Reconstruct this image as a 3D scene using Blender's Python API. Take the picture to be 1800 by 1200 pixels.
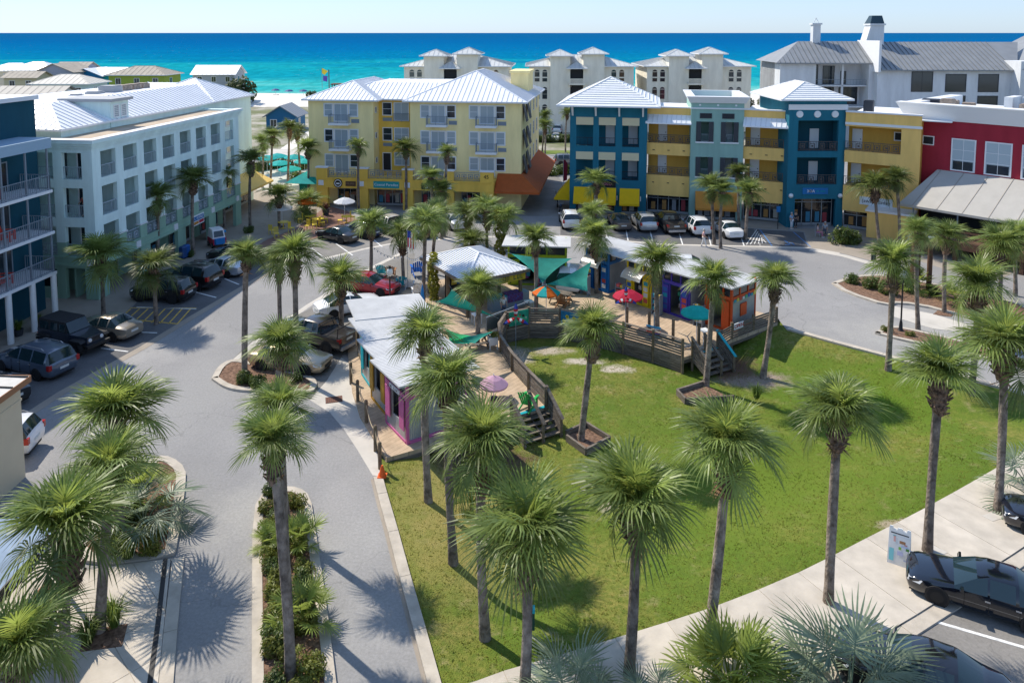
import bpy, bmesh, math, random
from mathutils import Vector, Matrix
R = math.radians
random.seed(11)
S = bpy.context.scene
for o in list(bpy.data.objects):
    bpy.data.objects.remove(o)
COL = S.collection

# ---------------------------------------------------------------- camera
CAM_H, FPX, PPX, PPY, PITCH = 20.0, 1300.0, 900.0, 174.0, R(5.1)
cam_d = bpy.data.cameras.new('camera')
cam = bpy.data.objects.new('camera', cam_d)
COL.objects.link(cam)
cam.location = (0, 0, CAM_H)
cam.rotation_euler = (R(90) - PITCH, 0, 0)
cam_d.sensor_width = 36
cam_d.lens = FPX / 1800 * 36
cam_d.shift_y = -(600 - PPY) / 1800
cam_d.clip_start = 0.5
cam_d.clip_end = 90000
S.camera = cam

# ---------------------------------------------------------------- light
SUN_EL = R(47)
SUN_AZ = math.atan2(-0.76, 0.65)          # from +Y towards +X
sunv = Vector((math.sin(SUN_AZ) * math.cos(SUN_EL), math.cos(SUN_AZ) * math.cos(SUN_EL), math.sin(SUN_EL)))
W = bpy.data.worlds.new('World')
S.world = W
W.use_nodes = True
nt = W.node_tree
nt.nodes.clear()
wo = nt.nodes.new('ShaderNodeOutputWorld')
bg = nt.nodes.new('ShaderNodeBackground')
sky = nt.nodes.new('ShaderNodeTexSky')
sky.sky_type = 'NISHITA'
sky.sun_disc = False
sky.sun_elevation = SUN_EL
sky.sun_rotation = SUN_AZ
sky.air_density = 1.0
sky.dust_density = 0.3
sky.ozone_density = 3.0
bg.inputs[1].default_value = 0.15
tint = nt.nodes.new('ShaderNodeMix'); tint.data_type = 'RGBA'; tint.blend_type = 'MULTIPLY'
tint.inputs['Factor'].default_value = 1.0
tint.inputs['B'].default_value = (0.68, 0.83, 1.08, 1)      # clear maritime air, bluer than the model's yellow horizon
gam = nt.nodes.new('ShaderNodeGamma'); gam.inputs[1].default_value = 0.5
nt.links.new(sky.outputs[0], gam.inputs[0])
nt.links.new(gam.outputs[0], tint.inputs['A'])
nt.links.new(tint.outputs['Result'], bg.inputs[0])
nt.links.new(bg.outputs[0], wo.inputs[0])
sl = bpy.data.lights.new('sun', 'SUN')
sl.energy = 2.05
sl.angle = R(0.5)
sl.color = (1.0, 0.92, 0.80)
sun = bpy.data.objects.new('sun', sl)
COL.objects.link(sun)
sun.rotation_euler = sunv.to_track_quat('Z', 'Y').to_euler()
S.view_settings.view_transform = 'Standard'
S.view_settings.look = 'None'
S.view_settings.gamma = 1
S.view_settings.use_curve_mapping = False
S.view_settings.exposure = 1.46
S.render.engine = 'CYCLES'
S.cycles.max_bounces = 5
S.cycles.transparent_max_bounces = 6
S.render.resolution_x = 1024
S.render.resolution_y = 682

# ---------------------------------------------------------------- survey: photo measurements -> metres on the site plan
cp, sp = math.cos(PITCH), math.sin(PITCH)
def ray(u, v):
    a, b = (u - PPX) / FPX, (v - PPY) / FPX
    return a, cp - b * sp, -sp - b * cp
def G(u, v, z=0.0):
    dx, dy, dz = ray(u, v)
    k = (z - CAM_H) / dz
    return Vector((dx * k, dy * k))
def GD(u, v, Y):
    dx, dy, dz = ray(u, v)
    k = Y / dy
    return Vector((dx * k, Y, CAM_H + dz * k))
def G3(u, v, z=0.0):
    p = G(u, v, z)
    return Vector((p.x, p.y, z))

# ---------------------------------------------------------------- mesh helpers
class Face:
    """a vertical facade plane: s along, d inwards (left of the direction), z up"""
    def __init__(self, ox, oy, dx, dy):
        l = math.hypot(dx, dy)
        self.o, self.dx, self.dy = (ox, oy), dx / l, dy / l
    def P(self, s, d, z):
        return (self.o[0] + self.dx * s - self.dy * d, self.o[1] + self.dy * s + self.dx * d, z)

BOXF = [(0, 3, 2, 1), (4, 5, 6, 7), (0, 1, 5, 4), (1, 2, 6, 5), (2, 3, 7, 6), (3, 0, 4, 7)]
class MB:
    def __init__(self):
        self.v, self.f = [], []
    def add(self, vs, fs):
        n = len(self.v)
        self.v += [tuple(p) for p in vs]
        self.f += [tuple(i + n for i in f) for f in fs]
        return self
    def box(self, x0, x1, y0, y1, z0, z1):
        return self.add([(x0, y0, z0), (x1, y0, z0), (x1, y1, z0), (x0, y1, z0), (x0, y0, z1), (x1, y0, z1), (x1, y1, z1), (x0, y1, z1)], BOXF)
    def fbox(self, F, s0, s1, d0, d1, z0, z1):
        return self.add([F.P(s0, d0, z0), F.P(s1, d0, z0), F.P(s1, d1, z0), F.P(s0, d1, z0),
                         F.P(s0, d0, z1), F.P(s1, d0, z1), F.P(s1, d1, z1), F.P(s0, d1, z1)], BOXF)
    def hexa(self, lo, hi):
        return self.add(list(lo) + list(hi), BOXF)
    def bar(self, p, q, w, h=None, up=(0, 0, 1)):
        h = w if h is None else h
        p, q = Vector(p), Vector(q)
        d = (q - p).normalized()
        upv = Vector(up)
        if abs(d.dot(upv)) > 0.98:
            upv = Vector((1, 0, 0))
        s = d.cross(upv).normalized() * (w / 2)
        t = s.cross(d).normalized() * (h / 2)
        return self.add([p - s - t, p + s - t, p + s + t, p - s + t, q - s - t, q + s - t, q + s + t, q - s + t],
                        [(0, 1, 2, 3), (7, 6, 5, 4), (0, 4, 5, 1), (1, 5, 6, 2), (2, 6, 7, 3), (3, 7, 4, 0)])
    def tube(self, pts, rad, n=8, cap=True):
        pts = [Vector(p) for p in pts]
        if not isinstance(rad, (list, tuple)):
            rad = [rad] * len(pts)
        base = len(self.v)
        ref = Vector((0.3, 0.9, 0.1))
        for i, p in enumerate(pts):
            d = (pts[min(i + 1, len(pts) - 1)] - pts[max(i - 1, 0)]).normalized()
            a = d.cross(ref)
            if a.length < 1e-3:
                a = d.cross(Vector((1, 0, 0)))
            a.normalize()
            b = d.cross(a).normalized()
            for k in range(n):
                t = 2 * math.pi * k / n
                self.v.append(tuple(p + (a * math.cos(t) + b * math.sin(t)) * rad[i]))
        for i in range(len(pts) - 1):
            for k in range(n):
                k2 = (k + 1) % n
                self.f.append((base + i * n + k, base + i * n + k2, base + (i + 1) * n + k2, base + (i + 1) * n + k))
        if cap:
            self.f.append(tuple(base + k for k in range(n - 1, -1, -1)))
            e = base + (len(pts) - 1) * n
            self.f.append(tuple(e + k for k in range(n)))
        return self
    def prism(self, poly, z0, z1):
        n = len(poly)
        a = sum(poly[i][0] * poly[(i + 1) % n][1] - poly[(i + 1) % n][0] * poly[i][1] for i in range(n))
        if a < 0:
            poly = list(poly)[::-1]
        vs = [(p[0], p[1], z0) for p in poly] + [(p[0], p[1], z1) for p in poly]
        fs = [tuple(range(n - 1, -1, -1)), tuple(range(n, 2 * n))]
        fs += [(i, (i + 1) % n, (i + 1) % n + n, i + n) for i in range(n)]
        return self.add(vs, fs)
    def lathe(self, prof, n=16, c=(0, 0, 0), axis='z'):
        base = len(self.v)
        for r, z in prof:
            for k in range(n):
                t = 2 * math.pi * k / n
                x, y = r * math.cos(t), r * math.sin(t)
                p = (x, y, z) if axis == 'z' else ((x, z, y) if axis == 'y' else (z, x, y))
                self.v.append((p[0] + c[0], p[1] + c[1], p[2] + c[2]))
        for i in range(len(prof) - 1):
            for k in range(n):
                k2 = (k + 1) % n
                q = (base + i * n + k, base + i * n + k2, base + (i + 1) * n + k2, base + (i + 1) * n + k)
                self.f.append(q if axis != 'y' else q[::-1])
        return self
    def fwall(self, F, s0, s1, z0, z1, d0, d1, ops=()):
        """a slab with rectangular openings (a, b, lo, hi)"""
        xs = sorted({s0, s1} | {min(max(o[i], s0), s1) for o in ops for i in (0, 1)})
        zs = sorted({z0, z1} | {min(max(o[i], z0), z1) for o in ops for i in (2, 3)})
        def solid(i, j):
            if i < 0 or j < 0 or i >= len(xs) - 1 or j >= len(zs) - 1:
                return False
            cx, cz = (xs[i] + xs[i + 1]) / 2, (zs[j] + zs[j + 1]) / 2
            return not any(o[0] < cx < o[1] and o[2] < cz < o[3] for o in ops)
        P = F.P
        for i in range(len(xs) - 1):
            for j in range(len(zs) - 1):
                if not solid(i, j):
                    continue
                a, b, lo, hi = xs[i], xs[i + 1], zs[j], zs[j + 1]
                self.add([P(a, d0, lo), P(b, d0, lo), P(b, d0, hi), P(a, d0, hi)], [(0, 1, 2, 3)])
                self.add([P(a, d1, lo), P(b, d1, lo), P(b, d1, hi), P(a, d1, hi)], [(3, 2, 1, 0)])
                if not solid(i - 1, j):
                    self.add([P(a, d0, lo), P(a, d0, hi), P(a, d1, hi), P(a, d1, lo)], [(0, 1, 2, 3)])
                if not solid(i + 1, j):
                    self.add([P(b, d0, lo), P(b, d0, hi), P(b, d1, hi), P(b, d1, lo)], [(3, 2, 1, 0)])
                if not solid(i, j - 1):
                    self.add([P(a, d0, lo), P(b, d0, lo), P(b, d1, lo), P(a, d1, lo)], [(3, 2, 1, 0)])
                if not solid(i, j + 1):
                    self.add([P(a, d0, hi), P(b, d0, hi), P(b, d1, hi), P(a, d1, hi)], [(0, 1, 2, 3)])
        return self
    def mesh(self, name, mat=None, smooth=False):
        m = bpy.data.meshes.new(name)
        m.from_pydata(self.v, [], self.f)
        if mat is not None:
            m.materials.append(mat)
        if smooth:
            for p in m.polygons:
                p.use_smooth = True
            m.set_sharp_from_angle(angle=R(smooth if smooth is not True else 50))
        m.update()
        return m
    def build(self, name, mat, parent=None, smooth=False, loc=None, rotz=0):
        o = bpy.data.objects.new(name, self.mesh(name, mat, smooth))
        COL.objects.link(o)
        if parent is not None:
            o.parent = parent
        if loc is not None:
            o.location = loc
        o.rotation_euler.z = rotz
        return o

def inst(name, mesh, parent=None, loc=(0, 0, 0), rot=(0, 0, 0), sc=1.0):
    o = bpy.data.objects.new(name, mesh)
    COL.objects.link(o)
    o.parent = parent
    o.location = loc
    o.rotation_euler = rot
    o.scale = (sc, sc, sc) if not isinstance(sc, (tuple, list)) else sc
    return o
def tag(o, label, cat, group=None):
    o['label'] = label
    o['category'] = cat
    if group:
        o['group'] = group
    return o
def thing(name, label, cat, loc=(0, 0, 0), rotz=0, group=None):
    o = bpy.data.objects.new(name, None)
    o.empty_display_size = 0.2
    COL.objects.link(o)
    o.location = loc if len(loc) == 3 else (loc[0], loc[1], 0)
    o.rotation_euler.z = rotz
    return tag(o, label, cat, group)
def struct(o, kind='structure'):
    o['kind'] = kind
    return o
def copy_tree(o, parent=None):
    c = o.copy()
    COL.objects.link(c)
    c.parent = parent
    for ch in list(o.children):
        copy_tree(ch, c)
    return c
def text_part(name, body, mat, parent, F, s, z, size, d=-0.02, ext=0.008, align='CENTER', width=None):
    """flat lettering standing on a facade plane"""
    cu = bpy.data.curves.new(name, 'FONT')
    cu.body = body
    cu.size = size
    cu.extrude = ext
    cu.align_x = align
    cu.align_y = 'CENTER'
    cu.resolution_u = 2
    t = bpy.data.objects.new(name, cu)
    COL.objects.link(t)
    bpy.context.view_layer.update()
    m = bpy.data.meshes.new_from_object(t.evaluated_get(bpy.context.evaluated_depsgraph_get()))
    bpy.data.objects.remove(t)
    m.materials.clear()
    m.materials.append(mat)
    if width:
        xs = [v.co.x for v in m.vertices]
        k = width / max(1e-3, max(xs) - min(xs))
        for v in m.vertices:
            v.co.x *= k
    o = bpy.data.objects.new(name, m)
    COL.objects.link(o)
    o.parent = parent
    X = Vector((F.dx, F.dy, 0)); Z = Vector((0, 0, 1)); Y = Vector((F.dy, -F.dx, 0))
    M = Matrix((X, Z, Y)).transposed().to_4x4()
    M.translation = Vector(F.P(s, d, z))
    o.matrix_local = M
    return o

# ---------------------------------------------------------------- materials
MATS = {}
def mat(name, col, rough=0.7, var=0.0, scale=3.0, bump=0.0, bscale=None, metal=0.0, spec=0.3, trans=0.0, rnd=0.0, col2=None, detail=4.0, emit=None, coat=0.0, tilt=None):
    if name in MATS:
        return MATS[name]
    m = bpy.data.materials.new(name)
    m.use_nodes = True
    n, l = m.node_tree.nodes, m.node_tree.links
    b = n['Principled BSDF']
    c4 = (*col, 1)
    b.inputs['Base Color'].default_value = c4
    b.inputs['Roughness'].default_value = rough
    b.inputs['Metallic'].default_value = metal
    b.inputs['Specular IOR Level'].default_value = spec
    if coat:
        b.inputs['Coat Weight'].default_value = coat
        b.inputs['Coat Roughness'].default_value = 0.05
    out = None
    if var or col2 or bump or rnd:
        tc = n.new('ShaderNodeTexCoord')
        mp = n.new('ShaderNodeMapping')
        l.new(tc.outputs['Object'], mp.inputs[0])
        if tilt:
            mp.inputs['Scale'].default_value = tilt
        nz = n.new('ShaderNodeTexNoise')
        nz.inputs['Scale'].default_value = scale
        nz.inputs['Detail'].default_value = detail
        nz.inputs['Roughness'].default_value = 0.6
        l.new(mp.outputs[0], nz.inputs['Vector'])
        rp = n.new('ShaderNodeValToRGB')
        rp.color_ramp.elements[0].position = 0.32
        rp.color_ramp.elements[1].position = 0.68
        k = var
        rp.color_ramp.elements[0].color = (*[max(0, c * (1 - k)) for c in col], 1)
        rp.color_ramp.elements[1].color = (*(col2 if col2 else [min(1, c * (1 + k)) for c in col]), 1)
        l.new(nz.outputs[0], rp.inputs[0])
        src = rp.outputs[0]
        if rnd:
            oi = n.new('ShaderNodeObjectInfo')
            hs = n.new('ShaderNodeHueSaturation')
            mr = n.new('ShaderNodeMapRange')
            mr.inputs['To Min'].default_value = 1 - rnd
            mr.inputs['To Max'].default_value = 1 + rnd
            l.new(oi.outputs['Random'], mr.inputs['Value'])
            l.new(mr.outputs[0], hs.inputs['Value'])
            l.new(src, hs.inputs['Color'])
            src = hs.outputs[0]
        l.new(src, b.inputs['Base Color'])
        out = src
        if bump:
            n2 = n.new('ShaderNodeTexNoise')
            n2.inputs['Scale'].default_value = bscale or scale * 8
            n2.inputs['Detail'].default_value = 3
            l.new(mp.outputs[0], n2.inputs['Vector'])
            bp = n.new('ShaderNodeBump')
            bp.inputs['Strength'].default_value = bump
            bp.inputs['Distance'].default_value = 0.05
            l.new(n2.outputs[0], bp.inputs['Height'])
            l.new(bp.outputs[0], b.inputs['Normal'])
    if trans:
        ts = n.new('ShaderNodeBsdfTranslucent')
        mx = n.new('ShaderNodeMixShader')
        mx.inputs[0].default_value = trans
        l.new(b.outputs[0], mx.inputs[1])
        l.new(ts.outputs[0], mx.inputs[2])
        if out is not None:
            hv = n.new('ShaderNodeHueSaturation')
            hv.inputs['Hue'].default_value = 0.485
            hv.inputs['Value'].default_value = 2.0
            l.new(out, hv.inputs['Color'])
            l.new(hv.outputs[0], ts.inputs[0])
        else:
            ts.inputs[0].default_value = (*[min(1, c * 1.5) for c in col], 1)
        l.new(mx.outputs[0], n['Material Output'].inputs[0])
    if emit:
        b.inputs['Emission Color'].default_value = c4
        b.inputs['Emission Strength'].default_value = emit
    MATS[name] = m
    return m
def srgb(r, g, b):
    f = lambda c: (c / 255 / 12.92) if c <= 10 else ((c / 255 + 0.055) / 1.055) ** 2.4
    return (f(r), f(g), f(b))

def glass_mat(name, col=(0.02, 0.03, 0.04), rough=0.06):
    m = mat(name, col, rough, spec=0.8)
    return m
M_GLASS = glass_mat('window glass', (0.025, 0.035, 0.045))
M_GLASSB = glass_mat('pale window glass', (0.34, 0.40, 0.43), 0.2)
M_CARGLASS = glass_mat('car glass', (0.012, 0.028, 0.034), 0.03)
M_WHITE = mat('white paint', (0.78, 0.78, 0.76), 0.6, var=0.05, scale=2)
M_TRIM = mat('white trim', (0.74, 0.75, 0.76), 0.5)
M_METALRAIL = mat('grey rail paint', (0.21, 0.25, 0.29), 0.5)
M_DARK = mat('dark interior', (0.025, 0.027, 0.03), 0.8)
M_BLACK = mat('black paint', (0.015, 0.015, 0.017), 0.4)
M_WROOF = mat('white metal roof', (0.78, 0.79, 0.81), 0.42, var=0.06, scale=0.6, spec=0.5)
M_SEAM = mat('roof seam metal', (0.62, 0.64, 0.67), 0.45, spec=0.5)
M_GREYROOF = mat('grey corrugated roof', (0.52, 0.52, 0.51), 0.6, var=0.1, scale=0.9, spec=0.3)
M_CONC = mat('concrete', (0.50, 0.45, 0.38), 0.9, var=0.14, scale=1.1, bump=0.15, bscale=40, rnd=0.05)
M_KERB = mat('kerb concrete', (0.47, 0.42, 0.35), 0.9, var=0.15, scale=1.6, bump=0.2, bscale=30)
M_WOOD = mat('weathered wood', (0.15, 0.125, 0.10), 0.85, var=0.35, scale=2.0, bump=0.3, bscale=20, rnd=0.25, tilt=(1, 1, 6))
M_DECK = mat('deck boards', (0.46, 0.36, 0.25), 0.85, var=0.2, scale=2.5, rnd=0.12, bump=0.2, bscale=18)
M_POST = mat('treated post', (0.17, 0.13, 0.085), 0.85, var=0.3, scale=4, bump=0.3)
M_MULCH = mat('pine straw mulch', (0.17, 0.09, 0.058), 0.95, var=0.5, scale=7, bump=0.8, bscale=45, col2=(0.31, 0.19, 0.125))
# ================================================================ the setting
def px(*pts, z=0.0):
    return [tuple(G(u, v, z)) for u, v in pts]
def sheet_hole(name, outer, hole, z, m):
    bm = bmesh.new()
    for loop in (outer, hole):
        vs = [bm.verts.new((p[0], p[1], z)) for p in loop]
        for i in range(len(vs)):
            bm.edges.new((vs[i], vs[(i + 1) % len(vs)]))
    bmesh.ops.triangle_fill(bm, use_beauty=True, use_dissolve=False, edges=bm.edges[:], normal=(0, 0, 1))
    for f in bm.faces:
        if f.normal.z < 0:
            f.normal_flip()
    me = bpy.data.meshes.new(name)
    bm.to_mesh(me)
    bm.free()
    me.materials.append(m)
    o = bpy.data.objects.new(name, me)
    COL.objects.link(o)
    return struct(o)
def resample(pts, step):
    out, acc = [Vector(pts[0])], 0
    for a, b in zip(pts[:-1], pts[1:]):
        a, b = Vector(a), Vector(b)
        L = (b - a).length
        t = step - acc
        while t <= L:
            out.append(a + (b - a) * (t / L))
            t += step
        acc = (acc + L) % step if True else 0
    if (out[-1] - Vector(pts[-1])).length > 0.25 * step:
        out.append(Vector(pts[-1]))
    return out
def offset(pts, w):
    res = []
    n = len(pts)
    for i in range(n):
        a, b = Vector(pts[max(0, i - 1)]), Vector(pts[min(n - 1, i + 1)])
        d = (b - a).normalized()
        res.append(Vector(pts[i]) + Vector((-d.y, d.x)) * w)
    return res
def smooth_line(pts, k=2):
    pts = [Vector(p) for p in pts]
    for _ in range(k):
        q = [pts[0]]
        for a, b in zip(pts[:-1], pts[1:]):
            q += [a * 0.75 + b * 0.25, a * 0.25 + b * 0.75]
        q.append(pts[-1])
        pts = q
    return pts
def ribbon(name, pts, w, z0, z1, m, seg=None, piece='kerb_stone', parent=None, gap=0.025):
    """a band to the left of the line; with seg it is cut into separate stones on a thin bed"""
    pts = [Vector(p) for p in pts]
    off = offset(pts, w)
    bed = MB()
    zt = z1 if not seg else z1 - 0.012
    for i in range(len(pts) - 1):
        bed.prism([pts[i], pts[i + 1], off[i + 1], off[i]], z0, zt)
    b = bed.build(name, m, parent)
    if seg:
        rs = resample(pts, seg)
        ro = offset(rs, w)
        for i in range(len(rs) - 1):
            d = (rs[i + 1] - rs[i])
            if d.length < 0.2:
                continue
            e = d.normalized() * gap / 2
            o = MB().prism([rs[i] + e, rs[i + 1] - e, ro[i + 1] - e, ro[i] + e], z0, z1 + random.uniform(0, 0.006)).build(piece, m, b)
    return b
def clip_poly(poly, clip):
    """Sutherland-Hodgman, clip is convex and counter-clockwise"""
    out = [Vector(p) for p in poly]
    n = len(clip)
    for i in range(n):
        a, b = Vector(clip[i]), Vector(clip[(i + 1) % n])
        e = b - a
        inp, out = out, []
        for j in range(len(inp)):
            p, q = inp[j], inp[(j + 1) % len(inp)]
            sp_ = e.x * (p.y - a.y) - e.y * (p.x - a.x)
            sq_ = e.x * (q.y - a.y) - e.y * (q.x - a.x)
            if sp_ >= 0:
                out.append(p)
            if (sp_ >= 0) != (sq_ >= 0):
                t = sp_ / (sp_ - sq_)
                out.append(p + (q - p) * t)
        if len(out) < 3:
            return []
    return out

# --- plan of the green and of the boardwalk (metres)
KERB_L = px((672, 838), (685, 885), (700, 935), (717, 998), (735, 1060), (755, 1130), (775, 1200), (781, 1222))
WALK = px((781, 1222), (825, 1199), (930, 1172), (1097, 1121), (1237, 1077), (1300, 1054), (1380, 1021), (1440, 993), (1504, 959), (1575, 923), (1647, 885), (1720, 844), (1800, 797), (1925, 726))
KERB_R = px((1925, 726), (1800, 694), (1726, 675), (1640, 651), (1554, 627), (1470, 605), (1383, 580))
DECK_BACK = [(18.7, 50.4), (14.2, 55.2), (8.6, 60.0), (3.2, 60.8), (-2.0, 60.4), (-8.0, 57.2), (-9.9, 49.5), (-10.5, 45.6), (-9.7, 42.5), (-8.9, 39.6), (-7.95, 37.0), (-6.7, 34.6)]
FENCE = [(1.8, 37.9), (0.92, 39.9), (0.0, 42.2), (-0.72, 44.7), (-0.86, 46.6), (-0.42, 48.4), (1.14, 49.25), (3.29, 49.15), (5.7, 47.75), (7.26, 46.7), (8.96, 45.4), (10.5, 43.95)]
STAIR_L = [(-0.05, 36.9), (1.87, 38.0)]
STAIR_R = [(11.2, 44.35), (13.06, 45.4)]
DECK = [(-5.9, 33.15), (-4.0, 34.2), (-3.15, 34.7)] + STAIR_L + FENCE[1:-1] + [(10.5, 43.95)] + STAIR_R + [(14.3, 46.6), (16.2, 47.95), (18.3, 49.4)] + DECK_BACK
HOLE = KERB_L + WALK[1:] + KERB_R[1:] + DECK_BACK
EDGE = [Vector(p) for p in KERB_L + WALK[1:] + KERB_R[1:]]
def seg_dist(p, a, b):
    d = b - a
    t = max(0, min(1, (p - a).dot(d) / max(1e-9, d.length_squared)))
    return (p - a - d * t).length
BOWL = 0.9
def lawn_z(x, y):
    p = Vector((x, y))
    d = min(seg_dist(p, a, b) for a, b in zip(EDGE[:-1], EDGE[1:]))
    t = max(0, min(1, (d - 0.2) / 6.0))
    return -0.02 - BOWL * t * t * (3 - 2 * t)
def GL(u, v):
    z = 0.0
    for _ in range(6):
        p = G(u, v, z)
        z = lawn_z(p.x, p.y)
    return Vector((p.x, p.y, z))
def inside(p, poly):
    c = False
    n = len(poly)
    j = n - 1
    for i in range(n):
        xi, yi = poly[i][0], poly[i][1]
        xj, yj = poly[j][0], poly[j][1]
        if (yi > p[1]) != (yj > p[1]) and p[0] < (xj - xi) * (p[1] - yi) / (yj - yi) + xi:
            c = not c
        j = i
    return c

# --- materials of the ground
def ground_mat(name, cols, scales, rough=0.9, bump=0.3, bscale=30.0, weights=(0.5, 0.5), marks=None):
    m = bpy.data.materials.new(name)
    m.use_nodes = True
    n, l = m.node_tree.nodes, m.node_tree.links
    b = n['Principled BSDF']
    b.inputs['Roughness'].default_value = rough
    b.inputs['Specular IOR Level'].default_value = 0.25
    tc = n.new('ShaderNodeTexCoord')
    cur = None
    for i, (c, s) in enumerate(zip(cols, [None] + list(scales))):
        if cur is None:
            rgb = n.new('ShaderNodeRGB'); rgb.outputs[0].default_value = (*c, 1); cur = rgb.outputs[0]
            continue
        nz = n.new('ShaderNodeTexNoise')
        nz.inputs['Scale'].default_value = s[0]
        nz.inputs['Detail'].default_value = 5
        nz.inputs['Roughness'].default_value = 0.65
        mpp = n.new('ShaderNodeMapping')
        mpp.inputs['Location'].default_value = (i * 7.3, i * 3.1, i)
        l.new(tc.outputs['Object'], mpp.inputs[0])
        l.new(mpp.outputs[0], nz.inputs['Vector'])
        mr = n.new('ShaderNodeMapRange')
        mr.inputs['From Min'].default_value = s[1]
        mr.inputs['From Max'].default_value = s[2]
        mr.inputs['To Max'].default_value = s[3]
        mr.clamp = True
        l.new(nz.outputs[0], mr.inputs['Value'])
        mx = n.new('ShaderNodeMix'); mx.data_type = 'RGBA'
        l.new(mr.outputs[0], mx.inputs['Factor'])
        l.new(cur, mx.inputs['A'])
        mx.inputs['B'].default_value = (*c, 1)
        cur = mx.outputs['Result']
    for (cx, cy, rx, ry, c, hard) in (marks or []):
        # a worn patch with a shape of its own, ragged by noise
        mp = n.new('ShaderNodeMapping')
        mp.vector_type = 'TEXTURE'
        mp.inputs['Location'].default_value = (cx, cy, 0)
        mp.inputs['Scale'].default_value = (rx, ry, 50)
        l.new(tc.outputs['Object'], mp.inputs[0])
        ln = n.new('ShaderNodeVectorMath'); ln.operation = 'LENGTH'
        l.new(mp.outputs[0], ln.inputs[0])
        nz = n.new('ShaderNodeTexNoise'); nz.inputs['Scale'].default_value = 1.1; nz.inputs['Detail'].default_value = 6; nz.inputs['Roughness'].default_value = 0.7
        l.new(tc.outputs['Object'], nz.inputs['Vector'])
        ad = n.new('ShaderNodeMath'); ad.operation = 'MULTIPLY_ADD'; ad.inputs[1].default_value = 2.4; 
        l.new(nz.outputs[0], ad.inputs[0])
        sb = n.new('ShaderNodeMath'); sb.operation = 'SUBTRACT'; sb.inputs[1].default_value = 1.2
        l.new(ln.outputs['Value'], sb.inputs[0])
        l.new(sb.outputs[0], ad.inputs[2])
        mr = n.new('ShaderNodeMapRange')
        mr.inputs['From Min'].default_value = 1.0 + hard
        mr.inputs['From Max'].default_value = 1.0 - hard
        l.new(ad.outputs[0], mr.inputs['Value'])
        mx = n.new('ShaderNodeMix'); mx.data_type = 'RGBA'
        l.new(mr.outputs[0], mx.inputs['Factor'])
        l.new(cur, mx.inputs['A'])
        mx.inputs['B'].default_value = (*c, 1)
        cur = mx.outputs['Result']
    if 'asphalt' in name:
        vo = n.new('ShaderNodeTexVoronoi'); vo.feature = 'DISTANCE_TO_EDGE'; vo.inputs['Scale'].default_value = 0.10
        wn = n.new('ShaderNodeTexNoise'); wn.inputs['Scale'].default_value = 1.2; wn.inputs['Detail'].default_value = 4
        l.new(tc.outputs['Object'], wn.inputs['Vector'])
        va = n.new('ShaderNodeVectorMath'); va.operation = 'MULTIPLY_ADD'; va.inputs[1].default_value = (1.6, 1.6, 0)
        l.new(wn.outputs['Color'], va.inputs[0]); l.new(tc.outputs['Object'], va.inputs[2])
        l.new(va.outputs[0], vo.inputs['Vector'])
        mr = n.new('ShaderNodeMapRange'); mr.inputs['From Min'].default_value = 0.004; mr.inputs['From Max'].default_value = 0.001; mr.inputs['To Max'].default_value = 0.22
        l.new(vo.outputs['Distance'], mr.inputs['Value'])
        mx = n.new('ShaderNodeMix'); mx.data_type = 'RGBA'; mx.inputs['B'].default_value = (0.07, 0.07, 0.07, 1)
        l.new(mr.outputs[0], mx.inputs['Factor']); l.new(cur, mx.inputs['A']); cur = mx.outputs['Result']
        # oil drips and scuffs
        ob = n.new('ShaderNodeTexNoise'); ob.inputs['Scale'].default_value = 0.9; ob.inputs['Detail'].default_value = 2
        l.new(tc.outputs['Object'], ob.inputs['Vector'])
        mr = n.new('ShaderNodeMapRange'); mr.inputs['From Min'].default_value = 0.68; mr.inputs['From Max'].default_value = 0.8; mr.inputs['To Max'].default_value = 0.35
        l.new(ob.outputs[0], mr.inputs['Value'])
        mx = n.new('ShaderNodeMix'); mx.data_type = 'RGBA'; mx.inputs['B'].default_value = (0.09, 0.09, 0.09, 1)
        l.new(mr.outputs[0], mx.inputs['Factor']); l.new(cur, mx.inputs['A']); cur = mx.outputs['Result']
        gr = n.new('ShaderNodeTexNoise'); gr.inputs['Scale'].default_value = 9.0; gr.inputs['Detail'].default_value = 6; gr.inputs['Roughness'].default_value = 0.8
        l.new(tc.outputs['Object'], gr.inputs['Vector'])
        mr = n.new('ShaderNodeMapRange'); mr.inputs['From Min'].default_value = 0.3; mr.inputs['From Max'].default_value = 0.7; mr.inputs['To Min'].default_value = 0.8; mr.inputs['To Max'].default_value = 1.2
        l.new(gr.outputs[0], mr.inputs['Value'])
        hv = n.new('ShaderNodeHueSaturation')
        l.new(mr.outputs[0], hv.inputs['Value']); l.new(cur, hv.inputs['Color']); cur = hv.outputs[0]
    l.new(cur, b.inputs['Base Color'])
    if bump:
        nz = n.new('ShaderNodeTexNoise'); nz.inputs['Scale'].default_value = bscale; nz.inputs['Detail'].default_value = 4
        l.new(tc.outputs['Object'], nz.inputs['Vector'])
        bp = n.new('ShaderNodeBump'); bp.inputs['Strength'].default_value = bump; bp.inputs['Distance'].default_value = 0.06
        l.new(nz.outputs[0], bp.inputs['Height'])
        l.new(bp.outputs[0], b.inputs['Normal'])
    return m
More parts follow.
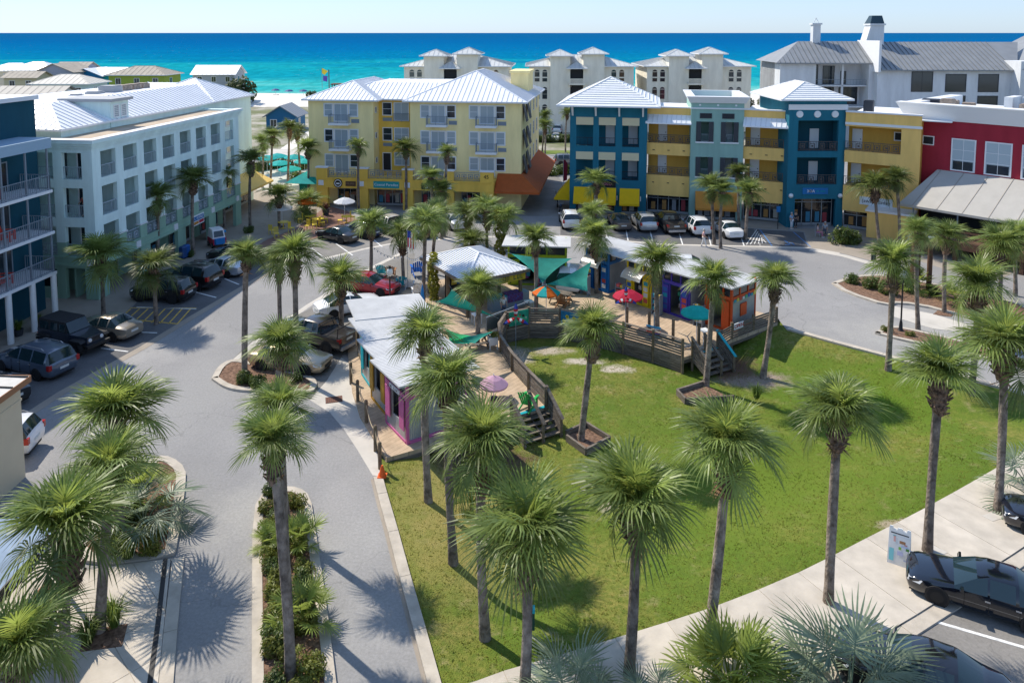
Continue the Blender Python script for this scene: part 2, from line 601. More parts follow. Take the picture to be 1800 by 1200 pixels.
M_ASPH = ground_mat('aged asphalt', [(0.25, 0.245, 0.24), (0.31, 0.302, 0.292), (0.195, 0.192, 0.19), (0.38, 0.368, 0.35), (0.285, 0.28, 0.276)],
                    [(0.13, 0.42, 0.62, 0.8), (0.5, 0.52, 0.72, 0.35), (0.09, 0.56, 0.72, 0.7), (14.0, 0.35, 0.75, 0.6)], 0.92, 0.25, 55,
                    marks=[(9.8 + 17, 47.5, 5.0, 2.6, (0.34, 0.33, 0.31), 0.6), (-10.9, 29.6, 1.4, 1.6, (0.33, 0.32, 0.3), 0.6), (-7.4, 30.0, 1.0, 1.8, (0.31, 0.3, 0.29), 0.6),
                           (-18, 38, 2.2, 4.0, (0.29, 0.285, 0.275), 0.7)])
M_PARK = ground_mat('parking asphalt', [(0.115, 0.115, 0.118), (0.155, 0.152, 0.15), (0.085, 0.085, 0.09)], [(0.3, 0.4, 0.65, 0.8), (0.8, 0.55, 0.75, 0.6)], 0.92, 0.25, 55)
M_PARK2 = ground_mat('pale parking asphalt', [(0.20, 0.19, 0.175), (0.27, 0.255, 0.235), (0.15, 0.145, 0.135)], [(0.3, 0.4, 0.65, 0.8), (0.9, 0.55, 0.75, 0.5)], 0.92, 0.25, 55)
M_LAWN = ground_mat('mown lawn', [(0.155, 0.19, 0.022), (0.10, 0.165, 0.012), (0.24, 0.215, 0.05), (0.32, 0.265, 0.12), (0.085, 0.13, 0.012)],
                    [(0.16, 0.42, 0.58, 1.0), (0.33, 0.48, 0.64, 0.85), (1.1, 0.56, 0.7, 0.8), (5.0, 0.42, 0.62, 0.75)], 0.85, 1.0, 22,
                    marks=[(11.5, 33.0, 6.0, 4.5, (0.115, 0.175, 0.012), 0.8), (19.5, 40.5, 4.0, 3.0, (0.10, 0.175, 0.008), 0.7), (-2.2, 30.5, 2.6, 4.2, (0.30, 0.25, 0.075), 0.75), (0.4, 46.4, 0.9, 1.2, (0.46, 0.40, 0.31), 0.4), (4.6, 45.6, 1.1, 0.45, (0.52, 0.46, 0.37), 0.35), (6.6, 44.6, 0.9, 0.5, (0.50, 0.44, 0.35), 0.35), (2.6, 47.2, 1.2, 0.5, (0.44, 0.38, 0.29), 0.4),
                           (1.3, 42.0, 0.45, 1.2, (0.42, 0.37, 0.29), 0.4), (14.6, 43.0, 2.0, 0.9, (0.33, 0.26, 0.21), 0.4), (13.6, 44.8, 1.6, 1.6, (0.15, 0.085, 0.055), 0.4),
                           (-1.6, 34.6, 2.4, 1.5, (0.10, 0.06, 0.04), 0.35), (16.2, 28.5, 1.2, 0.4, (0.36, 0.3, 0.2), 0.3), (4.6, 31.0, 0.7, 0.35, (0.36, 0.32, 0.22), 0.3)])
M_SAND = ground_mat('white beach sand', [(0.74, 0.70, 0.63), (0.66, 0.62, 0.55)], [(0.05, 0.4, 0.6, 1)], 0.95, 0.2, 4)
M_LAND = ground_mat('coastal scrub and sand', [(0.30, 0.28, 0.22), (0.12, 0.14, 0.05), (0.42, 0.39, 0.33)], [(0.06, 0.42, 0.55, 0.9), (0.12, 0.52, 0.6, 0.8)], 0.95, 0.2, 3)
M_BRICK = ground_mat('brick plaza paving', [(0.23, 0.125, 0.095), (0.29, 0.175, 0.135), (0.19, 0.115, 0.09)], [(0.5, 0.4, 0.62, 0.7), (2.5, 0.5, 0.7, 0.6)], 0.9, 0.3, 9)
M_WALKC = ground_mat('walkway concrete', [(0.30, 0.26, 0.215), (0.36, 0.315, 0.26), (0.24, 0.21, 0.175)], [(0.25, 0.4, 0.62, 0.8), (0.9, 0.52, 0.7, 0.5)], 0.92, 0.15, 30)
M_PALE = ground_mat('pale concrete apron', [(0.50, 0.47, 0.42), (0.58, 0.54, 0.48), (0.40, 0.375, 0.335)], [(0.3, 0.4, 0.62, 0.8), (0.8, 0.52, 0.72, 0.6)], 0.92, 0.15, 30)

BIG = [(-900, -60), (900, -60), (900, 200), (-900, 200)]
sheet_hole('ground', BIG, HOLE, -0.012, M_LAND)
sheet_hole('road', [(-70, -20), (75, -20), (75, 112), (-70, 112)], HOLE, 0.0, M_ASPH)

# lawn bowl
def make_lawn():
    xs = [p[0] for p in HOLE]; ys = [p[1] for p in HOLE]
    st = 0.5
    nx = int((max(xs) - min(xs) + 4) / st); ny = int((max(ys) - min(ys) + 4) / st)
    x0, y0 = min(xs) - 2, min(ys) - 2
    idx, vs, fs = {}, [], []
    ins = {}
    for i in range(nx + 1):
        for j in range(ny + 1):
            x, y = x0 + i * st, y0 + j * st
            ok = inside((x, y), HOLE)
            ins[i, j] = ok
    near = lambda i, j: any(ins.get((i + a, j + b)) for a in (-1, 0, 1) for b in (-1, 0, 1))
    for i in range(nx + 1):
        for j in range(ny + 1):
            if near(i, j):
                x, y = x0 + i * st, y0 + j * st
                z = lawn_z(x, y) if ins[i, j] else -0.03
                if not ins[i, j] and y > 52:
                    z = -BOWL
                idx[i, j] = len(vs)
                vs.append((x, y, z + (random.uniform(-0.012, 0.012) if ins[i, j] else 0)))
    for (i, j) in idx:
        q = [(i, j), (i + 1, j), (i + 1, j + 1), (i, j + 1)]
        if all(k in idx for k in q):
            fs.append(tuple(idx[k] for k in q))
    mb = MB(); mb.v, mb.f = vs, fs
    return struct(mb.build('lawn', M_LAWN, smooth=180))
make_lawn()
def make_tufts(n=70000):
    rg = random.Random(3)
    xs = [p[0] for p in HOLE]; ys = [p[1] for p in HOLE]
    vs, fs, k = [], [], 0
    while k < n:
        x, y = rg.uniform(min(xs), max(xs)), rg.uniform(min(ys), 50)
        k += 1
        if not inside((x, y), HOLE) or inside((x, y), DECK) or x > 24:
            continue
        z = lawn_z(x, y)
        for b in range(2):
            a = rg.uniform(0, 6.28); h = rg.uniform(.02, .055); w = rg.uniform(.012, .03)
            ox, oy = x + rg.uniform(-.06, .06), y + rg.uniform(-.06, .06)
            i = len(vs)
            vs += [(ox - math.cos(a) * w, oy - math.sin(a) * w, z - .01), (ox + math.cos(a) * w, oy + math.sin(a) * w, z - .01), (ox + rg.uniform(-.06, .06), oy + rg.uniform(-.06, .06), z + h)]
            fs.append((i, i + 1, i + 2))
    mb = MB(); mb.v, mb.f = vs, fs
    o = struct(mb.build('lawn_grass', mat('grass blades', (0.13, 0.175, 0.018), .7, var=.4, scale=.35, trans=.4, col2=(0.26, 0.25, 0.05))), 'stuff')
    o['label'] = 'short grass tufts of the mown green'
make_tufts()

# sea, beach, dunes
def sea_mat():
    m = bpy.data.materials.new('gulf water')
    m.use_nodes = True
    n, l = m.node_tree.nodes, m.node_tree.links
    b = n['Principled BSDF']
    tc = n.new('ShaderNodeTexCoord')
    sx = n.new('ShaderNodeSeparateXYZ')
    l.new(tc.outputs['Object'], sx.inputs[0])
    # depth of the water grows with distance from the shore
    nz = n.new('ShaderNodeTexNoise'); nz.inputs['Scale'].default_value = 0.006; nz.inputs['Detail'].default_value = 4
    mpn = n.new('ShaderNodeMapping'); mpn.inputs['Scale'].default_value = (1, 2.2, 1)
    l.new(tc.outputs['Object'], mpn.inputs[0]); l.new(mpn.outputs[0], nz.inputs['Vector'])
    lg = n.new('ShaderNodeMath'); lg.operation = 'LOGARITHM'; lg.inputs[1].default_value = 10
    l.new(sx.outputs['Y'], lg.inputs[0])
    ad = n.new('ShaderNodeMath'); ad.operation = 'MULTIPLY_ADD'; ad.inputs[1].default_value = 0.34
    l.new(nz.outputs[0], ad.inputs[0]); l.new(lg.outputs[0], ad.inputs[2])
    mr = n.new('ShaderNodeMapRange'); mr.inputs['From Min'].default_value = 2.62; mr.inputs['From Max'].default_value = 3.75
    l.new(ad.outputs[0], mr.inputs['Value'])
    rp = n.new('ShaderNodeValToRGB')
    el = rp.color_ramp.elements
    stops = [(0.0, (0.20, 0.48, 0.42)), (0.05, (0.03, 0.34, 0.34)), (0.15, (0.005, 0.235, 0.30)), (0.22, (0.008, 0.265, 0.31)), (0.33, (0.002, 0.16, 0.285)), (0.5, (0.002, 0.125, 0.28)), (0.75, (0.002, 0.10, 0.26)), (1.0, (0.004, 0.095, 0.235))]
    el[0].position, el[0].color = stops[0][0], (*stops[0][1], 1)
    el[1].position, el[1].color = stops[-1][0], (*stops[-1][1], 1)
    for p, c in stops[1:-1]:
        e = el.new(p); e.color = (*c, 1)
    l.new(mr.outputs[0], rp.inputs[0])
    # wind ripples
    w = n.new('ShaderNodeTexNoise'); w.inputs['Scale'].default_value = 0.22; w.inputs['Detail'].default_value = 5; w.inputs['Roughness'].default_value = 0.7
    mp2 = n.new('ShaderNodeMapping'); mp2.inputs['Scale'].default_value = (1, 0.35, 1)
    l.new(tc.outputs['Object'], mp2.inputs[0]); l.new(mp2.outputs[0], w.inputs['Vector'])
    hs = n.new('ShaderNodeHueSaturation')
    m3 = n.new('ShaderNodeMapRange'); m3.inputs['From Min'].default_value = 0.3; m3.inputs['From Max'].default_value = 0.7; m3.inputs['To Min'].default_value = 0.72; m3.inputs['To Max'].default_value = 1.28
    l.new(w.outputs[0], m3.inputs['Value']); l.new(m3.outputs[0], hs.inputs['Value']); l.new(rp.outputs[0], hs.inputs['Color'])
    # scattered whitecaps
    fo = n.new('ShaderNodeTexNoise'); fo.inputs['Scale'].default_value = 0.10; fo.inputs['Detail'].default_value = 6; fo.inputs['Roughness'].default_value = 0.75
    mp4 = n.new('ShaderNodeMapping'); mp4.inputs['Scale'].default_value = (1.0, 1.6, 1)
    l.new(tc.outputs['Object'], mp4.inputs[0]); l.new(mp4.outputs[0], fo.inputs['Vector'])
    m5 = n.new('ShaderNodeMapRange'); m5.inputs['From Min'].default_value = 0.655; m5.inputs['From Max'].default_value = 0.72; m5.inputs['To Max'].default_value = 0.75
    l.new(fo.outputs[0], m5.inputs['Value'])
    mxf = n.new('ShaderNodeMix'); mxf.data_type = 'RGBA'; mxf.inputs['B'].default_value = (0.62, 0.72, 0.74, 1)
    l.new(m5.outputs[0], mxf.inputs['Factor']); l.new(hs.outputs[0], mxf.inputs['A'])
    l.new(mxf.outputs['Result'], b.inputs['Base Color'])
    bp = n.new('ShaderNodeBump'); bp.inputs['Strength'].default_value = 0.9; bp.inputs['Distance'].default_value = 0.6
    l.new(w.outputs[0], bp.inputs['Height']); l.new(bp.outputs[0], b.inputs['Normal'])
    b.inputs['Roughness'].default_value = 0.35
    b.inputs['Specular IOR Level'].default_value = 0.0
    return m
SEA_Z = -3.0
struct(MB().add([(-60000, 268, SEA_Z), (60000, 268, SEA_Z), (60000, 80000, SEA_Z), (-60000, 80000, SEA_Z)], [(0, 1, 2, 3)]).build('sea', sea_mat()))
def make_beach():
    mb = MB()
    xs = [i * 12 for i in range(-60, 61)]
    prof = [(199, -0.02), (212, 0.3), (231, 0.2), (238, 0.1), (246, -1.4), (262, -2.2), (275, -2.85), (286, -3.4), (300, -4)]
    for x in xs:
        for y, z in prof:
            mb.v.append((x, y + 4 * math.sin(x * 0.045) * (1 if y > 240 else 0), z + (0.4 * math.sin(x * 0.11 + y) if y < 247 else 0)))
    k = len(prof)
    for i in range(len(xs) - 1):
        for j in range(k - 1):
            mb.f.append((i * k + j, (i + 1) * k + j, (i + 1) * k + j + 1, i * k + j + 1))
    return struct(mb.build('beach', M_SAND, smooth=180))
make_beach()
struct(MB().prism([(-70, 112.2), (75, 112.2), (75, 121), (-70, 121)], -0.02, 0.004).build('highway', M_ASPH))
struct(MB().prism([(-70, 121.2), (75, 121.2), (75, 125), (-70, 125)], -0.02, 0.006).build('highway_verge', ground_mat('verge grass', [(0.10, 0.16, 0.02), (0.16, 0.2, 0.04)], [(0.3, 0.4, 0.6, 1)], 0.9, 0.3, 8)))

# --- kerbs of the green
struct(ribbon('kerb', [Vector(p) for p in KERB_L][::-1], 0.40, -0.25, 0.10, M_KERB, seg=2.6))
kr = smooth_line(KERB_R, 1)
struct(ribbon('kerb', kr[::-1], 0.38, -0.25, 0.10, M_KERB, seg=3.0))
# light gutter pan on the road side of the left kerb
struct(ribbon('gutter_pan', offset([Vector(p) for p in KERB_L][::-1], 0.41), 0.12, -0.05, 0.007, M_WALKC))

# --- sidewalk along the green, one slab after another
wl = [Vector(p) for p in WALK]
wk = resample(smooth_line(wl, 1), 1.95)
wo_ = offset(wk, -3.3)
side = MB()
for i in range(len(wk) - 1):
    side.prism([wk[i], wk[i + 1], wo_[i + 1], wo_[i]], -0.2, 0.085)
side = struct(side.build('sidewalk', M_KERB))
for i in range(len(wk) - 1):
    t = (wk[i + 1] - wk[i]).normalized() * 0.012
    MB().prism([wk[i] + t, wk[i + 1] - t, wo_[i + 1] - t, wo_[i] + t], -0.1, 0.10 + random.uniform(0, 0.006)).build('paving_slab', M_CONC, side)
pk = offset(wk, -3.32)
struct(ribbon('kerb', pk[::-1], 0.5, -0.2, 0.055, M_KERB, seg=3.2))
pk2 = offset(wk, -3.84)
far = offset(wk, -16)
lot = MB()
for i in range(len(pk2) - 1):
    lot.prism([pk2[i], pk2[i + 1], far[i + 1], far[i]], -0.05, 0.006)
struct(lot.build('car_park', M_PARK2))

# --- left: walkway by the hotel, parking bays, brick plaza
struct(MB().prism(px((-60, 640), (0, 620), (150, 575), (205, 565), (250, 520), (330, 480), (400, 455), (450, 435), (470, 420), (520, 400), (560, 380), (580, 372), (560, 350), (420, 330), (330, 370), (150, 480), (-60, 540)), -0.05, 0.035).build('hotel_walkway', M_WALKC))
struct(MB().prism(px((-60, 760), (0, 755), (100, 690), (245, 610), (330, 558), (440, 494), (478, 472), (470, 421), (450, 436.5), (400, 456.5), (330, 482), (250, 522), (205, 567), (150, 577), (0, 622), (-60, 642)), -0.05, 0.005).build('parking_bays', M_PARK))
struct(ribbon('valley_gutter', px((-60, 760), (0, 755), (100, 690), (245, 610), (330, 558), (440, 494), (478, 472)), -0.55, -0.05, 0.010, M_WALKC))
struct(MB().prism(px((421, 452), (480, 436), (540, 425), (592, 408), (640, 398), (612, 372), (575, 362), (521, 402), (471, 421)), -0.05, 0.04).build('brick_plaza', M_BRICK))
struct(MB().prism(px((545, 432), (600, 412), (650, 402), (800, 384), (812, 420), (788, 421), (697, 428), (641, 439), (563, 458)), -0.05, 0.005).build('parking_bays', M_PARK2))
struct(ribbon('valley_gutter', px((563, 458), (641, 439), (697, 428), (788, 421), (900, 416), (986, 416), (1087, 424), (1167, 431), (1306, 434), (1420, 437), (1475, 446)), 0.45, -0.05, 0.009, M_PALE))
struct(MB().prism(px((985, 414), (1087, 422), (1167, 429), (1306, 432), (1335, 433), (1325, 402), (1200, 396), (1090, 384), (985, 380)), -0.05, 0.005).build('parking_bays', M_PARK))
struct(MB().prism(px((985, 379), (1090, 383), (1200, 395), (1325, 401), (1385, 405), (1385, 392), (1200, 376), (1000, 362), (985, 362)), -0.05, 0.03).build('shop_walkway', M_WALKC))
struct(MB().prism(px((1338, 432), (1420, 434), (1412, 408), (1326, 403)), -0.05, 0.006).build('accessible_bay', M_PARK))
struct(MB().prism(px((1423, 435), (1475, 444), (1545, 462), (1605, 455), (1650, 470), (1700, 485), (1760, 490), (1800, 470), (1800, 420), (1600, 400), (1390, 402), (1414, 408)), -0.05, 0.012).build('corner_pavement', M_WALKC))
struct(ribbon('valley_gutter', px((1427, 437), (1490, 449), (1550, 466)), -0.8, -0.05, 0.02, M_PALE))
# passage beside the yellow building and drive beyond
struct(MB().prism(px((870, 380), (985, 380), (1000, 340), (975, 300), (945, 300), (925, 345)), -0.05, 0.006).build('passage', M_PARK2))
# concrete apron in front of the left kiosks
struct(MB().prism(px((600, 628), (640, 660), (648, 740), (672, 838), (655, 835), (628, 790), (605, 755), (580, 725), (545, 703), (575, 668)), -0.05, 0.008).build('concrete_apron', M_PALE))
struct(MB().prism(px((600, 628), (575, 668), (545, 703), (440, 690), (385, 660), (400, 640), (440, 600), (540, 545), (640, 480), (700, 448), (730, 445), (720, 500), (640, 540)), -0.05, 0.004).build('kiosk_parking', M_PARK2))
struct(ribbon('valley_gutter', px((385, 662), (400, 640), (445, 600), (540, 535), (640, 475), (705, 443)), -0.45, -0.05, 0.009, M_PALE))
# apron by the right end of the boardwalk

# --- painted lines
M_LINE = mat('road paint', (0.72, 0.72, 0.70), 0.8, var=0.2, scale=6)
M_LINEY = mat('yellow road paint', (0.62, 0.40, 0.08), 0.8, var=0.25, scale=6)
M_LINEB = mat('blue road paint', (0.08, 0.20, 0.42), 0.8, var=0.25, scale=6)
def line(a, b, w=0.11, m=M_LINE, z=0.013):
    p, q = G(*a), G(*b)
    n_ = (q - p).normalized()
    n_ = Vector((-n_.y, n_.x)) * w / 2
    return struct(MB().prism([p - n_, q - n_, q + n_, p + n_], 0.002, z).build('bay_marking', m))
for a, b in [((195, 582), (276, 585)), ((240, 540), (345, 543)), ((338, 512), (380, 523)), ((20, 655), (95, 662)), ((178, 612), (225, 618)), ((395, 490), (420, 500))]:
    line(a, b)
line((215, 560), (310, 569), 0.12, M_LINEY); line((185, 541), (345, 541.5), 0.1, M_LINEY)
for k in range(8):
    u = 206 + k * 15
    line((u, 563 + k), (u + 24, 543), 0.10, M_LINEY)
for a, b in [((620, 449), (590, 428)), ((672, 434), (645, 412)), ((722, 428), (700, 405)), ((772, 422), (752, 398)), ((575, 458), (548, 436))]:
    line(a, b)
for a, b in [((1032, 417), (1022, 388)), ((1068, 421), (1060, 390)), ((1104, 423), (1098, 391)), ((1148, 428), (1140, 394)), ((1200, 430), (1190, 398)), ((1250, 432), (1242, 400)), ((1308, 432), (1297, 402))]:
    line(a, b)
line((1357, 432), (1336, 404), 0.12, M_LINEB); line((1425, 434), (1395, 408), 0.1, M_LINEB)
for k in range(6):
    line((1312 + k * 7, 430 - k * 0.6), (1330 + k * 2.2, 404 + k * 3.4), 0.08, M_LINE)
for a, b in [((400, 640), (445, 655)), ((455, 606), (500, 600)), ((545, 690), (500, 655))]:
    line(a, b)
line((1555, 1066), (1830, 1146), 0.12, M_LINE); line((1700, 948), (1830, 985), 0.12, M_LINE); line((1440, 1140), (1600, 1190), 0.12, M_LINE)
# accessible symbol
am = MB()
c0 = G(1386, 428)
for (dx, dy, w, h) in [(-0.1, -0.25, 0.2, 0.9), (-0.1, 0.75, 0.22, 0.22), (-0.1, 0.1, 0.55, 0.14), (0.3, -0.5, 0.14, 0.6), (-0.5, -0.55, 0.5, 0.14)]:
    am.box(c0.x + dx, c0.x + dx + w, c0.y + dy, c0.y + dy + h, 0.002, 0.012)
struct(am.build('bay_marking', M_LINEB))

# --- islands with raised kerbs
def island(name, pts, top=M_MULCH, w=0.35, k=2, h=0.13, seg=2.2):
    loop = smooth_line([Vector(p) for p in pts] + [Vector(pts[0])], k)
    a = sum(loop[i].x * loop[i + 1].y - loop[i + 1].x * loop[i].y for i in range(len(loop) - 1))
    if a < 0:
        loop = loop[::-1]
    inn = offset(loop[:-1] + [loop[0]], w)
    o = struct(MB().prism(inn[:-1], -0.05, h - 0.03).build(name, top))
    rs = resample(loop, seg)
    ro = offset(rs, w)
    base = MB()
    li = offset(loop, w)
    for i in range(len(loop) - 1):
        base.prism([loop[i], loop[i + 1], li[i + 1], li[i]], -0.05, h)
    base.build('kerb', M_KERB, o)
    return o
island('planting_island', px((372, 668), (384, 645), (410, 632), (450, 640), (520, 655), (560, 668), (552, 695), (500, 690), (430, 690), (395, 684)))
island('median', px((443, 1260), (443, 1100), (444, 900), (463, 868), (490, 858), (526, 860), (546, 876), (554, 930), (575, 1072), (598, 1260)), k=1)
island('planting_island', px((215, 870), (250, 825), (275, 804), (302, 806), (327, 826), (326, 860), (312, 960), (305, 982), (160, 1000), (120, 960)), k=1, w=0.4)
island('planting_island', px((1462, 499), (1487, 516), (1560, 540), (1580, 533), (1650, 545), (1830, 600), (1830, 545), (1700, 512), (1640, 500), (1560, 484), (1500, 486)), k=1)
island('planting_island', px((1538, 587), (1562, 573), (1625, 585), (1735, 612), (1900, 660), (1900, 690), (1800, 654), (1715, 626), (1590, 601)), k=1, w=0.3)
struct(MB().prism(px((1570, 538), (1640, 552), (1700, 570), (1700, 585), (1640, 578), (1568, 556)), -0.05, 0.02).build('paver_path', M_PALE))

# --- lower left: scored concrete plaza with diagonal slabs
PL = px((300, 985), (276, 1225), (100, 1225), (90, 1080), (140, 1005))
a_ = sum(PL[i][0] * PL[(i + 1) % 5][1] - PL[(i + 1) % 5][0] * PL[i][1] for i in range(5))
if a_ < 0:
    PL = PL[::-1]
plaza = struct(MB().prism(PL, -0.1, 0.075).build('plaza', M_KERB))
ex = Vector((1, 1)).normalized(); ey = Vector((-1, 1)).normalized()
c0 = G(230, 1080)
T = 1.72
for i in range(-6, 7):
    for j in range(-6, 7):
        o_ = c0 + ex * (i * T) + ey * (j * T)
        g_ = T / 2 - 0.011
        q = clip_poly([o_ - ex * g_ - ey * g_, o_ + ex * g_ - ey * g_, o_ + ex * g_ + ey * g_, o_ - ex * g_ + ey * g_], PL)
        if len(q) >= 3 and abs(sum(q[k].x * q[(k + 1) % len(q)].y - q[(k + 1) % len(q)].x * q[k].y for k in range(len(q)))) > 0.05:
            MB().prism(q, -0.05, 0.09 + random.uniform(0, 0.005)).build('paving_slab', M_CONC, plaza)
struct(ribbon('kerb', px((277, 1225), (289, 1100), (303, 985)), -0.42, -0.1, 0.08, M_KERB, seg=2.5))
struct(ribbon('drain_channel', px((266, 1225), (283, 1095), (295, 985)), 0.16, -0.05, 0.105, M_BLACK))
struct(MB().prism(px((40, 880), (215, 870), (140, 1000), (90, 1080), (100, 1230), (-80, 1230), (-80, 900)), -0.05, 0.03).build('walkway', M_CONC))
# ================================================================ palms and planting
M_FROND = mat('palm frond', (0.11, 0.165, 0.032), 0.42, var=0.35, scale=1.2, spec=0.32, trans=0.40, rnd=0.34, col2=(0.20, 0.26, 0.075))
M_FRONDY = mat('young palm frond', (0.15, 0.205, 0.035), 0.4, var=0.3, scale=1.2, spec=0.3, trans=0.38, rnd=0.25, col2=(0.25, 0.32, 0.07))
M_FRONDB = mat('blue grey frond', (0.13, 0.18, 0.105), 0.45, var=0.3, scale=1.2, spec=0.5, trans=0.3, rnd=0.2, col2=(0.22, 0.28, 0.18))
M_DEADF = mat('dead frond', (0.24, 0.15, 0.08), 0.8, var=0.4, scale=3, trans=0.1, rnd=0.25)
M_TRUNK = mat('palm trunk', (0.165, 0.128, 0.103), 0.95, var=0.5, scale=2.2, bump=1.0, bscale=9, rnd=0.22, col2=(0.33, 0.27, 0.22), tilt=(1.6, 1.6, 1.1))
M_BOOT = mat('palm boots', (0.075, 0.046, 0.033), 0.95, var=0.5, scale=5, bump=0.6, bscale=14, rnd=0.15, col2=(0.30, 0.20, 0.14))
M_LEAF = mat('shrub leaf', (0.06, 0.105, 0.018), 0.5, var=0.4, scale=2, spec=0.4, trans=0.3, rnd=0.2, col2=(0.12, 0.17, 0.03))
M_LEAFY = mat('vine leaf', (0.16, 0.19, 0.02), 0.5, var=0.5, scale=3, spec=0.4, trans=0.3, rnd=0.2, col2=(0.30, 0.30, 0.03))
M_STEM = mat('stem', (0.13, 0.11, 0.05), 0.8)

def frond_mesh(rng, droop, pet=0.75, blade=1.0, nl=26, hang=0.55, narrow=1.0, wid=0.055, m=None, fold=0.25, name='frond'):
    """a costapalmate fan: petiole along +x, then a curved rib with leaflets"""
    mb = MB()
    # rib curve in the x-z plane, bending down more and more
    def rib(s):
        ang = -droop * s * s
        return Vector((s * math.cos(ang * 0.6), 0, s * math.sin(ang * 0.6)))
    L = pet + 0.42 * blade
    P = [rib(pet * t) for t in (0, 0.5, 1.0)]
    mb.tube(P + [rib(L)], [0.028, 0.02, 0.016, 0.006], 4, cap=False)
    for i in range(nl):
        t = (i + 0.5) / nl * 2 - 1
        th = t * R(148) * narrow + rng.uniform(-0.03, 0.03)
        s0 = pet + 0.36 * blade * max(0.0, math.cos(th * 0.62)) * (1 - 0.3 * abs(t))
        o = rib(s0)
        d0 = (rib(s0 + 0.05) - rib(s0)).normalized()
        up = Vector((-d0.z, 0, d0.x))
        d = d0 * math.cos(th) + Vector((0, 1, 0)) * math.sin(th)
        d = (d + up * fold * abs(math.sin(th))).normalized()
        ln = blade * (0.70 + 0.28 * math.cos(th * 0.75)) * rng.uniform(0.9, 1.07)
        side = d.cross(up).normalized()
        w = wid * rng.uniform(0.85, 1.15)
        tw = rng.uniform(-0.5, 0.5)
        side = (side * math.cos(tw) + up * math.sin(tw)).normalized()
        pts = []
        hg = hang * rng.uniform(0.7, 1.35)
        for k, s in enumerate((0.0, 0.38, 0.72, 1.0)):
            p = o + d * (ln * s)
            p = p + Vector((0, 0, -1)) * (hg * ln * s ** 2.6) - d * (0.28 * hg * ln * s ** 3)
            ww = (0.45, 1.0, 0.75, 0.06)[k] * w
            pts.append((p - side * ww / 2, p + side * ww / 2))
        vs = [q for pr in pts for q in pr]
        mb.add(vs, [(0, 1, 3, 2), (2, 3, 5, 4), (4, 5, 7, 6)])
    return mb
rng = random.Random(5)
FR = []   # (mesh, kind) : 0 upright, 1 mid, 2 hanging
for kind, (dr, hg) in enumerate([(0.08, 0.27), (0.20, 0.40), (0.28, 0.48)]):
    FR.append([])
    for k in range(3):
        mb = frond_mesh(rng, dr + 0.06 * k, hang=hg, pet=0.66 + 0.08 * k, blade=1.05, wid=0.062)
        FR[kind].append((mb, mb.mesh('frond', M_FRONDY if kind == 0 and k < 2 else M_FROND)))
mbd = frond_mesh(rng, 1.0, hang=1.1, pet=0.75, blade=0.6, nl=12, narrow=0.5)
FR_DEAD = mbd.mesh('dead_frond', M_DEADF)

def crown_plan(rg, n=42, full=1.0):
    """(azimuth, elevation, kind, variant, scale) for each frond of one crown"""
    out = []
    gap0, gapw = rg.uniform(0, 6.28), rg.uniform(0.3, 0.9)      # a side where old fronds were cut away
    for i in range(n):
        t = (i + 0.5) / n
        az = i * 2.39996 + rg.uniform(-0.35, 0.35)
        el = R(84) - R(74) * t ** 0.9 * full + rg.uniform(-0.2, 0.2)
        if t > 0.55 and abs((az - gap0 + math.pi) % (2 * math.pi) - math.pi) < gapw:
            el += R(28)
        if t > 0.8 and rg.random() < 0.35:
            el -= R(32)
        kind = 0 if t < 0.3 else (1 if t < 0.74 else 2)
        out.append((az, el, kind, rg.randrange(3), rg.uniform(0.8, 1.1) * (0.84 if t < 0.12 else (0.93 if t < 0.3 else 1))))
    return out
def frond_matrix(az, el, sc, roll, z=0):
    return Matrix.Translation((0, 0, z)) @ Matrix.Rotation(az, 4, 'Z') @ Matrix.Rotation(-el, 4, 'Y') @ Matrix.Rotation(roll, 4, 'X') @ Matrix.Scale(sc, 4)
def core_mesh(rg):
    """the heart of the crown: unopened spears and sheaths"""
    mb = MB()
    for k in range(9):
        a = k * 2.4
        t = Vector((math.cos(a) * 0.12 * (k > 0), math.sin(a) * 0.12 * (k > 0), 0))
        tip = Vector((math.cos(a) * (0.1 + 0.05 * k), math.sin(a) * (0.1 + 0.05 * k), 1.0 - 0.05 * k))
        mb.tube([t * 0.4, t + Vector((0, 0, 0.4)), tip], [0.07, 0.04, 0.005], 5, cap=False)
    return mb
CORES = [core_mesh(rng).mesh('crown', M_FRONDY) for _ in range(2)]
FULLC = []
for c in range(5):
    rg = random.Random(100 + c)
    mb = core_mesh(rg)
    for (az, el, kind, var, sc) in crown_plan(rg, 38):
        M4 = frond_matrix(az, el, sc, rg.uniform(-0.3, 0.3))
        src = FR[kind][var][0]
        n0 = len(mb.v)
        mb.v += [tuple(M4 @ Vector(v)) for v in src.v]
        mb.f += [tuple(i + n0 for i in f) for f in src.f]
    FULLC.append(mb.mesh('crown', M_FROND))
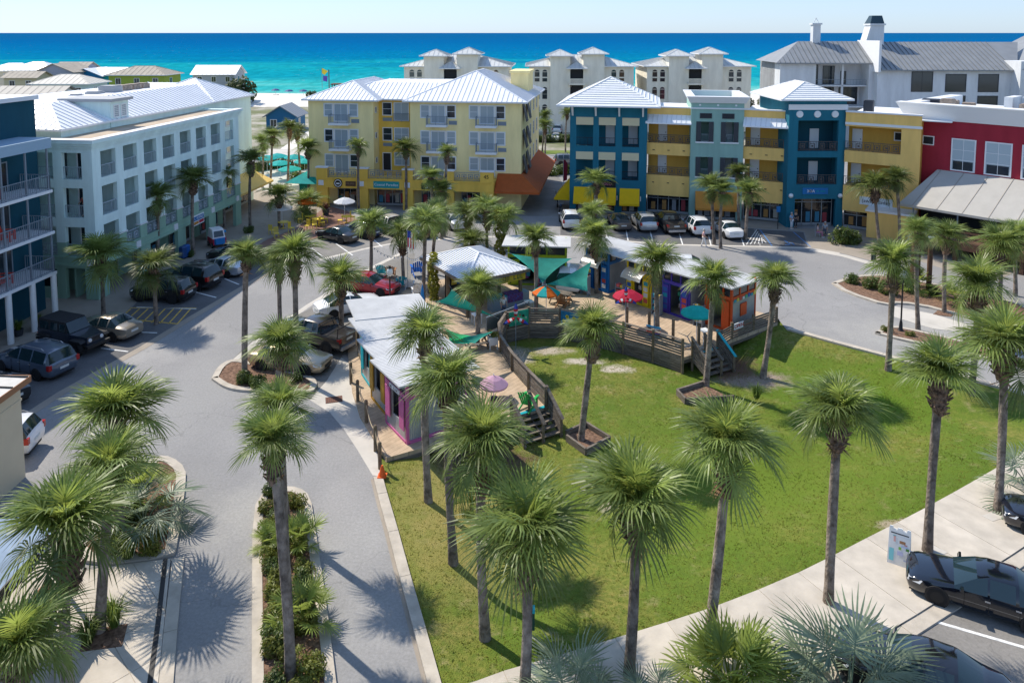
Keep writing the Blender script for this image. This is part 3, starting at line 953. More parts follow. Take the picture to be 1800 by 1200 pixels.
def boot_mesh(rg, L=0.95, r=0.2):
    mb = MB()
    mb.tube([(0, 0, -L), (0, 0, -L * 0.75), (0, 0, -L * 0.35), (0, 0, 0.05), (0, 0, 0.2)], [r * 0.98, r * 1.22, r * 1.5, r * 1.3, r * 0.6], 10)
    n = 46
    for i in range(n):
        a = i * 2.39996
        t = i / n
        z = -L * 0.96 + t * L * 1.05
        rr = r * (1.05 + 0.5 * math.sin(min(1, t * 1.25) * math.pi * 0.8))
        out = Vector((math.cos(a), math.sin(a), 0)); sd = Vector((-math.sin(a), math.cos(a), 0))
        p = out * rr + Vector((0, 0, z))
        ln = rg.uniform(0.2, 0.36)
        lean = rg.uniform(0.35, 1.0) if rg.random() < 0.75 else rg.uniform(-0.5, 0.2)
        q = p + out * (ln * 0.55) + Vector((0, 0, ln * lean)) + sd * rg.uniform(-0.1, 0.1)
        w0, w1 = 0.075, 0.035
        mb.add([p - sd * w0, p + sd * w0, p + sd * w0 * 0.8 - out * 0.06 + Vector((0, 0, 0.06)), p - sd * w0 * 0.8 - out * 0.06 + Vector((0, 0, 0.06)),
                q - sd * w1, q + sd * w1, q + sd * w1 - out * 0.03 + Vector((0, 0, 0.03)), q - sd * w1 - out * 0.03 + Vector((0, 0, 0.03))], BOXF)
    return mb.mesh('boot_collar', M_BOOT)
BOOTS = [boot_mesh(random.Random(20 + k), L=1.05 + 0.25 * k, r=0.225) for k in range(3)]

def palm(base, top, label, near=False, sc=1.0, seed=0, r=0.19, group='sabal palms', boots=True, vine=None):
    rg = random.Random(seed)
    base, top = Vector(base), Vector(top)
    t = thing('palm_tree', label, 'palm tree', base, 0, group)
    d = top - base
    side = Vector((rg.uniform(-1, 1), rg.uniform(-1, 1), 0)) * 0.018 * d.z
    pts, rad = [], []
    N = 9
    for i in range(N + 1):
        s = i / N
        p = Vector((d.x * (s ** 1.15), d.y * (s ** 1.15), d.z * s)) + side * math.sin(s * math.pi)
        pts.append(p - Vector((0, 0, 0.12)) if i == 0 else p)
        k = 1.22 if i == 0 else (1.06 if i == 1 else 1.0)
        rad.append(r * k * (1 - 0.10 * s + 0.05 * math.sin(s * 9 + seed)))
    MB().tube(pts, rad, 10).build('trunk', M_TRUNK, t, smooth=60)
    if boots:
        inst('boot_collar', BOOTS[seed % 3], t, d - Vector((0, 0, 0.12)), (d.y / d.z * -0.3, d.x / d.z * 0.3, rg.uniform(0, 6)), (max(.75, min(1.05, sc)),) * 2 + (max(.7, sc),))
    if near:
        c = inst('crown', CORES[seed % 2], t, d, (0, 0, rg.uniform(0, 6)), sc)
        n = 38 + rg.randrange(8)
        for (az, el, kind, var, s) in crown_plan(rg, n, rg.uniform(0.86, 1.06)):
            o = bpy.data.objects.new('frond', FR[kind][var][1])
            COL.objects.link(o)
            o.parent = c
            o.matrix_local = frond_matrix(az, el, s, rg.uniform(-0.35, 0.35), rg.uniform(-0.12, 0.12))
        for k in range(rg.randrange(2, 6)):
            o = bpy.data.objects.new('dead_frond', FR_DEAD)
            COL.objects.link(o)
            o.parent = c
            o.matrix_local = frond_matrix(rg.uniform(0, 6.28), R(-55), 0.8, 0, -0.35)
    else:
        inst('crown', FULLC[seed % 5], t, d, (rg.uniform(-0.08, 0.08), rg.uniform(-0.08, 0.08), rg.uniform(0, 6.28)), sc)
    return t

# crown centre px, foot px, scale, near?, label
PALMS = [
 (177, 425, 182, 552, .95, 0, 'sabal palm in the walkway at the white sedan, before the hotel corner'),
 (268, 447, 275, 570, .95, 0, 'pale crowned sabal palm standing in the yellow hatched bay beside black hatchback'),
 (275, 328, 276, 470, .85, 0, 'sabal palm against hotel facade, nearest of three under the balconies'),
 (338, 300, 340, 448, .95, 0, 'tall sabal palm before the hotel beside the blue and red banner'),
 (395, 295, 395, 404, .85, 0, 'sabal palm behind the man in blue at the hotel arcade'),
 (440, 268, 440, 404, .9, 0, 'sabal palm at the far end of the hotel by the yellow canopy'),
 (432, 432, 430, 668, .95, 1, 'slim sabal palm on the left tip of the island by beige sedan'),
 (517, 425, 521, 664, 1.1, 1, 'tall sabal palm rising in front of the beige sedan bonnet'),
 (490, 443, 494, 610, .9, 0, 'sabal palm with swollen boot collar behind the tall island palm'),
 (492, 580, 503, 918, 1.05, 1, 'farthest of three sabal palms in the hedge median'),
 (490, 690, 505, 1052, 1.05, 1, 'middle one of three sabal palms in the hedge median'),
 (478, 745, 511, 1192, 1.1, 1, 'nearest of three sabal palms in the hedge median'),
 (598, 468, 600, 575, .95, 1, 'sabal palm standing between white sedan and pickup truck'),
 (652, 375, 652, 488, .9, 0, 'sabal palm at the front of the red sedan'),
 (707, 392, 711, 514, 1.0, 0, 'sabal palm with small flag beside the white chairs'),
 (748, 372, 744, 532, 1.0, 0, 'left one of two leaning palms at pavilion corner'),
 (768, 360, 760, 500, 1.0, 0, 'right one of two leaning palms at pavilion corner, vine at its foot'),
 (785, 257, 781, 416, .8, 0, 'slender palm before the yellow building, second balcony stack from the right'),
 (713, 248, 714, 370, .95, 0, 'palm before the gold recess of the yellow building'),
 (630, 246, 631, 372, .85, 0, 'palm before the left balconies of the yellow building'),
 (892, 249, 892, 352, .9, 0, 'palm before the blank right end of the yellow building'),
 (757, 298, 766, 416, .95, 0, 'left one of twin palms hiding the black shop sign'),
 (778, 322, 776, 420, .9, 0, 'right one of twin palms hiding the black shop sign'),
 (830, 410, 836, 468, .95, 0, 'low palm behind the white pavilion roof'),
 (842, 488, 838, 606, .95, 1, 'sabal palm before the pavilion between the two green sails'),
 (822, 362, 817, 448, .95, 0, 'left palm of the clump behind the pavilion'),
 (857, 350, 857, 455, 1.0, 0, 'tallest palm of the clump behind the pavilion'),
 (887, 366, 880, 470, .95, 0, 'palm with vine clad trunk behind the pavilion'),
 (942, 403, 942, 551, .95, 1, 'sabal palm between the lime shed and the curved fence'),
 (1046, 393, 1048, 515, .95, 1, 'sabal palm in front of the blue kiosk'),
 (1048, 304, 1047, 398, .9, 0, 'palm before the yellow awnings of the blue tower'),
 (1042, 360, 1043, 424, .8, 0, 'low palm between parked cars and the market roofs'),
 (1155, 438, 1157, 589, .95, 1, 'sabal palm in front of yellow kiosk'),
 (1255, 470, 1241, 680, .95, 1, 'leaning sabal palm beside the right stairs'),
 (1363, 472, 1341, 664, .95, 1, 'leaning sabal palm right of the orange kiosk'),
 (1252, 312, 1256, 430, .9, 0, 'left palm of the pair by the white sedan at the sage tower'),
 (1270, 322, 1267, 437, .85, 0, 'right palm of the pair by the white sedan at the sage tower'),
 (1318, 322, 1311, 421, .85, 0, 'palm beside the hatched bay in front of the tan shopfront'),
 (1299, 292, 1299, 404, .8, 0, 'palm against the sage tower right edge'),
 (1540, 308, 1546, 430, 1.0, 0, 'left palm of two before the tan wall beside red building'),
 (1577, 300, 1582, 434, .85, 0, 'right palm of two before the tan wall beside red building'),
 (1572, 438, 1561, 650, 1.05, 1, 'tall sabal palm at lawn edge left of the globe lamp'),
 (1613, 388, 1614, 580, .85, 0, 'thin sabal palm right of the globe lamp'),
 (1665, 396, 1660, 549, .95, 0, 'sabal palm in the mulch square by the timber stairs'),
 (1722, 470, 1708, 693, 1.1, 1, 'dense crowned sabal palm at the lawn edge below the grey canopy'),
 (1760, 408, 1756, 530, 1.1, 0, 'left palm of the pair beside the timber ramp'),
 (1785, 395, 1785, 520, 1.0, 0, 'right palm of the pair beside the timber ramp'),
 (1655, 622, 1630, 972, 1.08, 1, 'tall sabal palm on the sidewalk behind the sandwich board'),
 (1768, 570, 1754, 902, 1.2, 1, 'tall sabal palm on the sidewalk nearest the right picture edge'),
 (1475, 688, 1456, 1062, 1.08, 1, 'sabal palm beside the sidewalk above the blue grey bush'),
 (1280, 738, 1242, 1158, 1.1, 1, 'leaning sabal palm at the sidewalk behind the bright green bush'),
 (1118, 832, 1105, 1192, 1.1, 1, 'large sabal palm at the lawn edge in bottom middle'),
 (925, 885, 920, 1245, 1.1, 1, 'large crowned palm in bottom middle with ragged pale boots'),
 (847, 738, 853, 1122, 1.12, 1, 'sabal palm on the lawn right of the pink kiosk, nearest of three'),
 (787, 638, 797, 990, 1.05, 1, 'sabal palm on the lawn before the pink kiosk, middle of three'),
 (747, 563, 753, 881, 1.0, 1, 'sabal palm on the lawn at the pink kiosk wall, farthest of three'),
 (1042, 556, 1021, 776, 1.0, 1, 'leaning sabal palm inside the curved fence on the green'),
 (203, 688, 213, 958, 1.12, 1, 'sabal palm in the left planting bed, farthest of three'),
 (190, 790, 175, 1112, 1.05, 1, 'sabal palm in the square cutout of the scored plaza'),
 (112, 872, 122, 1240, 1.3, 1, 'large shaggy sabal palm at the black lettered canopy'),
 (28, 1090, 20, 1420, 1.25, 1, 'sabal palm crown cut by the lower left picture corner'),
 (478, 228, 474, 340, .8, 0, 'far palm in the pool garden nearest the hotel'),
 (508, 214, 505, 330, .8, 0, 'far palm in the pool garden, tallest in the middle'),
 (541, 248, 541, 356, .8, 0, 'far palm at the yellow building wall by the teal tent'),
 (522, 222, 528, 322, .75, 0, 'far palm in the pool garden nearest the yellow wall'),
 (462, 240, 461, 330, .75, 0, 'far palm half hidden by the hotel edge'),
 (490, 328, 491, 402, .95, 0, 'palm in the brick plaza above the white parasol'),
 (537, 342, 537, 386, .85, 0, 'short stout palm in the brick plaza by the orange parasol'),
 (958, 212, 958, 272, .95, 0, 'far palm by the highway right of the yellow building'),
 (957, 195, 953, 268, .95, 0, 'farther palm by the highway right of the yellow building'),
 (997, 192, 994, 268, .9, 0, 'far palm peeping out left of the blue tower'),
]
CROWN_W = [100, 90, 65, 67, 50, 54, 70, 96, 70, 115, 115, 137, 92, 67, 73, 70, 70, 37, 50, 42, 47, 50, 45, 66, 80, 60, 70, 65, 68, 77, 60, 60, 85, 92, 86, 58, 55, 55, 45, 78, 52, 97, 65, 72, 115, 90, 80, 140, 160, 152, 178, 205, 222, 175, 142, 110, 105, 185, 155, 235, 205, 40, 38, 50, 40, 35, 60, 66, 32, 30, 26]   # crown widths as surveyed
for i, (cx, cy, bx, by, sc, near, lab) in enumerate(PALMS):
    b2 = G(bx, by)
    bz = 0.0
    if inside(b2, HOLE):
        b3 = GL(bx, by)
        if inside(b3, DECK):
            b3 = G3(bx, by, 0.1); b3.z = lawn_z(b3.x, b3.y)
    else:
        b3 = Vector((b2.x, b2.y, 0.0))
    rc = CROWN_W[i] / 2 * b3.y / FPX
    sc = rc / 1.62
    tp = GD(cx, cy, b3.y) - Vector((0, 0, 0.60 * rc))
    palm(b3, tp, lab, bool(near), sc, 300 + i, 0.145 if not near else 0.168)

# ---------------------------------------------------------------- shrubs
def leaf_blob(rg, rx, ry, rz, n, leaf=0.07, m=M_LEAF, name='foliage', flat=0.3):
    """leaf sized faces spread through an uneven mound"""
    mb = MB()
    lobes = [(Vector((rg.uniform(-.6, .6) * rx, rg.uniform(-.6, .6) * ry, rg.uniform(0.35, 0.7) * rz)), rg.uniform(0.45, 0.7)) for _ in range(7)]
    for i in range(n):
        c, s = rg.choice(lobes)
        d = Vector((rg.gauss(0, 1), rg.gauss(0, 1), rg.gauss(0, 1))).normalized() * (rg.uniform(0.6, 1.0))
        p = c + Vector((d.x * rx * s, d.y * ry * s, d.z * rz * s))
        if p.z < 0.02:
            p.z = rg.uniform(0.02, 0.2)
        nrm = (d + Vector((rg.uniform(-1, 1), rg.uniform(-1, 1), rg.uniform(-.3, 1.2)))).normalized()
        a = nrm.cross(Vector((rg.uniform(-1, 1), rg.uniform(-1, 1), rg.uniform(-1, 1)))).normalized()
        b = nrm.cross(a)
        l, w = leaf * rg.uniform(0.8, 1.5), leaf * rg.uniform(0.35, 0.6)
        mb.add([p - a * l, p + b * w, p + a * l, p - b * w], [(0, 1, 2, 3)])
    return mb
SHRUB = [leaf_blob(random.Random(60 + k), 0.55, 0.55, 0.75, 900).mesh('foliage', M_LEAF) for k in range(4)]
SHRUBY = [leaf_blob(random.Random(70 + k), 0.55, 0.55, 0.75, 900).mesh('foliage', mat('yellow green leaf', (0.13, 0.16, 0.025), 0.5, var=0.4, scale=2, trans=0.3, rnd=0.15, col2=(0.20, 0.22, 0.04))) for k in range(2)]
STEMS = MB()
for k in range(6):
    a = k * 1.05
    STEMS.tube([(0, 0, -0.05), (0.15 * math.cos(a), 0.15 * math.sin(a), 0.25), (0.35 * math.cos(a), 0.35 * math.sin(a), 0.55)], [0.02, 0.015, 0.006], 5)
STEMS = STEMS.mesh('stem', M_STEM)
def shrub(p, sc, label, group, yl=False, seed=0):
    t = thing('shrub', label, 'shrub', p, random.uniform(0, 6), group)
    s = sc if isinstance(sc, tuple) else (sc, sc, sc)
    inst('foliage', (SHRUBY if yl else SHRUB)[seed % (2 if yl else 4)], t, (0, 0, 0), (0, 0, 0), s)
    inst('stem', STEMS, t, (0, 0, 0), (0, 0, 0), s)
    return t
GRASS = MB()
rg = random.Random(9)
for i in range(150):
    a = rg.uniform(0, 6.28); r0 = rg.uniform(0, 0.12); l = rg.uniform(0.4, 0.8); ln = rg.uniform(0.15, 0.6)
    o = Vector((math.cos(a), math.sin(a), 0)); s_ = Vector((-o.y, o.x, 0)) * 0.012
    p0, p1, p2 = o * r0, o * (r0 + ln * 0.35) + Vector((0, 0, l * 0.75)), o * (r0 + ln) + Vector((0, 0, l * rg.uniform(0.6, 1.0)))
    GRASS.add([p0 - s_, p0 + s_, p1 + s_, p1 - s_, p2], [(0, 1, 2, 3), (3, 2, 4)])
GRASS = GRASS.mesh('blades', mat('ornamental grass', (0.10, 0.17, 0.025), 0.5, var=0.4, scale=2, trans=0.3, rnd=0.2, col2=(0.2, 0.26, 0.06)))
def grass_clump(p, sc, label, group):
    t = thing('grass_clump', label, 'grass', p, random.uniform(0, 6), group)
    inst('blades', GRASS, t, (0, 0, 0), (0, 0, 0), sc)
    return t
# low fan palms
def fan_bush(p, sc, label, kind='g', n=16, seed=0, group='low fan palms'):
    rg = random.Random(seed)
    t = thing('fan_palm', label, 'fan palm', p, 0, group)
    ms = FANB if kind == 'b' else FANG
    MB().tube([(0, 0, -0.1), (0, 0, 0.25 * sc)], [0.14 * sc, 0.1 * sc], 7).build('trunk', M_BOOT, t)
    for i in range(n):
        az = i * 2.39996 + rg.uniform(-.2, .2)
        el = R(82) - R(72) * (i + 0.5) / n + rg.uniform(-.1, .1)
        o = bpy.data.objects.new('frond', ms[rg.randrange(len(ms))])
        COL.objects.link(o)
        o.parent = t
        o.matrix_local = frond_matrix(az, el, sc * rg.uniform(.85, 1.15), rg.uniform(-.4, .4), 0.2 * sc)
    return t
rng = random.Random(31)
FANG = [frond_mesh(rng, 0.15 + .1 * k, pet=0.7, blade=0.62, nl=20, hang=0.2, narrow=0.8, wid=0.05).mesh('frond', M_FRONDY) for k in range(3)]
FANB = [frond_mesh(rng, 0.2 + .15 * k, pet=0.95, blade=0.85, nl=24, hang=0.35, narrow=0.85, wid=0.045).mesh('frond', M_FRONDB) for k in range(3)]
FEATH = []
for k in range(3):        # feather fronds for the arching blue grey pindo palm
    mb = MB()
    L = 1.7
    rib = lambda s: Vector((L * s * (1 - 0.25 * s * s), 0, 0.55 * L * s - 0.75 * L * s * s))
    mb.tube([rib(s / 6) for s in range(7)], [0.028, .024, .02, .016, .012, .008, .004], 4, cap=False)
    for i in range(34):
        s = 0.18 + 0.82 * i / 34
        p = rib(s); d0 = (rib(min(1, s + .03)) - rib(s - .03)).normalized()
        for sg in (-1, 1):
            d = (d0 * 0.55 + Vector((0, sg * 0.75, 0.35))).normalized()
            ln = 0.62 * math.sin(math.pi * (0.15 + 0.8 * s)) + 0.08
            sd = d.cross(Vector((0, 0, 1))).normalized() * 0.022
            m1 = p + d * ln * .55 + Vector((0, 0, .02)); e = p + d * ln + Vector((0, 0, -.12))
            mb.add([p - sd * .5, p + sd * .5, m1 + sd, m1 - sd, e], [(0, 1, 2, 3), (3, 2, 4)])
    FEATH.append(mb.mesh('frond', M_FRONDB))
def pindo(p, sc, label, n=26, seed=0):
    rg = random.Random(seed)
    t = thing('pindo_palm', label, 'palm tree', p, 0)
    MB().tube([(0, 0, -0.1), (0, 0, 0.5 * sc), (0, 0, 0.9 * sc)], [0.26 * sc, 0.3 * sc, 0.16 * sc], 9).build('trunk', M_BOOT, t)
    for i in range(n):
        o = bpy.data.objects.new('frond', FEATH[rg.randrange(3)])
        COL.objects.link(o)
        o.parent = t
        o.matrix_local = frond_matrix(i * 2.39996, R(62) - R(75) * (i + .5) / n, sc * rg.uniform(.85, 1.1), rg.uniform(-.2, .2), 0.85 * sc)
    return t
fan_bush(G3(1000, 1280), 1.1, 'blue green fan palm bush at bottom edge right of the ragged palm', 'b', 20, 1)
fan_bush(G3(1140, 1280), 0.9, 'thin fan palm bush at bottom edge below the large middle palm', 'b', 9, 2)
fan_bush(G3(1285, 1235), 1.5, 'bright green fan palm bush at bottom edge', 'g', 34, 3)
fan_bush(G3(1490, 1268), 1.45, 'large blue grey fan palm at bottom edge beside black car roof', 'b', 30, 4)
fan_bush(G3(1815, 885), 1.2, 'fan palm bush cut by right picture edge', 'b', 14, 5)
for k, (u, v, s, b) in enumerate([(520, 968, .95, 'in the hedge median behind the first trunk'), (535, 1100, .95, 'in the hedge median, nearer one beside the hedge'), (478, 968, .7, 'on the left side of the hedge median')]):
    fan_bush(G3(u, v), s, 'light green fan palm ' + b, 'g', 15, 10 + k)
for k, (u, v, s, lab) in enumerate([(1610, 512, 1.3, 'fan palm bush at the big timber post'), (1680, 535, 1.1, 'fan palm bush left of the dense crowned palm'), (1760, 585, 1.3, 'fan palm bush under the pair of palms by the ramp'),
                                    (255, 935, 1.2, 'fan palm bush in the left planting bed, lower one'), (245, 890, 1.2, 'fan palm bush in the left planting bed, upper one'), (830, 890, .9, 'fan palm bush at the foot of the boardwalk steps')]):
    fan_bush(G3(u, v, 0.05), s, lab, 'g' if k != 3 else 'b', 16, 20 + k)
k = 0
for v in range(872, 1215, 24):      # hedge of the median
    for u0 in (0, 1):
        if (u0, v) in ((1, 872), (1, 920), (1, 992), (1, 1064), (1, 1136), (1, 1160), (0, 1184)):
            continue
        f = (v - 872) / 340
        u = (480 + 8 * f if u0 == 0 else 520 + 22 * f) + random.uniform(-4, 4)
        shrub(G3(u, v + random.uniform(-6, 6)), (0.72, 0.95, random.uniform(0.7, 0.95)), 'clipped shrub in the %s row of the median hedge %s from the tip' % (('left', 'right')[u0], ['first', 'second', 'third', 'fourth', 'fifth', 'sixth', 'seventh', 'eighth', 'ninth', 'tenth', 'eleventh', 'twelfth', 'thirteenth', 'fourteenth', 'fifteenth', 'sixteenth'][(v - 872) // 24]), 'median hedge shrubs', True if (k % 3) else False, k)
        k += 1
for k, (u, v, s, lab, yl) in enumerate([
    (432, 676, 1.0, 'low shrub under the slim island palm', 0), (455, 682, 1.0, 'low shrub on the island beside the storm drain side', 0), (520, 672, .7, 'small shrub under the beige sedan front', 0),
    (1475, 428, 1.9, 'rounded clipped shrub by the seated people', 0), (1497, 428, 1.5, 'right clipped shrub by the seated people', 0), (1500, 500, 1.1, 'shrub on the tip of the right island', 0), (1530, 508, 1.2, 'second shrub from the tip of the right island', 0),
    (1560, 520, 1.3, 'shrub left of the tall lawn palm on the right island', 0), (1590, 512, 1.3, 'shrub right of the tall lawn palm on the right island', 0), (1640, 520, 1.0, 'shrub between timber posts', 0), (1560, 585, .6, 'tiny shrub at the globe lamp', 1), (1600, 592, .5, 'tiny shrub right of the globe lamp', 1),
    (1745, 632, .8, 'low shrub on the narrow right island', 0), (1790, 648, .8, 'low shrub on the narrow right island at picture edge', 0), (262, 970, .9, 'yellow green shrub in the left planting bed', 1), (272, 945, .8, 'second yellow green shrub in the left planting bed', 1),
    (230, 915, 1.1, 'dark shrub in the left planting bed', 0), (335, 452, .8, 'dark grassy shrub at the foot of the banner palm', 0), (437, 410, .9, 'dark shrub at the hotel end', 0), (260, 488, .6, 'small shrub at the green pillar', 0)]):
    shrub(G3(u, v), s, lab, 'planted shrubs', bool(yl), k)
for k, (u, v, s, lab) in enumerate([(205, 975, 1.4, 'grass clump at the left bed front, left one'), (225, 980, 1.5, 'grass clump at the left bed front, right one'), (155, 1130, 1.3, 'grass clump left of the palm in the plaza cutout'), (200, 1100, 1.4, 'grass clump right of the palm in the plaza cutout'), (190, 965, 1.2, 'grass clump beside the trunk in the left bed'), (1330, 700, 1.2, 'grass clump at the right stairs bed')]):
    grass_clump(G3(u, v, 0.08 if k < 5 else -.7), s, lab, 'ornamental grass clumps')
# mulch cutout in the plaza
struct(MB().prism(px((140, 1150), (215, 1140), (225, 1100), (150, 1112)), -0.02, 0.10).build('mulch_square', M_MULCH))
struct(MB().prism(px((1640, 553), (1655, 540), (1683, 545), (1672, 557)), -0.02, 0.03).build('mulch_square', M_MULCH))
for a in [((1725, 910), (1775, 895), (1790, 905), (1745, 920)), ((1600, 985), (1640, 962), (1665, 975), (1620, 1000))]:
    struct(MB().prism(px(*a), 0.0, 0.112).build('tree_pit', M_PALE))
# vines
def vine(base, h, label, r=0.42, n=1300, seed=1):
    rg = random.Random(seed)
    mb = MB()
    for i in range(n):
        a = rg.uniform(0, 6.28); z = rg.uniform(0, h); rr = r * (0.7 + 0.5 * math.sin(z * 2.2 + seed) ** 2) * rg.uniform(0.6, 1.1)
        p = Vector((math.cos(a) * rr, math.sin(a) * rr, z))
        nrm = (Vector((math.cos(a), math.sin(a), .4)) + Vector((rg.uniform(-1, 1), rg.uniform(-1, 1), rg.uniform(-1, 1))) * .7).normalized()
        t1 = nrm.cross(Vector((0.2, 0.3, 1))).normalized(); t2 = nrm.cross(t1); s = rg.uniform(.06, .13)
        mb.add([p - t1 * s, p + t2 * s * .7, p + t1 * s, p - t2 * s * .7], [(0, 1, 2, 3)])
    t = thing('vine', label, 'vine', base)
    mb.build('leaves', M_LEAFY, t)
    MB().tube([(0.2, 0, 0), (-0.1, 0.18, h * .4), (0.12, -.1, h * .8), (0, 0, h)], [.03, .025, .02, .01], 5).build('stem', M_STEM, t)
vine(G3(880, 470), 5.0, 'yellow green vine climbing the palm behind the pavilion', 0.5, 1700, 1)
vine(G3(763, 528), 3.6, 'green vine climbing the palm at pavilion corner', 0.4, 1100, 2)
# ================================================================ buildings
def stucco(name, c, var=0.06):
    return mat(name, c, 0.85, var=var + .045, scale=0.9, bump=0.15, bscale=14, spec=0.2, tilt=(1.0, 1.0, .22), detail=6)
M_MINT = stucco('pale mint stucco', (0.68, 0.83, 0.80))
M_SAGE = stucco('sage green stucco', (0.30, 0.47, 0.36))
M_YEL = stucco('pale yellow stucco', (0.90, 0.74, 0.36))
M_GOLD = stucco('gold stucco', (0.78, 0.50, 0.09))
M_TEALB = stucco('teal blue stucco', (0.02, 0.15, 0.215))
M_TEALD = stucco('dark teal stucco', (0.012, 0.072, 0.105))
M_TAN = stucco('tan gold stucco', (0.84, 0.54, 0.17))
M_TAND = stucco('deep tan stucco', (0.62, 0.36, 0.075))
M_SAGE2 = stucco('grey green stucco', (0.26, 0.42, 0.37))
M_RED = stucco('brick red stucco', (0.33, 0.028, 0.045))
M_CREAM = stucco('cream stucco', (0.80, 0.76, 0.65))
M_WSTUC = stucco('white stucco', (0.64, 0.66, 0.67))
M_GRDK = mat('dark grey metal roof', (0.24, 0.25, 0.255), 0.5, var=0.1, scale=0.5, spec=0.5)
M_BEIGER = mat('beige roof gravel', (0.47, 0.38, 0.28), 0.95, var=0.15, scale=0.8)
M_AWO = mat('orange awning', (0.44, 0.10, 0.022), 0.8, var=0.08, scale=2, trans=0.1)
M_AWO2 = mat('tan orange awning', (0.55, 0.23, 0.04), 0.8, var=0.08, scale=2)
M_AWY = mat('yellow awning', (0.82, 0.53, 0.01), 0.8, var=0.05, scale=2, trans=0.15)
M_AWG = mat('grey canvas', (0.44, 0.42, 0.38), 0.85, var=0.06, scale=0.7)
M_FABT = mat('turquoise canvas', (0.01, 0.36, 0.36), 0.8, var=0.12, scale=2, trans=0.25)
M_SHUT = mat('charcoal shutter', (0.045, 0.05, 0.06), 0.6)
M_CPANEL = mat('cream panel', (0.62, 0.55, 0.36), 0.7)
M_DOORW = mat('white door', (0.66, 0.68, 0.70), 0.5)
M_AC = mat('air conditioner case', (0.30, 0.24, 0.19), 0.7, var=0.3, scale=3)
M_ACG = mat('grey unit case', (0.36, 0.37, 0.38), 0.6)
M_SIGNW = mat('white sign', (0.75, 0.77, 0.78), 0.6)
M_SIGNB = mat('blue sign', (0.01, 0.16, 0.42), 0.5)
M_SIGNT = mat('teal sign', (0.012, 0.28, 0.29), 0.5)
M_BROWN = mat('brown sign', (0.085, 0.045, 0.03), 0.6)
M_SHOP = glass_mat('shop glass', (0.012, 0.016, 0.02), 0.05)

M_HRAIL = mat('light blue grey rail', (.36, .43, .48), .5)
def window(parent, F, s0, s1, z0, z1, nx=1, nz=2, fm=M_TRIM, pm=M_GLASS, fw=0.09, proud=0.05, mun=0.04, name='window', arch=False):
    mb = MB()
    mb.fbox(F, s0, s0 + fw, -proud, 0.02, z0, z1).fbox(F, s1 - fw, s1, -proud, 0.02, z0, z1)
    mb.fbox(F, s0 + fw, s1 - fw, -proud, 0.02, z1 - fw, z1).fbox(F, s0 + fw, s1 - fw, -proud - 0.02, 0.02, z0, z0 + fw)
    for i in range(1, nx):
        c = s0 + fw + (s1 - s0 - 2 * fw) * i / nx
        mb.fbox(F, c - mun / 2, c + mun / 2, -proud * 0.7, 0.02, z0 + fw, z1 - fw)
    for j in range(1, nz):
        c = z0 + fw + (z1 - z0 - 2 * fw) * j / nz
        mb.fbox(F, s0 + fw, s1 - fw, -proud * 0.6, 0.02, c - mun / 2, c + mun / 2)
    w = mb.build(name, fm, parent)
    MB().fbox(F, s0 + fw * 0.5, s1 - fw * 0.5, -0.012, 0.015, z0 + fw * 0.5, z1 - fw * 0.5).build('pane', pm, w)
    return w
def railing(parent, F, s0, s1, d, z0, h, m=M_METALRAIL, step=0.13, orn=0, ends=0.0, bt=0.022):
    mb = MB()
    mb.fbox(F, s0, s1, d - 0.03, d + 0.03, z0 + h - 0.05, z0 + h)
    mb.fbox(F, s0, s1, d - 0.02, d + 0.02, z0 + 0.08, z0 + 0.12)
    n = max(2, int((s1 - s0) / step))
    for i in range(n + 1):
        c = s0 + (s1 - s0) * i / n
        k = bt if (i % 8 and i != n) else bt * 2
        mb.fbox(F, c - k / 2, c + k / 2, d - k / 2, d + k / 2, z0 + (0.12 if k == bt else 0), z0 + h - 0.05)
    if orn:
        for i in range(orn):
            c = s0 + (s1 - s0) * (i + 0.5) / orn
            q = min(0.26, h * 0.28)
            zc = z0 + h * 0.52
            for (a, b, lo, hi) in ((-q, q, q - .05, q), (-q, q, -q, -q + .05), (-q, -q + .05, -q + .05, q - .05), (q - .05, q, -q + .05, q - .05)):
                mb.fbox(F, c + a, c + b, d - 0.035, d + 0.035, zc + lo, zc + hi)
            mb.fbox(F, c - .09, c + .09, d - .04, d + .04, zc - .09, zc + .09)
    if ends:
        for c in (s0, s1):
            mb.fbox(F, c - 0.03, c + 0.03, d + 0.031, d + ends, z0 + h - 0.05, z0 + h)
            for k in range(int(ends / 0.14)):
                mb.fbox(F, c - 0.011, c + 0.011, d + 0.06 + k * .14, d + 0.082 + k * .14, z0, z0 + h - .05)
    return mb.build('railing', m, parent)
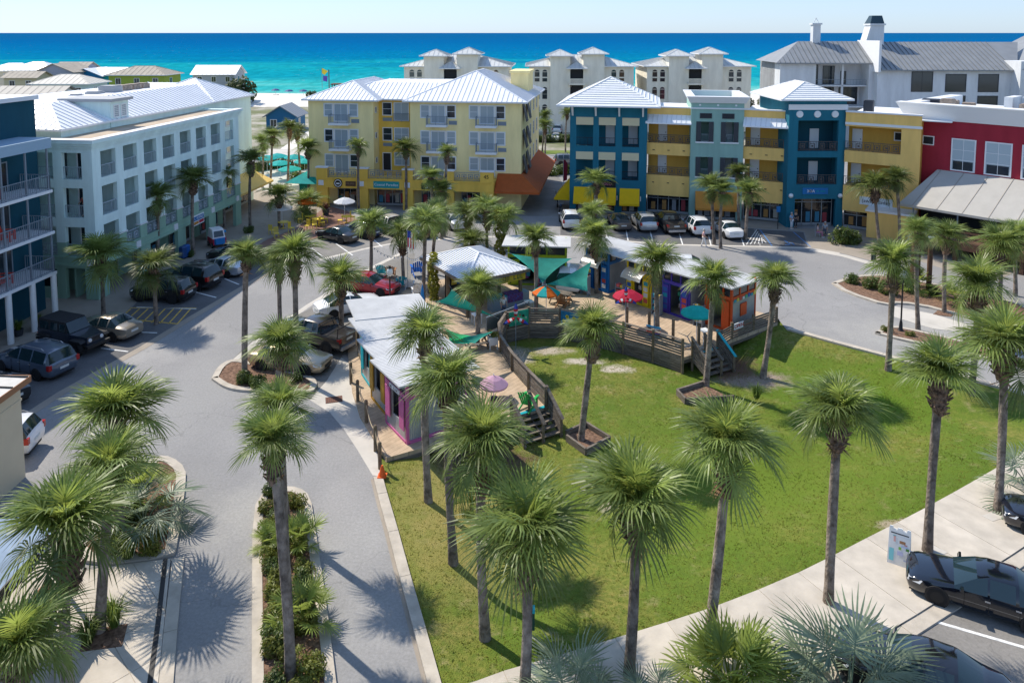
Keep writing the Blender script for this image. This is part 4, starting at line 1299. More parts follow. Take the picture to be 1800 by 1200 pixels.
def hip(parent, x0, x1, y0, y1, ze, slope, cap=None, m=M_WROOF, sm=M_SEAM, step=0.6, fascia=0.16, name='roof', tiles=False, fm=M_TRIM):
    hw, hd = (x1 - x0) / 2, (y1 - y0) / 2
    run = min(hw, hd)
    flat = cap is not None and cap < run
    if flat:
        run = cap
    h = slope * run
    mb = MB()
    a = [(x0, y0, ze), (x1, y0, ze), (x1, y1, ze), (x0, y1, ze)]
    t = [(x0 + run, y0 + run, ze + h), (x1 - run, y0 + run, ze + h), (x1 - run, y1 - run, ze + h), (x0 + run, y1 - run, ze + h)]
    lo = [(p[0], p[1], ze - 0.04) for p in a]
    mb.add(a + t, [(0, 1, 5, 4), (1, 2, 6, 5), (2, 3, 7, 6), (3, 0, 4, 7)] + ([(4, 5, 6, 7)] if flat else []))
    mb.add(lo, [(3, 2, 1, 0)])
    r = mb.build(name, m, parent)
    f = MB()
    f.box(x0 - .02, x1 + .02, y0 - .05, y0 + .03, ze - fascia, ze + .01).box(x0 - .02, x1 + .02, y1 - .03, y1 + .05, ze - fascia, ze + .01)
    f.box(x0 - .05, x0 + .03, y0 + .031, y1 - .031, ze - fascia, ze + .008).box(x1 - .03, x1 + .05, y0 + .031, y1 - .031, ze - fascia, ze + .008)
    f.build('fascia', fm, r)
    s = MB()
    def rows(L, P):
        if tiles:
            n = int(run / step)
            for k in range(1, n):
                d = k * step
                s.bar(P(d, d), P(L - d, d), 0.09, 0.07)
        else:
            n = int(L / step)
            for i in range(1, n):
                c = L * i / n
                q = min(c, L - c, run)
                if q > 0.25:
                    s.bar(P(c, 0), P(c, q), 0.05, 0.07)
    rows(x1 - x0, lambda c, q: (x0 + c, y0 + q, ze + slope * q + .02))
    rows(x1 - x0, lambda c, q: (x0 + c, y1 - q, ze + slope * q + .02))
    rows(y1 - y0, lambda c, q: (x0 + q, y0 + c, ze + slope * q + .02))
    rows(y1 - y0, lambda c, q: (x1 - q, y0 + c, ze + slope * q + .02))
    o = s.build('seam', sm, r); o['kind'] = 'stuff'
    c = MB()
    for i in range(4):
        c.bar(a[i], Vector(t[i]) + Vector((0, 0, .03)), 0.16, 0.08)
    if not flat:
        i, j = (0, 1) if hw > hd else (1, 2)
        if (Vector(t[i]) - Vector(t[j])).length > .1:
            c.bar(t[i], t[j], .16, .08)
    c.build('ridge_cap', m, r)
    return r
def gable(parent, x0, x1, y0, y1, ze, h, m, axis='x', over=0.4, wallm=None, step=0.8):
    """ridge along axis"""
    mb = MB()
    if axis == 'x':
        ym = (y0 + y1) / 2
        A = [(x0 - over, y0 - over, ze - over * h / (ym - y0)), (x1 + over, y0 - over, ze - over * h / (ym - y0)), (x1 + over, ym, ze + h), (x0 - over, ym, ze + h)]
        B = [(x0 - over, y1 + over, ze - over * h / (ym - y0)), (x1 + over, y1 + over, ze - over * h / (ym - y0)), (x1 + over, ym, ze + h), (x0 - over, ym, ze + h)]
        gab = [[(x0, y0, ze), (x0, ym, ze + h * .97), (x0, y1, ze)], [(x1, y0, ze), (x1, y1, ze), (x1, ym, ze + h * .97)]]
    else:
        xm = (x0 + x1) / 2
        A = [(x0 - over, y0 - over, ze - over * h / (xm - x0)), (x0 - over, y1 + over, ze - over * h / (xm - x0)), (xm, y1 + over, ze + h), (xm, y0 - over, ze + h)]
        B = [(x1 + over, y0 - over, ze - over * h / (xm - x0)), (x1 + over, y1 + over, ze - over * h / (xm - x0)), (xm, y1 + over, ze + h), (xm, y0 - over, ze + h)]
        gab = [[(x0, y0, ze), (x1, y0, ze), (xm, y0, ze + h * .97)], [(x0, y1, ze), (xm, y1, ze + h * .97), (x1, y1, ze)]]
    up = Vector((0, 0, 0.12))
    for q in (A, B):
        mb.add(list(q) + [Vector(p) + up for p in q], [(0, 1, 2, 3), (4, 5, 6, 7), (0, 1, 5, 4), (1, 2, 6, 5), (2, 3, 7, 6), (3, 0, 4, 7)])
    r = mb.build('roof', m, parent)
    s = MB()
    for q in (A, B):
        L = (Vector(q[1]) - Vector(q[0])).length
        n = int(L / step)
        for i in range(n + 1):
            t = i / max(1, n)
            s.bar(Vector(q[0]).lerp(Vector(q[1]), t) + up, Vector(q[3]).lerp(Vector(q[2]), t) + up, .05, .08)
    o = s.build('seam', m if m is not M_WROOF else M_SEAM, r); o['kind'] = 'stuff'
    if wallm:
        for g in gab:
            MB().add(g, [(0, 1, 2)]).build('gable_wall', wallm, parent)
    return r
def awning(parent, F, s0, s1, z0, z1, out, m, name='awning', sides=True, t=0.03, skew=0.0):
    mb = MB()
    P = F.P
    a = [P(s0 + skew, -0.03, z1), P(s1, -0.03, z1), P(s1, -out, z0), P(s0, -out, z0)]
    b = [(p[0], p[1], p[2] - t) for p in a]
    mb.add(a + b, [(3, 2, 1, 0), (4, 5, 6, 7), (0, 1, 5, 4), (1, 2, 6, 5), (2, 3, 7, 6), (3, 0, 4, 7)])
    mb.fbox(F, s0, s1, -out - 0.01, -out + 0.01, z0 - 0.22, z0)
    if sides:
        for s in (s0 + .005, s1 - .005):
            mb.add([P(s, -.03, z1 - .04), P(s, -.03, z0 - .2), P(s, -out, z0 - .2), P(s, -out, z0 - .02)], [(0, 1, 2, 3)])
    return mb.build(name, m, parent)
def marks(parent, F, s0, s1, z0, z1, m, d, n=8, seed=1):
    """letter sized strokes for lettering too small to read"""
    rg = random.Random(seed)
    mb = MB()
    w = (s1 - s0) / n
    for i in range(n):
        if rg.random() < .1:
            continue
        a = s0 + w * i
        t = w * .2
        mb.fbox(F, a, a + t, d - .006, d, z0, z1)
        k = rg.randrange(4)
        if k != 0:
            mb.fbox(F, a + t, a + w * .7, d - .006, d, z1 - t, z1)
        if k in (1, 3):
            mb.fbox(F, a + w * .5, a + w * .7, d - .006, d, z0 + t, z1 - t)
        if k != 1:
            mb.fbox(F, a + t, a + w * .7, d - .006, d, z0, z0 + t)
    o = mb.build('lettering', m, parent)
    o['kind'] = 'stuff'
    return o
def sign(parent, F, s0, s1, z0, z1, m, txt=None, tm=None, size=None, d=-0.08, name='sign', w=None):
    o = MB().fbox(F, s0, s1, d, 0.0, z0, z1).build(name, m, parent)
    if txt:
        text_part('lettering', txt, tm or M_SIGNW, o, F, (s0 + s1) / 2, (z0 + z1) / 2, size or (z1 - z0) * 0.7, d - 0.015, width=w)
    return o
def shopfront(parent, F, s0, s1, z0, z1, n, d=0.0, m=M_SHOP):
    g = MB().fbox(F, s0, s1, d, d + 0.05, z0, z1).build('shop_window', m, parent)
    mb = MB()
    for i in range(n + 1):
        c = s0 + (s1 - s0) * i / n
        mb.fbox(F, c - .035, c + .035, d - .05, d, z0, z1)
    mb.fbox(F, s0 + .036, s1 - .036, d - .05, d, z0, z0 + .25).fbox(F, s0 + .036, s1 - .036, d - .045, d, z1 - .5, z1 - .43)
    mb.build('mullion', mat('shop mullion', (0.33, 0.34, 0.35), 0.5), g)
    # goods behind the glass
    rg = random.Random(int(s0 * 10) + n)
    for k in range(n):
        c = s0 + (s1 - s0) * (k + rg.uniform(.25, .75)) / n
        col = rg.choice([(0.35, 0.05, 0.06), (0.05, 0.2, 0.3), (0.4, 0.36, 0.3), (0.25, 0.25, 0.27), (0.05, 0.25, 0.25), (0.4, 0.2, 0.06)])
        MB().fbox(F, c - .22, c + .22, d - .012, d - .001, z0 + .35, z0 + rg.uniform(.9, 1.7)).build('window_display', mat('display %s' % (col,), col, 0.6), g)
    return g
def frame_from(p, q):
    p, q = Vector(p), Vector(q)
    return p, math.atan2(q.y - p.y, q.x - p.x), (q - p).length
FX = Face(0, 0, 1, 0)

# ---------------------------------------------------------------- green and white hotel
C_, a_, L_ = frame_from(G(174, 528), G(423, 394))
hotel = thing('hotel', 'four storey white and sage green hotel with rows of balconies', 'building', (C_.x, C_.y, 0), a_)
LV = [(3.3, 5.55), (6.25, 8.5), (9.15, 11.15)]
L_ = 22.6
bays = [(0.95 + i * 2.68, 0.95 + i * 2.68 + 1.78) for i in range(8)]
ops = [(a, b, lo, hi) for a, b in bays for lo, hi in LV]
arc = [(1.3 + i * 5.36, 1.3 + i * 5.36 + 4.1, 0.0, 2.45) for i in range(4)]
D_ = 10.0
FF = Face(0, D_, 0, -1)
fy = [(0.85, 2.45), (3.15, 4.85), (5.6, 7.3), (8.0, 9.6)]
fbays = [(D_ - b, D_ - a) for a, b in fy]
fops = [(a, b, lo, hi) for a, b in fbays for lo, hi in LV]
farc = [(D_ - 2.6, D_ - 1.0, 0.0, 2.4), (D_ - 5.2, D_ - 3.3, 0.9, 2.3), (D_ - 9, D_ - 6, 0.9, 2.3)]
MB().fwall(FX, 0, L_, 4.35, 11.5, 0, 0.35, ops).fwall(FF, 0, D_ - .35, 4.35, 11.5, 0, 0.35, fops).build('wall', M_MINT, hotel)
MB().fwall(FX, 0, L_, -0.2, 4.35, 0, 0.35, ops + arc).fwall(FF, 0, D_ - .35, -0.2, 4.35, 0, 0.35, fops + farc).build('base_wall', M_SAGE, hotel)
b_ = MB().box(-0.08, L_ + .06, -0.08, 0.0, 2.55, 2.75).box(-0.06, 0, 0, D_, 2.55, 2.75)
b_.box(-0.06, L_ + .05, -0.06, 0.0, 3.2, 3.3).box(-0.05, 0, 0, D_, 3.2, 3.3)
b_.build('band', M_SAGE, hotel)
cap_ = MB()
for i in range(9):
    s = 0.0 if i == 0 else bays[i - 1][1] 
    e = bays[i][0] if i < 8 else L_
    cap_.fbox(FX, s - .05 if i else -0.06, e + .05, -0.07, 0.42, 4.33, 4.45)
cap_.build('pier_cap', M_TRIM, hotel)
MB().box(1.9, L_, 2.0, 2.15, 2.9, 11.5).box(1.9, 2.05, 2.16, D_, 2.9, 11.5).build('back_wall', M_MINT, hotel)
MB().box(0.36, L_, 2.0, 2.15, -.2, 2.9).box(1.9, 2.05, 2.16, D_, -.2, 2.9).build('arcade_wall', M_SAGE, hotel)
fl = MB()
for z in (2.9, 5.85, 8.75):
    fl.box(0.351, L_, 0.351, 1.99, z, z + .22).box(0.351, 1.89, 2.0, D_, z, z + .22)
fl.box(0.351, L_, 0.351, 1.99, 11.3, 11.49).box(.351, 1.89, 2, D_, 11.3, 11.49)
for i in range(7):
    c = (bays[i][1] + bays[i + 1][0]) / 2
    fl.box(c - .09, c + .09, 0.36, 1.98, 3.13, 11.29)
fl.build('balcony_floor', M_MINT, hotel)
for (lo, hi) in LV:
    for i, (a, b) in enumerate(bays):
        railing(hotel, FX, a, b, 0.12, lo - .12, 1.05, step=0.14, m=M_HRAIL, orn=2 if lo < 4 else 0)
        d = MB().box(a + .1, a + 1.75, 1.93, 1.995, lo - .1, lo + 2.0).build('balcony_door', M_GLASS, hotel)  # door glass widened across the bay, its dark colour adds shade to the recess
        MB().box(a + .04, a + .1, 1.92, 1.995, lo - .1, lo + 2.06).box(a + 1.75, a + 1.81, 1.92, 1.995, lo - .1, lo + 2.06).box(a + .9, a + .95, 1.915, 1.929, lo - .1, lo + 2.0).build('frame', M_TRIM, d)
    for a, b in fbays:
        railing(hotel, FF, a, b, 0.17, lo - .12, 1.05, step=0.14, m=M_HRAIL, orn=2 if lo < 4 else 0)
        MB().fbox(FF, a + .3, b - .3, 1.84, 1.89, lo - .1, lo + 2.0).build('balcony_door', M_GLASS, hotel)
for (a, b, lo, hi) in arc:
    shopfront(hotel, FX, a + .5, b - .3, 0.1, 2.4, 3, 1.93)
shopfront(hotel, FF, D_ - 2.4, D_ - 1.2, 0.05, 2.35, 1, 1.4)
MB().fbox(FF, D_ - 9.0, D_ - 6.0, .1, .14, .9, 2.3).fbox(FF, D_ - 5.2, D_ - 3.3, .1, .14, .9, 2.3).build('shop_window', M_SHOP, hotel)
co = MB()
for (z0, z1, e) in ((11.5, 11.68, 0.10), (11.68, 11.88, 0.2), (11.88, 12.1, 0.34)):
    co.box(-e, L_ + e, -e, 0.5 - e * .2, z0, z1).box(-e, 0.5 - e * .2, 0.5 - e * .2 + .001, D_, z0, z1).box(L_ - .3, L_ + e, 0.5 - e * .2 + .001, 3.9, z0, z1)
co.build('cornice', M_MINT, hotel)
MB().box(-.36, L_ + .36, -.36, .42, 12.1, 12.17).box(-.36, .42, .421, D_, 12.1, 12.17).build('coping', M_TRIM, hotel)
MB().box(.3, L_, .3, 3.95, 11.7, 11.95).box(.3, 2.2, 3.4, D_, 11.7, 11.94).build('flat_roof', M_BEIGER, hotel)
MB().box(2.0, 33.5, 3.9, 18, 0.0, 12.6).build('main_block', M_MINT, hotel)
hip(hotel, 1.6, 34.0, 3.62, 18.5, 12.65, 0.42, cap=3.9, step=0.62)
hip(hotel, 24.5, 34.02, 3.6, 13.5, 12.66, 0.46, step=0.62)
tw = MB().box(7.8, 10.2, 3.8, 8.0, 12.0, 14.2).build('roof_tower', M_MINT, hotel)
MB().box(7.5, 10.5, 3.5, 8.4, 14.2, 14.45).build('tower_roof', M_ACG, hotel)
FT = Face(0, 3.8, 1, 0)
for s in (8.15, 9.15):
    window(hotel, FT, s, s + .75, 12.8, 13.9, 1, 6, M_TRIM, M_GLASSB, name='louvre')
FM = Face(0, 3.9, 1, 0)
for z in (3.9, 6.6, 9.6):
    window(hotel, FM, 23.6, 24.5, z, z + 1.55)
    window(hotel, FM, 27.3, 29.2, z, z + 1.55, 2, 2, pm=M_GLASSB)
awning(hotel, FM, 22.7, 33.4, 2.5, 3.7, 2.6, mat('pale yellow awning', (0.72, 0.50, 0.16), 0.8, var=0.05), sides=True)
shopfront(hotel, FM, 23.2, 32.5, 0.1, 2.4, 6, -0.06)
s_ = sign(hotel, FX, 13.2, 15.1, 2.15, 3.1, M_SIGNW)
MB().fbox(FX, 13.3, 15.0, -.095, -.081, 2.6, 2.98).build('blue_print', M_SIGNB, s_)
marks(s_, FX, 13.4, 14.95, 2.68, 2.9, M_SIGNW, -.096, 8, 2)
MB().fbox(FX, 13.3, 14.1, -.095, -.081, 2.25, 2.5).build('gold_print', M_AWO2, s_)
MB().fbox(FX, 14.2, 15.0, -.095, -.081, 2.25, 2.52).build('red_print', mat('red print', (0.45, 0.02, 0.05), 0.6), s_)
for s in (5.0, 10.4, 16.8, 21.8):
    sign(hotel, FX, s - .28, s + .28, 2.62, 3.15, M_SIGNW, d=-.1, name='light_plaque')
sign(hotel, FF, D_ - .75, D_ - .2, 2.62, 3.15, M_SIGNW, d=-.1, name='light_plaque')
for k, (x, y, w, h, m) in enumerate([(14.5, 10, 1.2, .6, M_ACG), (16.5, 9.8, 1.5, 1.0, M_ACG), (18.6, 10, 1.3, .9, M_AC), (20.2, 10, 1.2, .9, M_AC), (21.8, 10, 1.1, .9, M_AC), (12.5, 10.4, .9, .5, M_ACG)]):
    u = tag(MB().box(-w / 2, w / 2, -w / 2, w / 2, 0, h).box(-w / 2 + .1, w / 2 - .1, -w / 2 + .1, w / 2 - .1, h, h + .08).build('roof_unit', m), ['small grey', 'squat grey', 'left brown', 'middle brown', 'right brown', 'tiny grey'][k] + ' air conditioning unit on the hotel roof', 'roof unit', 'hotel roof units')
    u.location = hotel.matrix_basis @ Vector((0, 0, 0))
    ca, sa = math.cos(a_), math.sin(a_)
    u.location = (C_.x + ca * x - sa * y, C_.y + sa * x + ca * y, 13.85)
    u.rotation_euler.z = a_

# ---------------------------------------------------------------- teal blue building at the left edge
Pc = G(97, 563)
bl = thing('apartment_building', 'dark teal building with white balcony slabs at left picture edge', 'building', (Pc.x, Pc.y, 0), a_)
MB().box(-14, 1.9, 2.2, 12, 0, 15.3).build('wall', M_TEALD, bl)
MB().box(-14.2, 2.1, 2.0, 12, 15.3, 15.6).build('roof_edge', M_TRIM, bl)
MB().box(-14, .25, -.25, 2.19, 12.15, 12.85).build('roof_slab', mat('pale blue fascia', (0.30, 0.42, 0.52), 0.6), bl)
for z in (3.3, 6.15, 9.05):
    MB().box(-14, .2, -.2, 2.19, z, z + .2).build('balcony_slab', M_TRIM, bl)
    railing(bl, FX, -14, .1, -.1, z + .2, 1.05, step=.16)
    railing(bl, Face(.1, -.1, 0, 1), 0, 2.2, 0, z + .2, 1.05, step=.16)
    for x in (-2.4, -5.6, -8.8):
        window(bl, Face(0, 2.2, 1, 0), x, x + 1.5, z + .2, z + 2.3, 2, 1, M_METALRAIL, M_GLASS, name='balcony_door')
for x in (-.0, -1.95, -4.0, -6.2, -8.4):
    MB().tube([(x, -.05, 0), (x, -.05, 3.3)], .19, 12).build('column', M_WHITE, bl)
    MB().box(x - .05, x + .05, -.1, 0, 3.5, 12.15).build('post', M_METALRAIL, bl)
shopfront(bl, Face(0, 2.2, 1, 0), -9, -2.5, .1, 2.6, 5, -.08)

# small cream building with metal roof, lower left
cb = thing('small_building', 'cream stuccoed building with pale metal roof at left picture edge', 'building', (*G(45, 838), 0), R(90))
MB().box(-12, 0, 0, 8, 0, 4.49).box(-12, 0.03, -.03, 8, 3.6, 3.7).build('wall', mat('pale cream stucco', (0.62, 0.53, 0.38), 0.85, var=.05, scale=.6), cb)
rf = MB().hexa([(-12.6, -.3, 4.5), (.25, -.3, 4.5), (.25, 8, 4.9), (-12.6, 8, 4.9)], [(-12.6, -.3, 4.62), (.25, -.3, 4.62), (.25, 8, 5.02), (-12.6, 8, 5.02)]).build('roof', mat('pale roof sheet', (.52, .5, .46), .6, var=.1), cb)
MB().box(-12.6, .28, -.34, -.301, 4.36, 4.64).box(.251, .29, -.3, 8, 4.4, 4.66).build('eave_board', mat('cedar board', (.33, .16, .08), .8), rf)
sm_ = MB()
for i in range(12):
    sm_.bar((.1 - i * 1.0, -.3, 4.65), (.1 - i * 1.0, 8, 5.05), .06, .06)
o = sm_.build('seam', M_BLACK, rf); o['kind'] = 'stuff'
window(cb, FX, -4, -2.5, 1, 2.6)
cn = thing('canopy', 'grey blue flat canopy with black lettered fascia at lower left edge', 'canopy', (-15.5, 24.6, 0), R(90))
MB().box(-8, 0, .06, 5.5, 3.0, 3.1).build('canopy_cover', mat('blue grey canvas', (.22, .29, .38), .8, var=.2, scale=1), cn)
fb = MB().box(-8, 0, 0, .055, 2.72, 3.18).box(-.055, 0, .056, 5.5, 2.72, 3.16).build('fascia', M_BLACK, cn)
text_part('lettering', "CHEF'S TABLE", M_SIGNW, fb, FX, -2.0, 2.95, .42, -.02)
for (x, y) in ((-.1, .15), (-4, .15), (-7.8, .15), (-.1, 5.3), (-7.8, 5.3)):
    MB().box(x - .05, x + .05, y - .05, y + .05, 0, 3.0).build('post', M_BLACK, cn)
MB().box(-7.6, -.5, .5, .75, .03, 1.0).build('low_wall', mat('terracotta stucco', (.36, .16, .09), .85), cn)

# ---------------------------------------------------------------- pale yellow building
Yp, ya, YL = Vector((-23.9, 86.3)), math.atan2(-3.6, 24.9), 25.2
yb = thing('hotel', 'pale yellow four storey building with gold arcade and white hip roofs', 'building', (Yp.x, Yp.y, 0), ya)
MB().box(0, 7.9, 0, 16, 0, 12.25).build('wall', M_YEL, yb)
MB().box(12.3, 25.2, 0.0, 18.5, 0, 12.25).build('wall', M_YEL, yb)
MB().box(7.9, 12.3, 2.0, 16.5, 0, 12.24).build('recess_wall', M_GOLD, yb)
hip(yb, -.55, 8.6, -.6, 16.6, 12.3, .42, step=.5)
hip(yb, 11.6, 25.9, -.65, 19.2, 12.3, .43, step=.55)
hip(yb, 2.0, 22, 1.4, 16.6, 12.28, .42, cap=4.0, step=.55)
MB().box(22.7, 24.9, 9.0, 14.0, 12.2, 15.0).box(22.55, 25.05, 8.85, 14.15, 15.0, 15.3).build('chimney', M_YEL, yb)
def window_group(F, c, z, bal=True, ac=True):
    fr = MB()
    wr_ = random.Random(int(c * 10 + z * 7))
    window(yb, F, c - 2.1, c - .95, z + .15, z + 1.75, 1, 2, fw=.13, pm=wr_.choice([M_GLASS, M_GLASSB, M_GLASSB]))
    window(yb, F, c + .95, c + 2.1, z + .15, z + 1.75, 1, 2, fw=.13, pm=wr_.choice([M_GLASS, M_GLASSB, M_GLASSB]))
    dr = window(yb, F, c - .9, c + .9, z - .45, z + 1.75, 2, 1, name='french_door', fw=.14, pm=M_GLASSB)
    if bal:
        b = MB().fbox(F, c - 1.2, c + 1.2, -1.0, 0, z - .75, z - .5).build('balcony', M_TRIM, yb)
        railing(b, F, c - 1.15, c + 1.15, -.95, z - .5, 1.0, step=.13, ends=.92)
        MB().fbox(F, c + 1.25, c + 2.2, -.05, 0, z - .55, z - .1).build('wall_unit', M_METALRAIL, yb)
for z in (10.1, 7.1, 4.15):
    for c in (4.0, 15.6, 21.3):
        window_group(FX, c, z, z > 5)
    FR_ = Face(0, 2.0, 1, 0)
    window(yb, FR_, 8.35, 9.55, z + .15, z + 1.75, 1, 2) if z > 5 else window(yb, FR_, 8.3, 9.4, z - .5, z + 1.7, 1, 1, pm=M_DARK, name='door')
    window(yb, FR_, 9.75, 11.6, z - (.45 if z > 9 else -.15), z + 1.75, 2, 1 if z > 9 else 2, pm=M_GLASSB)
    if z > 9:
        railing(yb, FR_, 9.7, 11.65, -.15, z - .55, 1.0, step=.13)
    MB().fbox(FR_, 8.4, 9.5, -.05, 0, z - .5, z - .1).build('wall_unit', M_METALRAIL, yb) if z > 5 else None
    window(yb, Face(7.9, 0, 0, 1), .6, 1.2, z + .6, z + 1.3, 1, 1, fw=.07)
    FS = Face(25.2, 0, 0, 1)
    for s in (1.0, 4.3):
        w_ = MB().hexa([FS.P(s, -.5, z - .2), FS.P(s + 1.7, -.5, z - .2), FS.P(s + 1.7, -.44, z - .2), FS.P(s, -.44, z - .2)], [FS.P(s, -.06, z + 1.8), FS.P(s + 1.7, -.06, z + 1.8), FS.P(s + 1.7, 0, z + 1.8), FS.P(s, 0, z + 1.8)]).build('hinged_shutter', M_SHUT, yb)
    for s in (8, 11.5, 15):
        window(yb, FS, s, s + 1.1, z, z + 1.7)
# gold arcade in front
FA = Face(0, -2.3, 1, 0)
pil = [(1.8, 3.1), (6.6, 7.9), (12.0, 13.2), (16.8, 17.9), (20.9, 22.4)]
aops = [(pil[i][1], pil[i + 1][0], -.2, 2.35) for i in range(4)]
MB().fwall(FA, 1.8, 22.4, -.2, 3.35, 0, .5, aops).box(1.8, 2.3, -1.79, 0, 2.35, 3.35).box(21.9, 22.4, -1.79, -.01, 0, 3.35).build('arcade', M_GOLD, yb)
MB().box(1.75, 22.45, -2.36, 0, 3.36, 3.5).box(1.75, 22.45, -2.35, -2.3, 2.35, 2.45).build('arcade_band', M_GOLD, yb)
for (a, b) in pil:
    t = MB().fbox(FA, a, b, .0, .5, 3.5, 4.6).build('terrace_pier', M_GOLD, yb)
    MB().fbox(FA, a - .07, b + .07, -.07, .57, 4.6, 4.75).build('cap', M_TRIM, t)
for i in range(4):
    railing(yb, FA, pil[i][1] + .02, pil[i + 1][0] - .02, .2, 3.5, 1.0, step=.14, orn=4)
    shopfront(yb, Face(0, 0, 1, 0), pil[i][1] + .5, pil[i + 1][0], .05, 2.3, 4, -.3)
    sign(yb, FA, pil[i][0] + .25, pil[i][0] + .85, 2.62, 3.2, M_SIGNW, d=-.09, name='light_plaque')
rs = MB().lathe([(0.0, -.1), (.52, -.1), (.52, 0)], 20, c=(4.4, -2.3, 2.9), axis='y').build('round_sign', M_BLACK, yb, smooth=40)
MB().lathe([(.34, -.11), (.42, -.11)], 20, c=(4.4, -2.3, 2.9), axis='y').build('ring', M_SIGNW, rs)
MB().fbox(FA, 4.2, 4.6, -.115, -.1, 2.78, 2.95).build('logo', M_SIGNW, rs)
marks(sign(yb, FA, 5.3, 6.5, 2.6, 3.15, M_BROWN), FA, 5.42, 6.4, 2.78, 2.98, mat('dull gold', (.3, .2, .1), .6), -.085, 7, 3)
sign(yb, FA, 8.6, 11.6, 2.5, 3.25, M_SIGNT, 'Coastal Paradise', M_SIGNW, .42)
sign(yb, FA, 14.2, 16.8, 2.5, 3.2, M_BLACK, 'SOUL', M_SIGNW, .7)
text_part('house_number', '45', M_BLACK, yb, FA, 21.6, 4.05, .6, -.02)
aw = [(22.5, -.03, 4.1), (25.23, -.03, 4.1), (25.23, 18, 4.1), (22.5, -2.3, 2.5), (27.5, -2.3, 2.5), (27.5, 18, 2.5)]
MB().add(aw, [(3, 4, 1, 0), (4, 5, 2, 1)]).add([(p[0], p[1], p[2] - .04) for p in aw], [(0, 1, 4, 3), (1, 2, 5, 4)]).box(22.5, 27.5, -2.32, -2.29, 2.25, 2.5).box(27.49, 27.52, -2.28, 18, 2.25, 2.5).build('awning', M_AWO, yb)

# teal tent and pool garden beside it: built with the furniture

# ---------------------------------------------------------------- blue, tan and sage shops
def tower(nm, lab, p, q, depth, h, m, z0=-.2):
    o, a, L = frame_from(G(*p), G(*q))
    t = thing(nm, lab, 'building', (o.x, o.y, 0), a)
    return t, L
def gallery(t, F, s0, s1, rows, wallm, spm, depth=1.6, doors=(), doorw=.95, orn=True):
    """open access galleries between spandrels"""
    for k, (lo, hi) in enumerate(rows):
        railing(t, F, s0, s1, .1, lo, .95, step=.16, orn=int((s1 - s0) / .8) if orn else 0, m=mat('dark rail', (.10, .09, .085), .6))
        for d in doors:
            dd = MB().fbox(F, d, d + doorw, depth - .07, depth, lo, lo + 2.05).build('door', M_DOORW, t)
            MB().fbox(F, d + doorw - .18, d + doorw - .1, depth - .13, depth - .07, lo + .95, lo + 1.05).build('handle', M_BLACK, dd)
# tower 1
t1, W1 = tower('shop_building', 'teal blue corner tower with white hip roof and yellow awnings', (1001, 373), (1135, 379), 9, 12, M_TEALB)
cols = [(.7, 2.55), (3.2, 5.0), (5.75, 7.55)]
rows1 = [(7.55, 9.9), (3.85, 6.05)]
o1 = [(a, b, lo, hi) for a, b in cols for lo, hi in rows1] + [(a, b, -.2, 2.2) for a, b in cols]
W1 = max(W1, 8.3)
MB().fwall(FX, 0, W1, -.2, 12.0, 0, .35, o1).fwall(Face(0, 9, 0, -1), 0, 8.65, -.2, 12, 0, .35, [(5.6, 8.0, 7.55, 9.9), (5.6, 8.0, 3.85, 6.05), (1.5, 4, 7.55, 9.9), (1.5, 4, 3.85, 6.05)]).box(W1 - .35, W1, .36, 9, -.2, 12).box(.35, W1 - .35, 8.65, 9, -.2, 12).build('wall', M_TEALB, t1)
MB().box(.36, W1 - .36, .36, 8.6, 7.0, 7.3).box(.36, W1 - .36, .36, 8.6, 3.3, 3.6).box(.36, W1 - .36, .36, 8.6, 10.6, 10.8).box(.36, W1 - .36, 2.4, 2.5, -.2, 10.6).build('inner_floor', M_TEALB, t1)
for lo, hi in rows1:
    for i, (a, b) in enumerate(cols):
        MB().fbox(FX, a - .02, b + .02, -.06, .0, hi, hi + .85).build('panel', M_CPANEL, t1)
        railing(t1, FX, a, b, .1, lo, .95, step=.15, m=M_BLACK)
        if i:
            MB().box(a + .6, a + 1.6, 2.33, 2.395, lo, lo + 2.05).build('door', M_DOORW, t1)
for i, (a, b) in enumerate(cols):
    awning(t1, FX, a - .2, b + .15, 1.45, 2.95, 1.1, M_AWY)
    shopfront(t1, FX, a, b, .05, 2.15, 2, .3)
    MB().fbox(FX, b + .2, b + .32, -.16, 0, 1.6, 2.1).build('wall_lamp', M_SIGNW, t1)
awning(t1, Face(0, 9, 0, -1), 4.6, 8.6, 1.45, 3.6, 1.8, M_AWY)
sg = sign(t1, FX, 3.1, 5.1, 3.0, 3.75, M_BLACK, 'SOLO', mat('pink letters', (.6, .2, .25), .5), .45)
hip(t1, -1.35, W1 + 1.35, -1.35, 10.4, 12.15, .5, m=M_WHITE, sm=M_TRIM, step=.42, tiles=True)
for s in (.3, 2.85, 5.4, 7.95):
    MB().add([FX.P(s - .09, 0, 10.9), FX.P(s + .09, 0, 10.9), FX.P(s + .09, -.22, 10.9), FX.P(s - .09, -.22, 10.9), FX.P(s - .09, 0, 12.0), FX.P(s + .09, 0, 12.0), FX.P(s + .09, -1.0, 12.0), FX.P(s - .09, -1.0, 12.0)], BOXF).build('bracket', M_TRIM, t1)
